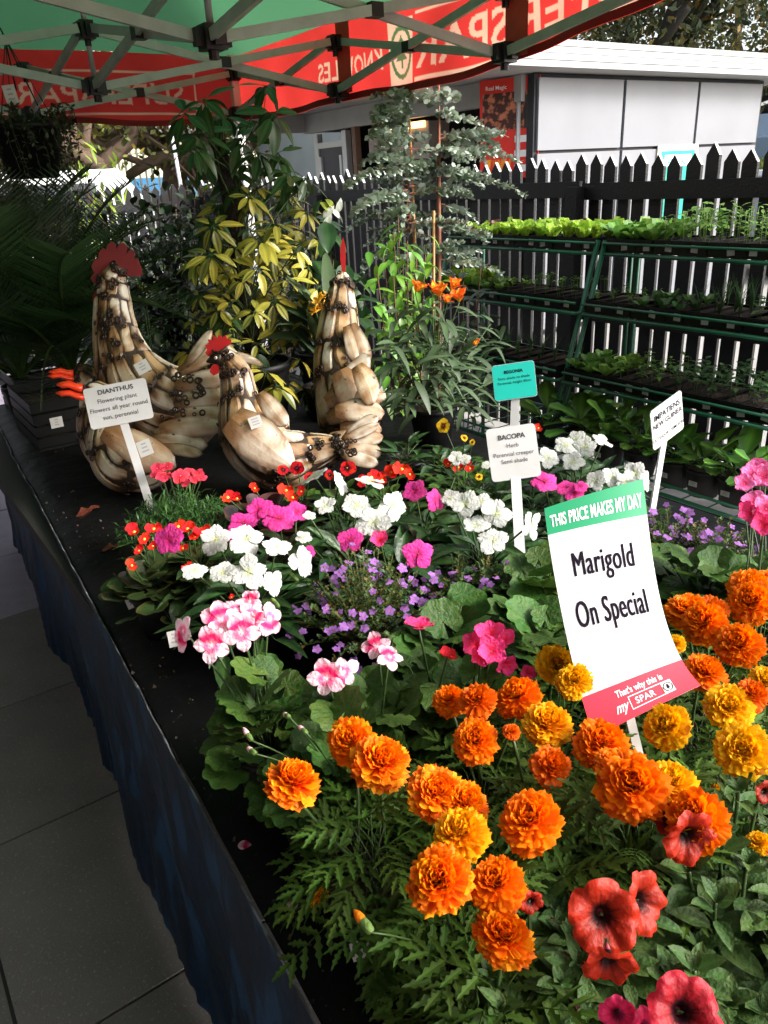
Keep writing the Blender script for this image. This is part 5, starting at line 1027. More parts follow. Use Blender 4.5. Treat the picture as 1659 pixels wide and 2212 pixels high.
# bacopas ---------------------------------------------------------------
M_bac = mat('bacopa_leaf', (0.055, 0.10, 0.03), 0.55, vcol=True, trans=0.2)
def bacopa(label, u, v, z, R, h, n, nf, seed, spots=None, fs=0.0085):
    q = atz(u, v, z); r = plant('bacopa_plant', label, 'potted plant', q.x, q.y, TZ, POT, 'purple bacopas'); fine(r, n, R, h, 0.011, M_bac, seed, 0.35, el=(0, 60), lpst=22, cols=((1, 1, 1), (0.7, 0.8, 0.8), (1.5, 1.4, 0.9), (2.4, 0.9, 0.5)), stemc=(1.2, 0.9, 0.6))
    rng = random.Random(seed)
    for i in range(nf):
        az = rng.uniform(0, 6.3); rr = R*sqrt(rng.random())*1.02; hh = h*(1-0.5*(rr/R)**2)*rng.uniform(0.7, 1.06); p = Vector((rr*cos(az), rr*sin(az), hh))+r.location
        flower(r, 'bac', p, tocam(p, 0.5)+Vector((rng.uniform(-.5, .5), rng.uniform(-.5, .5), 0)), fs*rng.uniform(0.8, 1.2), None, rng)
    return r
bacopa('tall airy bacopa with small violet flowers in the middle of the table', 790, 1290, 0.89, 0.15, 0.26, 130, 95, 1, fs=0.0095)
bacopa('bacopa with lilac flowers left of the bacopa sign stake', 985, 1225, 0.90, 0.09, 0.20, 50, 24, 2)
bacopa('bacopa with lilac flowers at the foot of the bacopa sign', 1060, 1225, 0.90, 0.09, 0.19, 50, 24, 3)
bacopa('bacopa covered in violet flowers right of the marigold sign', 1445, 1110, 0.92, 0.12, 0.21, 80, 52, 4, fs=0.010)
bacopa('bacopa with violet flowers along the back of the table at the right edge', 1555, 1120, 0.92, 0.12, 0.20, 80, 44, 5, fs=0.010)
# small green filler pots that stand between the showy ones
for i, (u, v, z, lab) in enumerate(((870, 1110, 0.88, 'dark leaved impatiens without flowers left of the pink ones'), (1150, 1070, 0.88, 'dark leaved impatiens in the shade of the bacopa sign'), (640, 1240, 0.86, 'leafy impatiens between the white cluster and the tall bacopa'), (1290, 1010, 0.88, 'dark leafy impatiens in front of the chard pots'), (945, 1170, 0.86, 'small leafy impatiens between the two bacopas'), (1075, 1060, 0.88, 'leafy impatiens behind the bacopa sign'), (880, 1560, 0.86, 'leafy seedling pot between geraniums and marigolds'), (880, 965, 0.86, 'leafy green plant in front of the black alstroemeria pot'), (950, 985, 0.86, 'leafy green plant right of the black alstroemeria pot'))):
    q = atz(u, v, z); r = plant('impatiens_plant', lab, 'potted plant', q.x, q.y, TZ, POT, 'impatiens in the middle of the table'); dome(r, PL['impatiens'], 40, 0.14, 0.08, z-TZ+0.02, 0.075, 40+i, 0.10, 45, -10, 0.0014)

# ================================================================== TALL PLANTS BEHIND
M_sche_y = mat('schefflera_yellow', (1, 1, 1), 0.35, vcol=True, trans=0.2, rnd=0.12, spec=0.5)
YL, GL, DG = (0.62, 0.50, 0.07), (0.045, 0.10, 0.022), (0.022, 0.05, 0.016)
def palmate(seed, cm, ce, n=8, L=1.0):
    rng = random.Random(seed); b = MB(); pr = lambda t: 0.1+0.95*sin(pi*min(1, t**0.9))**0.8
    for i in range(n):
        a = 2*pi*i/n+rng.uniform(-0.25, 0.25); e = radians(rng.uniform(-50, 5)); d = Vector((cos(a)*cos(e), sin(a)*cos(e), sin(e))); l = L*rng.uniform(0.75, 1.05)
        y = rng.random(); m_ = mixc(cm, GL, max(0, rng.gauss(0.12, 0.3))) if y < 0.70 else mixc(GL, DG, rng.random())
        b.add(leaf_mb(l, l*rng.uniform(0.26, 0.34), 6, rng.uniform(0.05, 0.3), rng.uniform(0.05, 0.4), pr, 0, m_, ce, tuple(x*1.3 for x in m_), 4, 0.01, base=0.18), orient((0, 0, 0), d, (0, 0, 1)))
        b.tube([(0, 0, 0), d*l*0.2], 0.012, 3, c=GL)
    b.tube([(0, 0, 0), (0.02, 0, -0.5), (-0.05, 0.03, -0.9)], 0.012, 3, c=GL)
    return b.build('leaf', M_sche_y, True, True)
PAY = [palmate(i, mixc(YL, (0.30, 0.36, 0.05), 0.15*(i % 4)), mixc(YL, GL, 0.3+0.15*(i % 3)), 6+i % 4) for i in range(7)]; PAG = [palmate(10+i, GL, DG) for i in range(3)]
sp = aty(560, 760, 2.80); r = plant('schefflera', 'tall variegated umbrella plant with yellow leaves trained up a dark moss pole', 'plant', 1.30, 2.78, TZ, POTX)
b = MB(); b.tube([(0, 0, 0.2), (-0.01, 0.02, 0.8), (-0.03, 0.03, 1.03)], [0.035, 0.032, 0.028], 10); ob('moss_pole', b.build('moss_pole', mat('moss_pole', (0.02, 0.014, 0.01), 0.95, bump=1.0, bscale=90)), r)
paths = []; rng = random.Random(11)
def sleaf(u, v, dy, s, green, lean=None):
    p = aty(u, v, 2.78+dy)-r.location; n = Vector(((u-545)*0.0028, -0.45, 0.8)) if lean is None else lean
    ob('leaf', rng.choice(PAG if green else PAY), r, facing(p, n+Vector((rng.uniform(-.3, .3), rng.uniform(-.3, .3), 0)), rng.uniform(0, 6.3), s))
    st = Vector((rng.uniform(-0.03, 0.03), rng.uniform(-0.03, 0.03), max(0.2, p.z-rng.uniform(0.1, 0.3)))); paths.append(curve(st, p, (0, 0, 0.02), 5))
for (u, v) in ((575, 185), (440, 215), (480, 250), (555, 262), (430, 290), (520, 300), (600, 330), (440, 350), (625, 375), (500, 365), (590, 245), (400, 245), (470, 320), (660, 385), (560, 330), (420, 320)): sleaf(u, v, rng.uniform(-0.2, 0.1), rng.uniform(0.10, 0.13), True)
for i in range(95): v = rng.uniform(350, 880); w = 60+75*min(1, (v-340)/150); sleaf(rng.uniform(545-w, 545+w*1.05), v, rng.uniform(-0.05, 0.25), rng.uniform(0.06, 0.12), rng.random() < 0.62)
for (u, v) in ((540, 430), (460, 480), (455, 545), (520, 600), (585, 560), (600, 480), (640, 540), (660, 580), (560, 575), (620, 610), (500, 645), (545, 680), (585, 650), (640, 660), (560, 745), (610, 700), (645, 770), (575, 800), (520, 820), (600, 830), (640, 720), (470, 660), (430, 560), (690, 620), (560, 520), (510, 540), (600, 520), (660, 690), (540, 770), (480, 740)): sleaf(u+rng.uniform(-8, 8), v+rng.uniform(-8, 8), rng.uniform(-0.22, -0.04), rng.uniform(0.075, 0.12), False)
stems(r, paths, 0.0025, None, 5)
# eucalyptus
M_euc = mat('eucalyptus_leaf', (1, 1, 1), 0.5, vcol=True, trans=0.15, spec=0.4)
M_redbark = mat('eucalyptus_bark', (0.20, 0.065, 0.035), 0.6, c2=(0.30, 0.13, 0.07), nscale=20, bump=0.3, bscale=60)
M_cane = mat('cane', (0.45, 0.24, 0.08), 0.6, c2=(0.3, 0.15, 0.06), nscale=9)
er = plant('eucalyptus', 'young eucalyptus with red stems and small silver green leaves tied to canes', 'plant', 2.06, 2.66, 0.0, POTX)
b = MB(); rng = random.Random(31)
L0 = [aty(948, v, 2.66) for v in (900, 700, 520, 420, 330, 250, 165)]; P0 = [p-er.location for p in L0]
b.tube([(0, 0, 0.2)]+P0, [0.012, 0.011, 0.010, 0.009, 0.0085, 0.007, 0.005, 0.003], 8); ob('trunk', b.build('trunk', M_redbark), er)
P1 = [aty(u, v, 2.74)-er.location for u, v in ((905, 850), (900, 600), (885, 470), (880, 380), (872, 290), (868, 185))]
b = MB(); b.tube([(0.01, 0.05, 0.2)]+P1, [0.009, 0.008, 0.007, 0.006, 0.005, 0.004, 0.003], 8); ob('trunk', b.build('trunk', M_redbark), er)
b = MB(); b.tube([Vector((0, -0.03, 0.15)), aty(937, 455, 2.60)-er.location], 0.0055, 8); ob('cane', b.build('cane', M_cane), er)
b = MB(); b.tube([Vector((0.03, 0.06, 0.15)), aty(885, 260, 2.70)-er.location], 0.0045, 8); ob('cane', b.build('cane', M_cane), er)
def euc_branch(p, d, L_, seed):
    rg = random.Random(seed); b = MB(); d = Vector(d).normalized(); pts = [Vector(p)]
    for k in range(8): d = (d+Vector((rg.uniform(-.12, .12), rg.uniform(-.12, .12), 0.05-0.05*k*0.5))).normalized(); pts.append(pts[-1]+d*L_/8)
    b.tube(pts, [0.0028*(1-k/10) for k in range(9)], 4, 1, c=(1, 1, 1))
    n = int(L_*125)+8
    for k in range(n):
        t = 0.12+0.88*k/n; i = min(7, int(t*8)); q = pts[i].lerp(pts[i+1], t*8-i); tg = (pts[i+1]-pts[i]).normalized()
        for sd in (-1, 1):
            sdv = tg.cross(Vector((rg.uniform(-.5, .5), rg.uniform(-.5, .5), 1))).normalized()*sd; dd = (sdv+tg*0.3+Vector((0, 0, rg.uniform(-.7, .5)))).normalized(); s = rg.uniform(0.013, 0.022)*(1.15-0.5*t)
            w = dd.cross(tg).normalized() if rg.random() < 0.5 else dd.cross(Vector((0, 0, 1))).normalized(); kk = rg.uniform(0.6, 1.35); c = mixc((0.13, 0.18, 0.10), (0.46, 0.54, 0.48), rg.random()**1.3); c = tuple(x*kk for x in c)
            b.face([b.vert(q+dd*s*0.1, c), b.vert(q+dd*s*0.8+w*s*0.62, c), b.vert(q+dd*s*1.7+w*s*0.35, c), b.vert(q+dd*s*1.9, c), b.vert(q+dd*s*1.7-w*s*0.35, c), b.vert(q+dd*s*0.8-w*s*0.62, c)])
    return ob('branch', b.build('branch', [M_euc, M_redbark], False, True), er)
k = 0
for (u0, v0, u1, v1) in [(rng.choice((884, 948)), v, u, v-rng.uniform(-20, 25)) for v in range(210, 600, 16) for u in (rng.choice((rng.uniform(790, 850), rng.uniform(975, 1025))),)]+list(((945, 290, 1110, 310), (945, 300, 1080, 285), (950, 370, 1060, 380), (950, 380, 1120, 410), (880, 270, 800, 275), (880, 210, 800, 205), (880, 260, 810, 250), (885, 350, 760, 400), (885, 340, 780, 350), (880, 410, 750, 450), (885, 440, 745, 500), (890, 470, 790, 540), (945, 220, 900, 215), (945, 240, 985, 255), (945, 200, 1000, 215), (950, 440, 1040, 470), (950, 480, 1060, 520), (950, 560, 1070, 585), (950, 540, 1050, 560), (890, 320, 830, 300), (890, 380, 940, 350), (890, 300, 930, 290), (950, 330, 1010, 330), (950, 250, 1040, 270), (885, 200, 900, 185), (880, 230, 845, 190), (890, 430, 850, 420), (950, 410, 1000, 430), (885, 490, 770, 590), (950, 350, 900, 370), (950, 460, 880, 480), (880, 400, 800, 390), (950, 300, 1060, 330), (950, 320, 1130, 345), (885, 450, 820, 470))):
    a_ = aty(u0, v0, 2.68)-er.location; dy = rng.uniform(-0.18, 0.15); z_ = aty(u1, v1, 2.68+dy)-er.location; euc_branch(a_, z_-a_, (z_-a_).length, k); k += 1
    if k % 2 == 0: euc_branch(a_.lerp(z_, 0.4), (z_-a_)+Vector((rng.uniform(-.1, .1), rng.uniform(-.1, .1), rng.uniform(-.1, .1))), (z_-a_).length*0.5, k+100)
# weeping fig
M_fig = mat('fig_leaf', (0.10, 0.22, 0.03), 0.35, vcol=True, trans=0.25, rnd=0.35, spec=0.5)
FIG = [leaf_mb(1, 0.42, 5, 0.25, 0.35, lambda t: sin(pi*t**0.8)**0.8, 0, (1, 1, 1), (1.1, 1.1, 1), (1.4, 1.4, 1.2), 2).build('leaf', M_fig, True, True)]
def bush(name, label, u, v, y, z0, spots, meshes, n, size, seed, cat='plant', pot=POTL, sm=M_bstem, droop=-0.6, srd=0.0025, spread=0.05, elr=(-60, 10)):
    rng = random.Random(seed); q = aty(u, v, y); r = plant(name, label, cat, q.x, y, z0, pot); paths = []
    for (uu, vv, dy) in spots:
        p = aty(uu, vv, y+dy)-r.location; pts = curve((0, 0, 0.1), p, (0, 0, 0.03), 7); paths.append(pts)
        for k in range(n):
            t = 0.35+0.65*rng.random()**0.6; i = min(6, int(t*7)); c = pts[i].lerp(pts[i+1], t*7-i)+Vector((rng.gauss(0, spread), rng.gauss(0, spread), rng.gauss(0, spread))); a = rng.uniform(0, 6.3); e = radians(rng.uniform(*elr)); d = Vector((cos(a)*cos(e), sin(a)*cos(e), sin(e))); ob('leaf', rng.choice(meshes), r, orient(c, d, (0, -0.2, 1), size*rng.uniform(0.7, 1.2)))
    stems(r, paths, srd, sm, 5); return r
bush('weeping_fig', 'weeping fig with glossy light green leaves below the eucalyptus', 860, 600, 2.45, 0.0, [(u, v, dy) for u, v, dy in ((850, 500, 0), (880, 520, -0.05), (900, 550, 0.05), (830, 560, 0), (860, 470, 0.05), (815, 590, -0.05), (890, 590, 0), (850, 600, -0.08), (920, 530, 0.05), (870, 560, 0.1))], FIG, 29, 0.066, 1, pot=POTX, spread=0.035)
# alstroemeria
M_als = mat('alstroemeria_leaf', (0.055, 0.09, 0.045), 0.5, vcol=True, trans=0.2, rnd=0.3)
ALS = [leaf_mb(1, 0.24, 6, 0.2, 0.45, lambda t: 0.15+0.9*sin(pi*t**0.8)**0.8, 0, (1, 1, 1), (1.1, 1.1, 1), (1.3, 1.3, 1.1), 2, 0, tw).build('leaf', M_als, True, True) for tw in (0.0, 0.7)]
ar = bush('alstroemeria', 'orange alstroemeria with long grey green leaves behind the pansies', 935, 900, 2.05, TZ, [(900, 680, 0), (940, 665, -0.05), (975, 690, 0), (1010, 720, 0), (860, 700, 0.05), (1050, 760, 0.05), (840, 760, -0.05), (1080, 820, 0), (990, 790, -0.12), (900, 800, -0.14), (1020, 860, -0.1), (870, 860, -0.1), (950, 740, -0.1), (1060, 700, 0.12)], ALS, 18, 0.10, 2, pot=POTL, sm=M_stem, droop=0, spread=0.025, elr=(-30, 40))
rng = random.Random(6)
for (u, v, rp) in ((898, 632, 30), (934, 630, 22), (950, 642, 32), (974, 626, 28), (992, 652, 30), (960, 655, 22), (1030, 746, 14)):
    p = aty(u, v, 2.0); flower(ar, 'als', p, RR*rng.uniform(-.5, .5)+UU*0.7-FF*0.5, rp*depth(p)/F, None, rng, Vector((0.02, 0, 0.3)), 0.002)
# orange clivia like blooms and leafy shrub behind the middle rooster
M_hyd = mat('broad_leaf', (0.035, 0.085, 0.03), 0.4, vcol=True, trans=0.2, rnd=0.3)
HYD = [leaf_mb(1, 0.62, 7, 0.2, 0.3, lambda t: sin(pi*t**0.8)**0.75, 0.03, (1, 1, 1), (1, 1, 1), (1.6, 1.6, 1.3), 4, 0.03).build('leaf', M_hyd, True, True)]
hb = bush('hydrangea', 'broad leaved dark green shrub with pale shoot tips behind the rear rooster', 705, 700, 2.75, TZ, [(700, 520, 0), (720, 560, 0), (680, 600, 0), (715, 470, 0), (740, 600, 0), (690, 640, 0), (760, 640, 0)], HYD, 14, 0.10, 3, pot=POTX)
PALE = [leaf_mb(1, 0.5, 6, 0.2, 0.2, None, 0, (0.55, 0.62, 0.50), (0.75, 0.78, 0.72), None, 4, 0.03).build('leaf', M_petal, True, True), leaf_mb(1, 0.5, 6, 0.2, 0.2, None, 0, (0.35, 0.42, 0.04), (0.30, 0.36, 0.05), None, 4, 0.03).build('leaf', M_petal, True, True)]
for (u, v, i) in ((712, 455, 1), (722, 450, 1), (698, 470, 0), (700, 492, 0), (728, 460, 0), (735, 470, 0)): p = aty(u, v, 2.7)-hb.location; ob('leaf', PALE[i], hb, orient(p, (rng.uniform(-1, 1), -0.5, 0.7), (0, -1, 0.5), 0.06))
cl = bush('clivia', 'clivia with apricot orange flowers between umbrella plant and rear rooster', 690, 700, 2.6, TZ, [(680, 700, 0), (700, 690, 0)], ALS, 20, 0.2, 4, sm=M_stem, spread=0.02, elr=(20, 80))
for (u, v, rp) in ((690, 655, 24), (700, 668, 22), (682, 675, 20), (706, 650, 18)): p = aty(u, v, 2.5); flower(cl, 'cli', p, RR*rng.uniform(-.6, .6)+UU*0.5-FF*0.6, rp*depth(p)/F, None, rng, Vector((0, 0, 0.3)), 0.003)
# cycads and dark shrubs at the left
M_cyc = mat('cycad_frond', (0.018, 0.040, 0.012), 0.35, vcol=True, trans=0.1, rnd=0.3, spec=0.5)
def frond_mesh(seed):
    rng = random.Random(seed); b = MB(); pts = [Vector((0, t, 0.55*t-0.75*t*t)) for t in [i/14 for i in range(15)]]
    b.tube(pts, [0.010*(1-0.7*i/14) for i in range(15)], 4, c=(2.2, 1.8, 1.2))
    for i in range(2, 46):
        t = 0.12+0.86*i/46; k = min(13, int(t*14)); p = pts[k].lerp(pts[k+1], t*14-k); l = 0.24*sin(pi*(0.12+0.85*t))**0.7
        for sd in (-1, 1):
            d = Vector((sd*0.85, 0.55, 0.18+rng.uniform(-0.06, 0.06))).normalized(); w = Vector((0, 0.0062, 0.002)); c = (rng.uniform(0.8, 1.9),)*3; b.face([b.vert(p-w*0.5, c), b.vert(p+d*l*0.5-w*0.6, c), b.vert(p+d*l, c), b.vert(p+d*l*0.5+w*0.6, c), b.vert(p+w*0.5, c)])
    return b.build('frond', M_cyc, False, True)
FRO = [frond_mesh(i) for i in range(3)]
for i, (u, v, y, z0, sc, lab) in enumerate(((165, 850, 3.45, 0.75, 0.92, 'dark cycad with long stiff fronds behind the tall rooster'), (40, 800, 3.6, 0.75, 0.95, 'dark cycad at the left edge under the hanging basket'), (330, 830, 4.35, 0.75, 0.85, 'dark cycad between the tall rooster and the umbrella plant'))):
    q = aty(u, v, y); r = plant('cycad', lab, 'plant', q.x, y, 0.32 if y > 3.9 else TZ, POTL, 'cycads behind the roosters'); rng = random.Random(50+i)
    b = MB(); b.lathe([(0.001, 0.08), (0.04, 0.08), (0.045, 0.14), (0.03, 0.17), (0.001, 0.175)], 12); ob('trunk', b.build('trunk', mat('cycad_trunk', (0.012, 0.009, 0.006), 0.95, bump=1, bscale=60)), r)
    for k in range(30): a = k*2.4; e = radians(82-72*(k/30)+rng.uniform(-6, 6)); d = Vector((cos(a)*cos(e), sin(a)*cos(e), sin(e))); ob('frond', rng.choice(FRO), r, orient((0, 0, 0.16), d, (-cos(a)*0.6, -sin(a)*0.6, 0.8), sc*rng.uniform(0.8, 1.1)))
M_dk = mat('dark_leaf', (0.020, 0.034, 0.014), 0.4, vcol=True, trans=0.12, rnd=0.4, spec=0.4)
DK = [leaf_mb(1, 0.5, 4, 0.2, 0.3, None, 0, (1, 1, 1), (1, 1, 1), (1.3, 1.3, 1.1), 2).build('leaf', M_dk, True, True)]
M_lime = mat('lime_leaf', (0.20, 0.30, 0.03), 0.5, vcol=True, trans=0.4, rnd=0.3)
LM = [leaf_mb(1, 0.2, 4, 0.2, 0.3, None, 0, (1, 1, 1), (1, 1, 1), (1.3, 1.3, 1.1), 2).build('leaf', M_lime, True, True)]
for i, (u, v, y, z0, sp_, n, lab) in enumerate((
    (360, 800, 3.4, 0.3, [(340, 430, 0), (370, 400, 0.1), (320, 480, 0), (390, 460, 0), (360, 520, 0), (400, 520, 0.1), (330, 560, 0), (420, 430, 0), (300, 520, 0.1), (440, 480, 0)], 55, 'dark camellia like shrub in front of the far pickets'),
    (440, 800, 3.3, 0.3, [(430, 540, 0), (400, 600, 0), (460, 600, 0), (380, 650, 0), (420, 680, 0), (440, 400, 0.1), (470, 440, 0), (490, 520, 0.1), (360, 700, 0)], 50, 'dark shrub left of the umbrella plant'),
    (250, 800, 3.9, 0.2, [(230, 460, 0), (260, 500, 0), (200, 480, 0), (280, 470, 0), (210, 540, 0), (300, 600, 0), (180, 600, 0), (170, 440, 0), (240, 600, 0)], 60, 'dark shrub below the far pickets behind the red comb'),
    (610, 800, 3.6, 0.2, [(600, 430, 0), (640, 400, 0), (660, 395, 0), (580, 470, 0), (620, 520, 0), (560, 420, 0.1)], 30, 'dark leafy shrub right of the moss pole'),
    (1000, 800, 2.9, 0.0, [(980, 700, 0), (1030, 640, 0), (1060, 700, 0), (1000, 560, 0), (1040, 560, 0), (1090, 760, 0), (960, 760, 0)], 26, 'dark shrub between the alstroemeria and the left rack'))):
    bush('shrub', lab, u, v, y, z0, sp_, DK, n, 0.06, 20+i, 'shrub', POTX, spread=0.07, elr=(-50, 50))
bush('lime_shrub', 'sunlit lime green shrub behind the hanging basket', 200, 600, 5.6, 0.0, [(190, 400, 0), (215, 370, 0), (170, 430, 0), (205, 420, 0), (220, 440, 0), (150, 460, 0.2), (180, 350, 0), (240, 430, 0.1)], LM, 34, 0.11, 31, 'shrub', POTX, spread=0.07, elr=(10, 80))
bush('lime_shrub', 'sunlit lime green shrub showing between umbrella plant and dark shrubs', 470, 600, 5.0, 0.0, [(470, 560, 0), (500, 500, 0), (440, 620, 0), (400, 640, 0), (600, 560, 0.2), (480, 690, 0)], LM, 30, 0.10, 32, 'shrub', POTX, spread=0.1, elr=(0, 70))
# tubular red and yellow flowers beside the red comb
rr_ = bush('honeysuckle', 'small hanging cluster of red and yellow tubular flowers beside the big red comb', 305, 640, 2.95, TZ, [(300, 600, 0), (310, 610, 0)], DK, 12, 0.04, 33, sm=M_stem)
for k in range(9):
    p = aty(297+k*5, 612+4*(k % 3)+k*1.5, 2.9)-rr_.location; ob('flower', BUD['red'] if k < 4 else BUD['orange'], rr_, orient(p, (rng.uniform(-.3, .3), -0.2, -1), (0, 1, 0), 0.03), None)
# black crates of nursery pots at the left of the table
for i, (u, v, y, lab) in enumerate(((60, 905, 3.0, 'black nursery crate with a price sticker at the left end of the table'), (30, 830, 3.45, 'black nursery crate further back at the left edge'))):
    q = aty(u, v, y); c = thing('nursery_crate', lab, 'crate', (max(q.x, 0.48), y, TZ)); 
    b = MB(); b.box((0, 0, 0), (0.30, 0.40, 0.01)); ob('base', b.build('base', M_blackp, False), c)
    for (a_, b_) in (((0, 0), (0.30, 0.01)), ((0, 0.39), (0.30, 0.40)), ((0, 0.01), (0.01, 0.39)), ((0.29, 0.01), (0.30, 0.39))):
        for k in range(4): b = MB(); b.box((a_[0], a_[1], 0.012+0.045*k), (b_[0], b_[1], 0.048+0.045*k)); ob('slat', b.build('slat', M_blackp, False), c)
    b = MB(); b.box((0.012, 0.012, 0.01), (0.288, 0.388, 0.13)); ob('soil', b.build('soil', M_soil, False), c)
    price_sticker(None, T(0.08, -0.0015, 0.10) @ RX(pi/2), 0.045, 0.04, parent=c)
for i, (u, y, sp_, lab) in enumerate(((90, 4.6, [(40, 470, 0), (80, 440, 0), (120, 430, 0), (20, 560, 0), (60, 620, 0), (110, 560, 0), (150, 520, 0), (100, 680, 0)], 'dense dark bush at the left edge behind the cycads'), (200, 4.8, [(160, 450, 0), (200, 430, 0), (240, 450, 0), (180, 540, 0), (220, 560, 0), (260, 520, 0), (210, 640, 0), (150, 620, 0), (270, 640, 0)], 'dense dark bush between two cycads in front of the far pickets'), (350, 4.7, [(300, 440, 0), (340, 430, 0), (380, 440, 0), (330, 540, 0), (380, 560, 0), (420, 520, 0), (350, 640, 0), (290, 620, 0), (420, 640, 0)], 'dense dark bush behind the camellia like shrub'))):
    bush('shrub', lab, u, 700, y, 0.0, sp_, DK, 32, 0.085, 60+i, 'shrub', POTX, spread=0.10, elr=(-50, 50))
# ================================================================== METAL BIRDS
def birdmat(name, base, dark): return mat(name, (1, 1, 1), 0.33, spec=0.5, vcol=True, c2=dark, nscale=8, namt=0.7, nsharp=(0.58, 0.72), bump=0.25, bscale=45, ndist=0.6, c3=(0.04, 0.02, 0.012), n3=42, a3=(0.66, 0.74), rnd=0.07, coat=0.25)
M_tin = birdmat('scorched_tin', (0.6, 0.5, 0.36), (0.34, 0.17, 0.07))
M_core = mat('bird_core', (0.035, 0.02, 0.012), 0.6, bump=0.5, bscale=60)
M_nut = mat('weld_nut', (0.03, 0.022, 0.018), 0.35, metal=0.6, c2=(0.10, 0.06, 0.04), nscale=60)
M_comb = mat('comb_red', (0.45, 0.010, 0.012), 0.45, c2=(0.22, 0.006, 0.008), nscale=10); M_combd = mat('comb_red_shaded', (0.20, 0.018, 0.022), 0.55, c2=(0.12, 0.010, 0.014), nscale=8)  # second red is the comb colour darkened to stand for shade
M_beak = mat('beak_orange', (0.85, 0.055, 0.012), 0.35, coat=0.3)
M_eye = mat('bird_eye', (0.6, 0.58, 0.5), 0.2)
CREAM = [(0.66, 0.57, 0.44), (0.58, 0.47, 0.33), (0.72, 0.65, 0.54), (0.48, 0.34, 0.20), (0.64, 0.54, 0.40), (0.42, 0.27, 0.14)]
BURN = (0.045, 0.024, 0.014); TAN = (0.30, 0.15, 0.06)
nutm = MB()
for i in range(10):
    a = 2*pi*i/10
    for j in range(6):
        c = 2*pi*j/6; nutm.vert(((1+0.38*cos(c))*cos(a), (1+0.38*cos(c))*sin(a), 0.38*sin(c)))
for i in range(10):
    for j in range(6): nutm.face((i*6+j, ((i+1) % 10)*6+j, ((i+1) % 10)*6+(j+1) % 6, i*6+(j+1) % 6))
NUT = nutm.build('weld_nut', M_nut)
def cr(ps, t):
    n = len(ps)-1; x = max(0, min(n-1e-6, t*n)); i = int(x); f = x-i
    p0, p1, p2, p3 = ps[max(i-1, 0)], ps[i], ps[i+1], ps[min(i+2, n)]
    return [0.5*((2*b)+(-a+c)*f+(2*a-5*b+4*c-d)*f*f+(-a+3*b-3*c+d)*f**3) for a, b, c, d in zip(p0, p1, p2, p3)]
class Body:
    """swept body: rows of (u, v, depth offset, radius px, sideways ratio) in the photograph at a given depth"""
    def __init__(s, loc, dep, rows):
        s.rows = []
        for (u, v, dd, r, k) in rows:
            p = atd(u, v, dep+dd)-loc; s.rows.append([p.x, p.y, p.z, r*(dep+dd)/F, k])
        s.view = Vector((FF.x, FF.y, 0)).normalized()
    def at(s, t, th, off=0.0):
        a = cr(s.rows, t); e = 0.004; b = cr(s.rows, min(1, t+e)); c = cr(s.rows, max(0, t-e)); tg = Vector((b[0]-c[0], b[1]-c[1], b[2]-c[2])).normalized()
        w = (s.view-tg*s.view.dot(tg)).normalized(); n = tg.cross(w)        # n lies in the picture plane, w points away from the viewer
        r = max(0.002, a[3])+off; nrm = (n*cos(th)-w*sin(th)*a[4])
        return Vector(a[:3])+n*(r*cos(th))-w*(r*a[4]*sin(th)), n*cos(th)-w*sin(th)
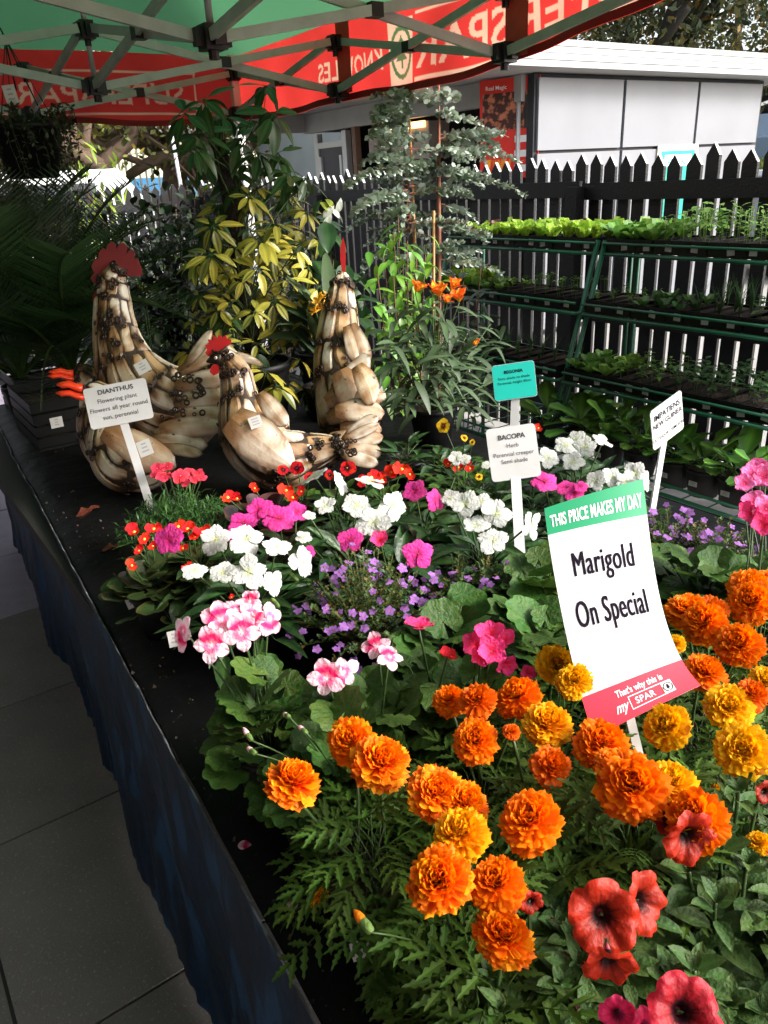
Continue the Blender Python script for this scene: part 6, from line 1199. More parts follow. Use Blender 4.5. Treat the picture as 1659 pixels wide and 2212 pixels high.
def bird_body(root, B, bands, seed, tone=0, nuts=26, th_seen=True, nutr=0.0085):
    rng = random.Random(seed)
    b = MB(); b.grid(lambda a, t: B.at(t, 2*pi*a)[0], 24, 40, 0, None, True); ob('body', b.build('body', M_core), root)
    spots = []; edges = [x[0] for x in bands]+[bands[-1][1]]
    for i in range(nuts):
        t = rng.choice(edges) if rng.random() < 0.75 else rng.uniform(edges[0], edges[-1]); spots.append((t+rng.uniform(-0.014, 0.014), pi/2+rng.gauss(0, 0.75)))
    for bi, (t0, t1, n, twist) in enumerate(bands):
        n = max(6, int(n*0.88))
        for k in range(n):
            th0 = 2*pi*k/n+twist; th1 = th0+2*pi/n*rng.uniform(0.90, 0.99); off = 0.0025+0.0025*((k+bi) % 2)+rng.uniform(0, 0.002); base = CREAM[rng.randrange(len(CREAM))]; kk = rng.uniform(0.8, 1.12); sk = rng.uniform(-0.16, 0.16); e0 = rng.uniform(-0.02, 0.012); e1 = rng.uniform(-0.012, 0.02); ph = rng.uniform(0, 9); brn = rng.uniform(0.15, 0.34); tp0, tp1 = rng.uniform(0.55, 1), rng.uniform(0.55, 1)
            def fn(a, t):
                tt = t0+e0+(t1+e1-t0-e0)*t; taper = (tp0+(1-tp0)*min(1, t*3))*(tp1+(1-tp1)*min(1, (1-t)*3)); s0 = sk*(t-0.5); c_ = (th0+th1)/2+s0; h_ = (th1-th0)/2*taper
                p0 = B.at(tt, c_-h_, off)[0]; p1, n1 = B.at(tt, c_+h_, off); q = p0.lerp(p1, a); nm = B.at(tt, c_, off)[1]
                return q+nm*(0.0012*sin(pi*a)-(0.006 if (a < 0.01 or a > 0.99) else 0)-(0.004 if (t < 0.01 or t > 0.99) else 0))
            def cf(a, t):
                tt = t0+(t1-t0)*t; th = th0+(th1-th0)*a
                e = min(t, 1-t)/brn+0.5*noise.noise(Vector((a*5+ph, t*7, ph))); s_ = min(a, 1-a)*6+0.7*noise.noise(Vector((a*3, t*9+ph, 1)))
                c = mixc(TAN, base, e*1.0-0.15+0.3*s_); c = mixc(BURN, c, e*3.0+0.35); c = mixc(BURN, mixc(TAN, c, 0.35+s_), 0.35+s_*1.6)
                d = min([((tt-st)/0.050)**2+((th-sh)/0.38)**2 for st, sh in spots] or [9]); d = sqrt(d)+0.35*noise.noise(Vector((a*6+ph, t*12, 2)))
                c = mixc(TAN, c, (d-0.7)*1.6); c = mixc(BURN, c, d*2.2-0.8); return tuple(x*kk for x in c)
            m = MB(); m.grid(fn, 5, 10, 0, cf); ob('strip', m.build('strip', M_tin, False, True), root)
    for (st, sh) in spots:
        for kx_ in range(rng.choice((1, 2, 2, 3, 4))):
            p, nr = B.at(max(0, min(1, st+rng.uniform(-0.016, 0.016))), sh+rng.uniform(-0.2, 0.2), 0.008); ob('weld_nut', NUT, root, facing(p, nr+Vector((rng.uniform(-.3, .3), rng.uniform(-.3, .3), rng.uniform(-.3, .3))), rng.uniform(0, 6), nutr*0.72*rng.uniform(0.75, 1.3)))
def plate(root, u, v, dep, ang, Lpx, wpx, bow=0.15, cols=None, seed=0, th=0.003, name='tail_feather', nose=0.0, tilt=0.0, side=1, prof=None, loc=None):
    """long curved metal feather from its root (u,v) heading at ang degrees in the picture"""
    rng = random.Random(seed); s = dep/F; p = atd(u, v, dep)-root.location; a = radians(ang); d = RR*cos(a)+UU*sin(a)-FF*tilt; nrm = -FF+UU*0.15; base = CREAM[rng.randrange(3)]; ph = rng.uniform(0, 9)
    prof = prof or (lambda t: (0.30+0.85*sin(pi*min(1, t*0.72+0.12)))*(1 if t < 0.82 else sqrt(max(0.02, 1-((t-0.82)/0.18)**2))))
    L_, W_ = Lpx*s, wpx*s; m = MB()
    def surf(off, cc):
        def fn(x, t): sx_ = (2*x-1); w = W_*0.5*prof(t); return (sx_*w+nose*L_*t*t, L_*t, bow*L_*(0.25-(t-0.5)**2)+W_*0.10*(1-abs(sx_)**1.5)+off)
        def cf(x, t): e = t*4+0.6*noise.noise(Vector((x*4+ph, t*6, ph))); c = mixc(BURN, mixc(TAN, base, e-0.5), e+0.1); s_ = min(x, 1-x, (1-t)*1.5)*7+0.5*noise.noise(Vector((x*2, t*8, ph))); c = mixc(TAN, c, 0.62+0.9*noise.noise(Vector((x*2.5+ph, t*5, 7)))); return mixc(BURN, mixc(TAN, c, s_+0.1), s_*1.6+0.45)
        m.grid(fn, 6, 12, 0, cf)
    surf(0, None); surf(-th, None)
    n1 = 7; N_ = 7*13
    for j in range(12):
        for e in (0, 6): q = j*n1+e; m.face((q, q+n1, q+n1+N_, q+N_))
    for i in range(6): q = 12*n1+i; m.face((q, q+1, q+1+N_, q+N_))
    return ob(name, m.build(name, M_tin, False, True), root, orient(p, d, nrm))
def flatpoly(root, pts, dep, m, th=0.006, name='comb', skew=0.0):
    c = atd(pts[0][0], pts[0][1], dep); vw = Vector((FF.x, FF.y, 0)).normalized(); b = MB(); n = len(pts); P_ = []
    for (u, v) in pts: P_.append(atd(u, v, dep+skew*(u-pts[0][0])/F)-root.location)
    i0 = [b.vert(p-vw*th/2) for p in P_]; i1 = [b.vert(p+vw*th/2) for p in P_]; b.face(i0); b.face(i1[::-1])
    for k in range(n): k2 = (k+1) % n; b.face((i0[k], i1[k], i1[k2], i0[k2]))
    return ob(name, b.build(name, m, False), root)
def comb_pts(cx0, cy0, cx1, cy1, n, h, seed=0, base_drop=6):
    """fan comb between two base points with n rounded lobes"""
    rng = random.Random(seed); pts = []; mx, my = (cx0+cx1)/2, (cy0+cy1)/2; W_ = sqrt((cx1-cx0)**2+(cy1-cy0)**2)/2; th0 = atan2(cy0-cy1, cx1-cx0)
    for k in range(n):
        for (f, r) in ((0.08, 0.74), (0.28, 0.97), (0.5, 1.03), (0.72, 0.97), (0.92, 0.74)):
            a = pi-(pi)*(k+f)/n; x = W_*r*cos(a); y = h*r*sin(a); pts.append((mx+x*cos(th0)+y*-sin(th0)*-1*0+0, my-y-x*sin(th0)))
    pts += [(mx+W_*0.35, my+base_drop), (mx-W_*0.35, my+base_drop)]
    return pts
# tall rooster ----------------------------------------------------------
dep = 2.55; loc = atz(345, 985, TZ); loc = Vector((loc.x, loc.y, TZ))
R1 = thing('rooster_sculpture', 'tallest metal rooster of scorched tin strips with a big red comb darkened for shade', 'sculpture', loc)
B1 = Body(loc, dep, [(262, 575, -0.02, 10, 1), (246, 600, -0.01, 26, 1), (244, 640, 0, 34, 1), (246, 690, 0, 42, 0.9), (258, 750, 0, 54, 0.9), (285, 815, 0, 74, 0.9), (335, 870, 0, 92, 0.85), (395, 895, 0, 82, 0.8), (440, 890, 0, 60, 0.7), (470, 880, 0, 30, 0.6)])
bird_body(R1, B1, [(0.03, 0.13, 7, 0.2), (0.135, 0.235, 9, 0.0), (0.24, 0.37, 12, 0.3), (0.375, 0.505, 14, 0.1), (0.51, 0.66, 16, 0.2), (0.665, 0.84, 16, 0.0)], 1, nuts=44)
flatpoly(R1, [(202, 612), (196, 598), (204, 590), (198, 575), (206, 560), (213, 560), (214, 545), (222, 536), (230, 540), (233, 528), (241, 522), (250, 528), (251, 540), (257, 528), (266, 524), (275, 533), (274, 548), (283, 538), (292, 545), (289, 560), (298, 558), (300, 568), (306, 580), (307, 594), (298, 597), (280, 596), (262, 596), (250, 590), (238, 600), (222, 606), (210, 612)], dep-0.03, M_combd, skew=0.3)
flatpoly(R1, [(206, 628), (200, 640), (202, 658), (210, 664), (219, 658), (222, 640), (216, 628)], dep-0.02, M_combd, name='wattle')
b = MB(); b.tube([atd(228, 612, dep-0.03)-loc, atd(205, 622, dep-0.05)-loc], [0.02, 0.003], 8); ob('beak', b.build('beak', M_nut), R1)
for i, (u, v, a, L_, w) in enumerate(((385, 805, 24, 132, 32), (378, 836, 12, 128, 40), (375, 868, 6, 128, 40), (378, 900, 2, 122, 42), (345, 928, 4, 140, 44), (330, 950, -6, 120, 36), (400, 790, 45, 95, 22), (350, 965, -10, 90, 24))): plate(R1, u, v, dep-0.15-0.008*i, a, L_, w, 0.18, seed=i, nose=-0.15 if a > 15 else 0.0)
for i, (u, v, a) in enumerate(((470, 790, 35), (480, 776, 20))): plate(R1, u, v, dep-0.02, a, 80, 22, 0.1, seed=20+i, nose=0.55)
for i in range(26):
    rng = random.Random(90+i); p = atd(rng.uniform(370, 440), rng.uniform(800, 905), dep-0.20)-loc; ob('weld_nut', NUT, R1, facing(p, -FF, 0, rng.uniform(0.005, 0.009)))
for sx_ in (-0.05, 0.06): b = MB(); b.tube([(sx_, 0, 0.0), (sx_, 0.0, 0.12)], 0.012, 8); b.tube([(sx_-0.05, 0, 0.006), (sx_+0.03, 0, 0.006)], 0.006, 6); ob('leg', b.build('leg', M_nut), R1)
price_sticker(None, facing(atd(308, 793, dep-0.22)-loc, -FF+UU*0.3, 0.5, 1), 0.042, 0.042, parent=R1)
# small rooster ------------------------------------------------------------
dep = 2.30; loc = atz(600, 1045, TZ); loc = Vector((loc.x, loc.y, TZ))
R2 = thing('rooster_sculpture', 'small metal rooster with bright red comb and a fan tail, standing before the tall one', 'sculpture', loc)
B2 = Body(loc, dep, [(478, 752, -0.02, 12, 1), (490, 775, 0, 26, 1), (508, 805, 0, 32, 1), (516, 850, 0, 38, 0.9), (524, 900, 0, 52, 0.9), (550, 950, 0, 72, 0.9), (600, 990, 0, 72, 0.85), (655, 985, 0, 54, 0.8), (700, 972, 0, 38, 0.75), (738, 962, 0, 18, 0.7)])
bird_body(R2, B2, [(0.02, 0.12, 6, 0.2), (0.125, 0.225, 7, 0.1), (0.23, 0.36, 10, 0.3), (0.365, 0.50, 12, 0.1), (0.505, 0.68, 12, 0.2), (0.685, 0.82, 11, 0.0), (0.825, 0.97, 9, 0.2)], 2, nuts=56, nutr=0.0075)
plate(R2, 500, 905, dep-0.16, -38, 175, 92, 0.25, seed=5, name='wing', prof=lambda t: (0.55+0.5*sin(pi*min(1, t+0.1)))*(1 if t < 0.7 else sqrt(max(0.02, 1-((t-0.7)/0.3)**2))))
plate(R2, 560, 850, dep-0.15, -50, 92, 38, 0.1, seed=2, name='wing')
flatpoly(R2, [(452, 770), (443, 762), (448, 755), (443, 745), (453, 744), (449, 733), (460, 735), (460, 723), (469, 731), (473, 722), (480, 729), (487, 724), (491, 732), (500, 733), (499, 743), (488, 750), (475, 758), (464, 768)], dep-0.02, M_comb, skew=0.2)
flatpoly(R2, [(457, 790), (453, 803), (462, 811), (472, 806), (474, 793), (466, 786)], dep-0.04, M_comb, name='wattle')
b = MB(); b.tube([atd(480, 775, dep-0.02)-loc, atd(462, 775, dep-0.02)-loc, atd(446, 782, dep-0.02)-loc], [0.026, 0.018, 0.003], 10); ob('face', b.build('face', M_nut), R2)
b = MB(); b.lathe([(0.001, 0.004), (0.004, 0.002), (0.005, 0)], 8); ob('eye', b.build('eye', M_eye), R2, facing(atd(466, 773, dep-0.055)-loc, -FF, 0, 1))
for i, (u, v, a, L_, w) in enumerate(((742, 955, 38, 92, 32), (748, 962, 14, 82, 30), (745, 970, -6, 80, 34), (740, 980, -16, 80, 30), (745, 950, 24, 80, 22))): plate(R2, u, v, dep-0.03-0.006*i, a, L_, w, 0.12, seed=30+i)
for i in range(16):
    rng = random.Random(190+i); p = atd(rng.uniform(735, 775), rng.uniform(950, 985), dep-0.075)-loc; ob('weld_nut', NUT, R2, facing(p, -FF, 0, rng.uniform(0.004, 0.008)))
for sx_ in (-0.05, 0.05): b = MB(); b.tube([(sx_, 0, 0.0), (sx_, 0.0, 0.06)], 0.01, 8); b.tube([(sx_-0.05, 0, 0.006), (sx_+0.03, 0, 0.006)], 0.006, 6); ob('leg', b.build('leg', M_nut), R2)
price_sticker(None, facing(atd(552, 912, dep-0.19)-loc, -FF+UU*0.3, 0.3, 1), 0.035, 0.035, parent=R2)
price_sticker('small white price sticker on a stick behind the small rooster back', facing(atd(613, 914, 2.42), -FF+UU*0.3, 0.0, 1), 0.035, 0.030)
# rear rooster seen from behind -----------------------------------------------
dep = 2.62; loc = atz(750, 985, TZ); loc = Vector((loc.x, loc.y, TZ))
R3 = thing('rooster_sculpture', 'metal rooster seen from behind with thin upright comb and curled tail plates', 'sculpture', loc)
B3 = Body(loc, dep, [(740, 588, 0.0, 6, 1), (738, 610, 0, 20, 1), (735, 650, 0, 32, 1), (732, 710, 0, 44, 1), (733, 770, 0.0, 54, 1), (742, 830, -0.02, 64, 1), (752, 890, -0.02, 68, 1), (755, 940, 0, 58, 1), (755, 975, 0, 30, 1)])
bird_body(R3, B3, [(0.02, 0.15, 7, 0.4), (0.155, 0.30, 9, 0.1), (0.305, 0.45, 11, 0.3), (0.455, 0.60, 13, 0.0), (0.605, 0.80, 12, 0.2), (0.805, 0.97, 10, 0.0)], 3, nuts=44)
for i, (u, v, a, L_, w, n_) in enumerate(((708, 905, 20, 120, 44, 0.1), (705, 870, 30, 115, 44, -0.3), (720, 845, 25, 105, 48, -0.35), (735, 800, -62, 100, 58, 0.1), (760, 880, 40, 75, 40, 0.3), (735, 925, -2, 90, 40, 0.0), (725, 890, 5, 105, 46, 0.1), (770, 790, -55, 90, 44, 0.2), (712, 945, -8, 100, 36, 0.0))): plate(R3, u, v, dep-0.14-0.012*i, a, L_, w, 0.3, seed=40+i, nose=n_)
plate(R3, 758, 700, dep-0.09, -68, 95, 36, 0.1, seed=3, name='wing'); plate(R3, 748, 705, dep-0.10, -75, 80, 24, 0.1, seed=8, name='wing')
flatpoly(R3, [(739, 590), (735, 560), (736, 530), (741, 512), (746, 530), (747, 560), (746, 590)], dep, M_comb)
b = MB(); b.tube([(0, 0, 0.0), (0, 0.0, 0.06)], 0.012, 8); ob('leg', b.build('leg', M_nut), R3)
# ducks -------------------------------------------------------------------------
dep = 2.42
for i, (lab, hd, bk) in enumerate((('metal duck with open orange beak behind the dianthus sign', (218, 862), ((178, 838, 122, 830, 15), (182, 858, 120, 848, 13))), ('dark metal duck with open orange beak, behind the other duck', (190, 815), ((158, 806, 105, 803, 12), (160, 817, 103, 812, 11))))):
    dd = dep+(0 if i == 0 else 0.14); ox = 0 if i == 0 else -22; oy = 0 if i == 0 else -38; loc = atz(290+ox, 1055+oy*0.4, TZ); loc = Vector((loc.x, loc.y, TZ)); dk = thing('duck_sculpture', lab, 'sculpture', loc, 0, 0, 'metal ducks by the sign') if False else thing('duck_sculpture', lab, 'sculpture', loc, 0, 'metal ducks by the sign')
    Bd = Body(loc, dd, [(178+ox, 852+oy, 0, 10, 1), (205+ox, 852+oy, 0, 30, 0.9), (228+ox, 875+oy, 0, 34, 0.9), (226+ox, 915+oy, 0, 30, 0.9), (232+ox, 960+oy, 0, 42, 0.9), (262+ox, 1000+oy, 0, 58, 0.9), (312+ox, 1012+oy, 0, 50, 0.85), (360+ox, 1010+oy, 0, 24, 0.7), (385+ox, 1008+oy, 0, 6, 0.6)])
    bird_body(dk, Bd, [(0.10, 0.24, 8, 0.2), (0.245, 0.38, 8, 0.0), (0.385, 0.52, 10, 0.3), (0.525, 0.70, 12, 0.1), (0.705, 0.93, 10, 0.0)], 7+i, nuts=26)
    if i == 0:
        plate(dk, 225, 930, dd-0.13, -28, 175, 62, 0.2, seed=12, name='wing'); price_sticker(None, facing(atd(313, 968, dd-0.2)-loc, -FF+UU*0.3, 0.35, 1), 0.04, 0.05, parent=dk)
        plate(dk, 320, 905, dd+0.05, -35, 90, 40, 0.1, seed=13, name='wing')
    for (ua, va, ub, vb, r_) in bk:
        m = MB(); A_, B_ = atd(ua, va, dd-0.03)-loc, atd(ub, vb, dd-0.06)-loc; mid_ = A_.lerp(B_, 0.5)+Vector((0, 0, 0.006)); w = r_*dd/F; m.tube([A_, A_.lerp(B_, 0.25), mid_, A_.lerp(B_, 0.8), B_], [w*1.15, w*0.95, w*0.9, w*0.85, w*0.25], 10, flat=0.55); ob('beak', m.build('beak', M_beak), dk)
    b = MB(); b.lathe([(0.001, 0.005), (0.006, 0.003), (0.008, 0)], 8); ob('eye', b.build('eye', M_nut), dk, facing(Bd.at(0.15, pi/2, 0.006)[0], -FF, 0, 1))
    b = MB(); b.tube([(0, 0, 0), (0, 0, 0.08)], 0.009, 8); b.tube([(0.04, 0, 0), (0.04, 0, 0.08)], 0.009, 8); ob('leg', b.build('leg', M_nut), dk, kind=None)
# ================================================================== SIGNS ON STAKES
M_signw = mat('sign_white', (0.70, 0.70, 0.71), 0.4, spec=0.35, trans=0.2, c2=(0.60, 0.59, 0.56), nscale=14, namt=0.5, c3=(0.45, 0.42, 0.38), n3=60, a3=(0.72, 0.8)); M_stake = mat('stake_white', (0.70, 0.66, 0.60), 0.5, c2=(0.55, 0.5, 0.44), nscale=8, stretch=(1, 1, 0.1))
M_teal = mat('sign_teal', (0.02, 0.62, 0.52), 0.4); M_sgreen = mat('sign_green', (0.01, 0.24, 0.10), 0.4); M_sred = mat('sign_red', (0.75, 0.03, 0.06), 0.4)
M_navy = mat('letters_dark', (0.008, 0.004, 0.012), 0.8, spec=0.1); M_lw = mat('letters_white', (0.88, 0.88, 0.88), 0.5); M_lg = mat('letters_grey', (0.06, 0.06, 0.06), 0.8, spec=0.1)
def rrect(w, h, r=0.1, n=4):
    pts = []
    for (cx0, cy0, a0) in ((w/2-r, h/2-r, 0), (-w/2+r, h/2-r, 90), (-w/2+r, -h/2+r, 180), (w/2-r, -h/2+r, 270)):
        for k in range(n+1): a = radians(a0+90*k/n); pts.append((cx0+r*cos(a), cy0+r*sin(a)))
    return pts
def plane_from(pc, pr, pu):
    """matrix whose x runs from centre to pr, y towards pu"""
    x = (pr-pc).normalized(); y = (pu-pc); y = (y-x*y.dot(x)).normalized(); z = x.cross(y)
    return Matrix(((x.x, y.x, z.x, pc.x), (x.y, y.y, z.y, pc.y), (x.z, y.z, z.z, pc.z), (0, 0, 0, 1)))
def small_sign(label, ctr, dep, w, h, ang, turn, board, lines, stake, face=None, back=0.0, xy=None):
    c = atd(ctr[0], ctr[1], dep); a = radians(ang); x = RR*cos(a)+UU*sin(a); x = (x+FF*turn).normalized(); y = (UU*cos(a)-RR*sin(a)-FF*back)
    if xy: x = (RR*xy[0][0]+UU*xy[0][1]+FF*xy[0][2]).normalized(); y = RR*xy[1][0]+UU*xy[1][1]+FF*xy[1][2]
    y = (y-x*y.dot(x)).normalized(); z = x.cross(y)
    sb = atd(stake[0], stake[1], dep+stake[2]); Mx = Matrix(((x.x, y.x, z.x, c.x), (x.y, y.y, z.y, c.y), (x.z, y.z, z.z, c.z), (0, 0, 0, 1)))
    r = thing('plant_sign', label, 'sign', (sb.x, sb.y, TZ+0.08)); inv = Matrix.Translation(-r.location)
    b = MB(); b.prism(rrect(w, h, 0.008), -0.0012, 0.0012); bo = ob('board', b.build('board', board, False), r, inv @ Mx)
    if face: b = MB(); b.prism(rrect(w*0.985, h*0.97, 0.007), 0.0014, 0.0016); ob('face', b.build('face', face, False), bo)
    for (s, size, yy, m, bold, sx) in lines: t = text_mb(s, size, bold, sx); ob('lettering', t.build('lettering', m, False), bo, T(0, yy, 0.0022))
    top = c-y*(h*0.3)-z*0.004; b = MB(); d = (sb-top).normalized(); bot = sb+d*0.04; xs = d.cross(z).normalized()
    o = inv @ top; q = inv @ bot; wd = 0.0105
    for (k0, k1) in ((0, 1),): 
        ids = []
        for e in (o, q):
            for (i, j) in ((-1, -1), (1, -1), (1, 1), (-1, 1)): ids.append(b.vert(e+xs*wd*i+z*0.0022*j-z*0.003))
        for f4 in ((0, 3, 2, 1), (4, 5, 6, 7), (0, 1, 5, 4), (1, 2, 6, 5), (2, 3, 7, 6), (3, 0, 4, 7)): b.face(f4)
    ob('stake', b.build('stake', M_signw, False), r); return r
small_sign('white sign reading DIANTHUS on a white stake, in front of the ducks', (256, 872), 2.0, 0.162, 0.108, 12.5, 0.12, M_signw, [('DIANTHUS', 0.017, 0.032, M_lg, 0.02, 1.1), ('Flowering plant', 0.0165, 0.009, M_lg, 0.0, 1.0), ('Flowers all year round', 0.0165, -0.013, M_lg, 0.0, 1.0), ('sun, perennial', 0.0165, -0.035, M_lg, 0.0, 1.0)], (320, 1078, 0.0))
small_sign('white sign reading BACOPA on a stake below the teal sign', (1109, 978), 1.62, 0.104, 0.113, 7.5, -0.1, M_signw, [('BACOPA', 0.0145, 0.030, M_lg, 0.025, 1.0), ('Herb', 0.0125, 0.012, M_lg, 0.0, 1.0), ('Perennial creeper', 0.0125, -0.006, M_lg, 0.0, 0.95), ('Semi shade', 0.0125, -0.021, M_lg, 0.0, 1.0)], (1125, 1222, -0.06))
small_sign('teal sign reading BEGONIA on a stake behind the bacopa sign', (1111, 823), 1.95, 0.108, 0.092, 6, -0.25, M_signw, [('BEGONIA', 0.011, 0.021, M_navy, 0.03, 1.0), ('Semi shade to shade', 0.0098, 0.006, M_navy, 0.0, 1.0), ('Perennial, height 40cm', 0.0098, -0.006, M_navy, 0.0, 0.95)], (1108, 980, 0.0), M_teal)
small_sign('white sign reading IMPATIENS NEW GUINEA turned away at the right, on a stake', (1441, 908), 1.75, 0.118, 0.100, 33, -1.05, M_signw, [('IMPATIENS', 0.0205, 0.019, M_navy, 0.008, 1.0), ('NEW GUINEA', 0.0175, 0.000, M_navy, 0.008, 1.0), ('OUTDOOR , SEMI SUN', 0.0115, -0.032, M_navy, 0.006, 1.0)], (1410, 1112, 0.05), xy=((0.088, 0.058, 0.05), (-0.03, 0.1, -0.06)))
# the big curved price sign: an upright strip of card bent over its stake -------------
A_tl, A_tr = atd(1176, 1098, 1.10), atd(1389, 1034, 1.12)
B_bl, B_br = atd(1283, 1592, 0.955), atd(1514, 1480, 0.975)
sgb = atd(1381, 1640, 0.975); SG = thing('price_sign', 'large curved card sign reading Marigold On Special with green head and red foot', 'sign', (sgb.x, sgb.y, TZ+0.1))
def bez(a, c1, c2, b_, t): return a*(1-t)**3+c1*3*t*(1-t)**2+c2*3*t*t*(1-t)+b_*t**3
# left and right edges bulge towards the viewer at the foot
L1, L2 = atd(1187, 1200, 1.065), atd(1230, 1440, 0.985); R1_, R2_ = atd(1408, 1190, 1.085), atd(1420, 1390, 1.01)
def sheet(a, t, off=0.0):
    """a across 0..1 left-right, t down 0..1"""
    l = bez(A_tl, L1, L2, B_bl, t); r = bez(A_tr, R1_, R2_, B_br, t); p = l.lerp(r, a); e = 0.01
    l2 = bez(A_tl, L1, L2, B_bl, min(1, t+e)); r2 = bez(A_tr, R1_, R2_, B_br, min(1, t+e)); l1 = bez(A_tl, L1, L2, B_bl, max(0, t-e)); r1 = bez(A_tr, R1_, R2_, B_br, max(0, t-e))
    n = (r-l).cross(l2.lerp(r2, a)-l1.lerp(r1, a)).normalized()
    if n.dot(FF) > 0: n = -n
    p = p+n*0.004*sin(pi*a)
    return p+n*off-SG.location
TG, TR = 0.165, 0.835
def sheetpart(t0, t1, m, name, off=0.0, a0=0.0, a1=1.0):
    b = MB(); b.grid(lambda a, t: sheet(a0+(a1-a0)*a, t0+(t1-t0)*t, off), 10, 24); 
    return ob(name, b.build(name, m), SG)
b = MB(); b.grid(lambda a, t: sheet(a, t, -0.0012), 10, 40); ob('backing', b.build('backing', M_signw), SG)
sheetpart(0, TG, M_sgreen, 'header'); sheetpart(TG, TR, M_signw, 'card'); sheetpart(TR, 1, M_sred, 'footer')
# small turned edges give the card thickness
for a_ in (0.0, 1.0): b = MB(); b.grid(lambda x, t: sheet(a_, t, -0.0012+0.0012*x), 1, 40); ob('edge', b.build('edge', M_signw), SG)
def sign_text(s, size, tc, m, bold=0.0, sx=1.0, ac=0.5, off=0.0006, slant=0.0, spacing=1.0, name='lettering', aspect=1.9, dup_=0.0):
    """size and positions in sheet fractions: width 1, height aspect"""
    t = text_mb(s, size, bold, sx, spacing, res=4)
    if dup_:
        v0, f0, n0 = list(t.v), list(t.f), len(t.v)
        for kd in (1, 2): t.v += [(x+dup_*kd, y, kd) for (x, y, z) in v0]; t.c += [(1, 1, 1)]*n0; t.f += [tuple(i+n0*kd for i in f4) for f4 in f0]; t.m += [0]*len(f0)
    for i, (x, y, z) in enumerate(t.v):
        x += slant*y; t.v[i] = tuple(sheet(ac+x, tc-y/aspect, off+0.0002*z))
    return ob(name, t.build(name, m, False), SG)
sign_text('THIS PRICE MAKES MY DAY', 0.19, 0.128, M_lw, 0.018, 0.39, spacing=1.02, aspect=2.0)
sign_text('Marigold', 0.30, 0.380, M_navy, 0.0, 0.56, ac=0.49, dup_=0.0045, spacing=1.06, aspect=2.0)
sign_text('On Special', 0.30, 0.585, M_navy, 0.0, 0.53, ac=0.49, dup_=0.0045, spacing=1.06, aspect=2.0)
sign_text("That's why this is", 0.082, 0.890, M_lw, 0.02, 0.80, ac=0.52, aspect=2.0)
sign_text('my', 0.13, 0.955, M_lw, 0.02, 0.7, ac=0.30, slant=0.3, aspect=2.0)
sign_text('SPAR', 0.085, 0.948, M_lw, 0.015, 0.95, ac=0.53, spacing=1.05, aspect=2.0)
def frame_seg(a0, a1, t0, t1, m=M_lw): b = MB(); b.grid(lambda a, t: sheet(a0+(a1-a0)*a, t0+(t1-t0)*t, 0.0006), 4, 1); ob('border_line', b.build('border_line', m), SG)
frame_seg(0.385, 0.80, 0.903, 0.907); frame_seg(0.385, 0.80, 0.962, 0.966); frame_seg(0.385, 0.392, 0.907, 0.962); frame_seg(0.70, 0.80, 0.907, 0.962)
def sheet_emblem(ac, tc, R):
    b = MB(); n = 24; P_ = lambda x, y: sheet(ac+x, tc-y/2.0, 0.0010)
    for k in range(n):
        a0, a1 = 2*pi*k/n, 2*pi*(k+1)/n; b.face([b.vert(P_(r*sin(a), r*cos(a))) for (r, a) in ((R, a0), (R, a1), (R*0.82, a1), (R*0.82, a0))])
    for (w, za, zb) in ((0.30, 0.3, 0.70), (0.42, 0.0, 0.42), (0.52, -0.32, 0.10)): b.face([b.vert(P_(-w*R, za*R)), b.vert(P_(w*R, za*R)), b.vert(P_(0, zb*R))])
    b.face([b.vert(P_(-0.1*R, -0.3*R)), b.vert(P_(0.1*R, -0.3*R)), b.vert(P_(0.1*R, -0.62*R)), b.vert(P_(-0.1*R, -0.62*R))]); ob('emblem', b.build('emblem', M_navy, False), SG)
sheet_emblem(0.752, 0.9345, 0.046)
st = MB(); pt = sheet(0.42, 0.55, -0.006); pb_ = sgb-SG.location; d = (pb_-pt).normalized(); st.bar(pt, pb_+d*0.08, 0.012, 0.006); ob('stake', st.build('stake', M_stake, False), SG)
# ---------------------------------------------------------------- litter on the black sheet
def litter_petal(label, u, v, s, key='pel_p', rot=0.0):
    p = atz(u, v, TZ+0.006); ob('fallen_petal', PET[key][0], None, T(p) @ RZ(rot) @ RX(0.15) @ S(s), label, 'petal')
litter_petal('fallen pink petal with a magenta spot on the black sheet', 543, 1825, 0.02, 'pel_p', 1.0)
litter_petal('fallen pale lilac petal lying on the black sheet below the marigold', 634, 1940, 0.02, 'pel_q', 2.5)
litter_petal('fallen pale petal by the bottom marigold leaves', 1030, 2125, 0.014, 'pel_q', 0.5)
M_dead = mat('dead_leaf', (0.16, 0.035, 0.018), 0.7, vcol=True); DL = leaf_mb(1, 0.5, 6, 0.4, 0.3, lambda t: 0.3+0.7*sin(pi*t)*(1+0.4*sin(t*20)), 0.35, (1, 1, 1), (0.6, 0.6, 0.6), (1.4, 1.2, 1.1), 4, 0.08).build('dead_leaf', M_dead, True, True)
for (u, v, a, s, lab) in ((215, 1095, 1.9, 0.09, 'dry reddish leaf on the black sheet behind the dianthus'), (262, 1180, 1.2, 0.06, 'dry brown leaf beside the red begonia pot'), (560, 1635, 0.4, 0.035, 'small brown leaf scrap on the sheet beside the geranium')): ob('dead_leaf', DL, None, T(atz(u, v, TZ+0.008)) @ RZ(a) @ RX(0.1) @ S(s), lab, 'leaf')
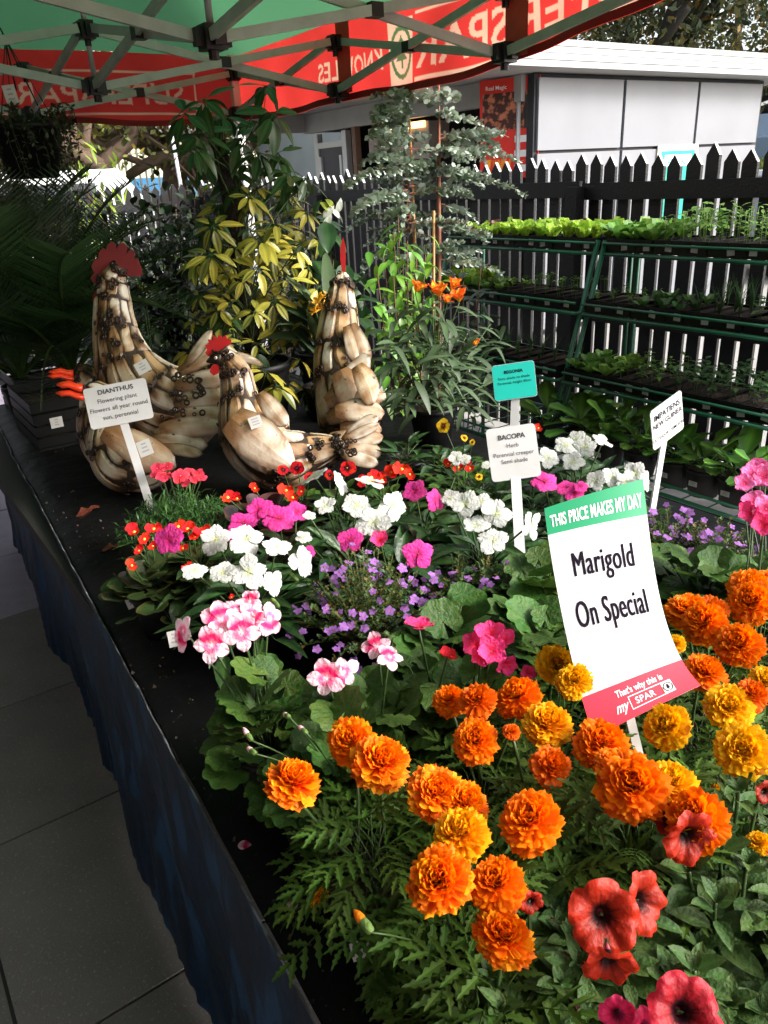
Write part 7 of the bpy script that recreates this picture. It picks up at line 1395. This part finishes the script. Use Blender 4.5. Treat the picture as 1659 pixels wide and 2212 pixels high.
for (u, v, h, a, lab, w_, h_) in ((795, 2045, 0.80, 0.15, 'clear price sticker on the front marigold pot', 0.04, 0.02), (375, 1380, 0.83, 0.1, 'clear price sticker on the pink geranium pot', 0.02, 0.03), (280, 1300, 0.80, 0.3, 'small pale sticker on the begonia pot', 0.016, 0.03)):
    p = atz(u, v, h); price_sticker(lab, facing(p, (-0.35, -0.75, 0.5), a, 1), w_, h_)
# crumbs of soil and leaf scraps on the black sheet
b = MB(); rng = random.Random(77); M_crumb = mat('crumbs', (1, 1, 1), 0.9, vcol=True)
for i in range(420):
    y_ = rng.uniform(0.3, 3.2); x_ = edge_x(y_)+abs(rng.gauss(0.02, 0.14)); s = rng.choice((0.001, 0.0012, 0.0016, 0.0022, 0.004))*rng.uniform(0.6, 1.3); a = rng.uniform(0, 6.3); c = rng.choice([(0.05, 0.03, 0.018), (0.03, 0.02, 0.012), (0.05, 0.05, 0.015), (0.07, 0.06, 0.05), (0.12, 0.04, 0.035)])
    p = Vector((x_, y_, TZ+0.006)); d = Vector((cos(a), sin(a), 0))*s; e = Vector((-sin(a), cos(a), 0.4))*s*0.6; b.face([b.vert(p-d, c), b.vert(p-e, c), b.vert(p+d, c), b.vert(p+e+Vector((0, 0, s)), c)])
ob('crumbs', b.build('crumbs', M_crumb, False, True), None, None, 'scattered soil crumbs and leaf scraps on the black sheet', 'crumbs', kind='stuff')
b = MB()
for i in range(260):
    x_, y_ = rng.uniform(-0.3, 0.5), rng.uniform(0.9, 4.5); s = rng.uniform(0.001, 0.0035); a = rng.uniform(0, 6.3); k = rng.uniform(0.05, 0.3); c = (k, k*0.9, k*0.75); p = Vector((x_, y_, 0.002)); d = Vector((cos(a), sin(a), 0))*s; e = Vector((-sin(a), cos(a), 0))*s*0.7
    b.face([b.vert(p-d, c), b.vert(p-e+Vector((0, 0, s)), c), b.vert(p+d, c), b.vert(p+e, c)])
ob('grit', b.build('grit', M_crumb, False, True), None, None, 'fine grit lying on the grey floor slabs', 'grit', kind='stuff')
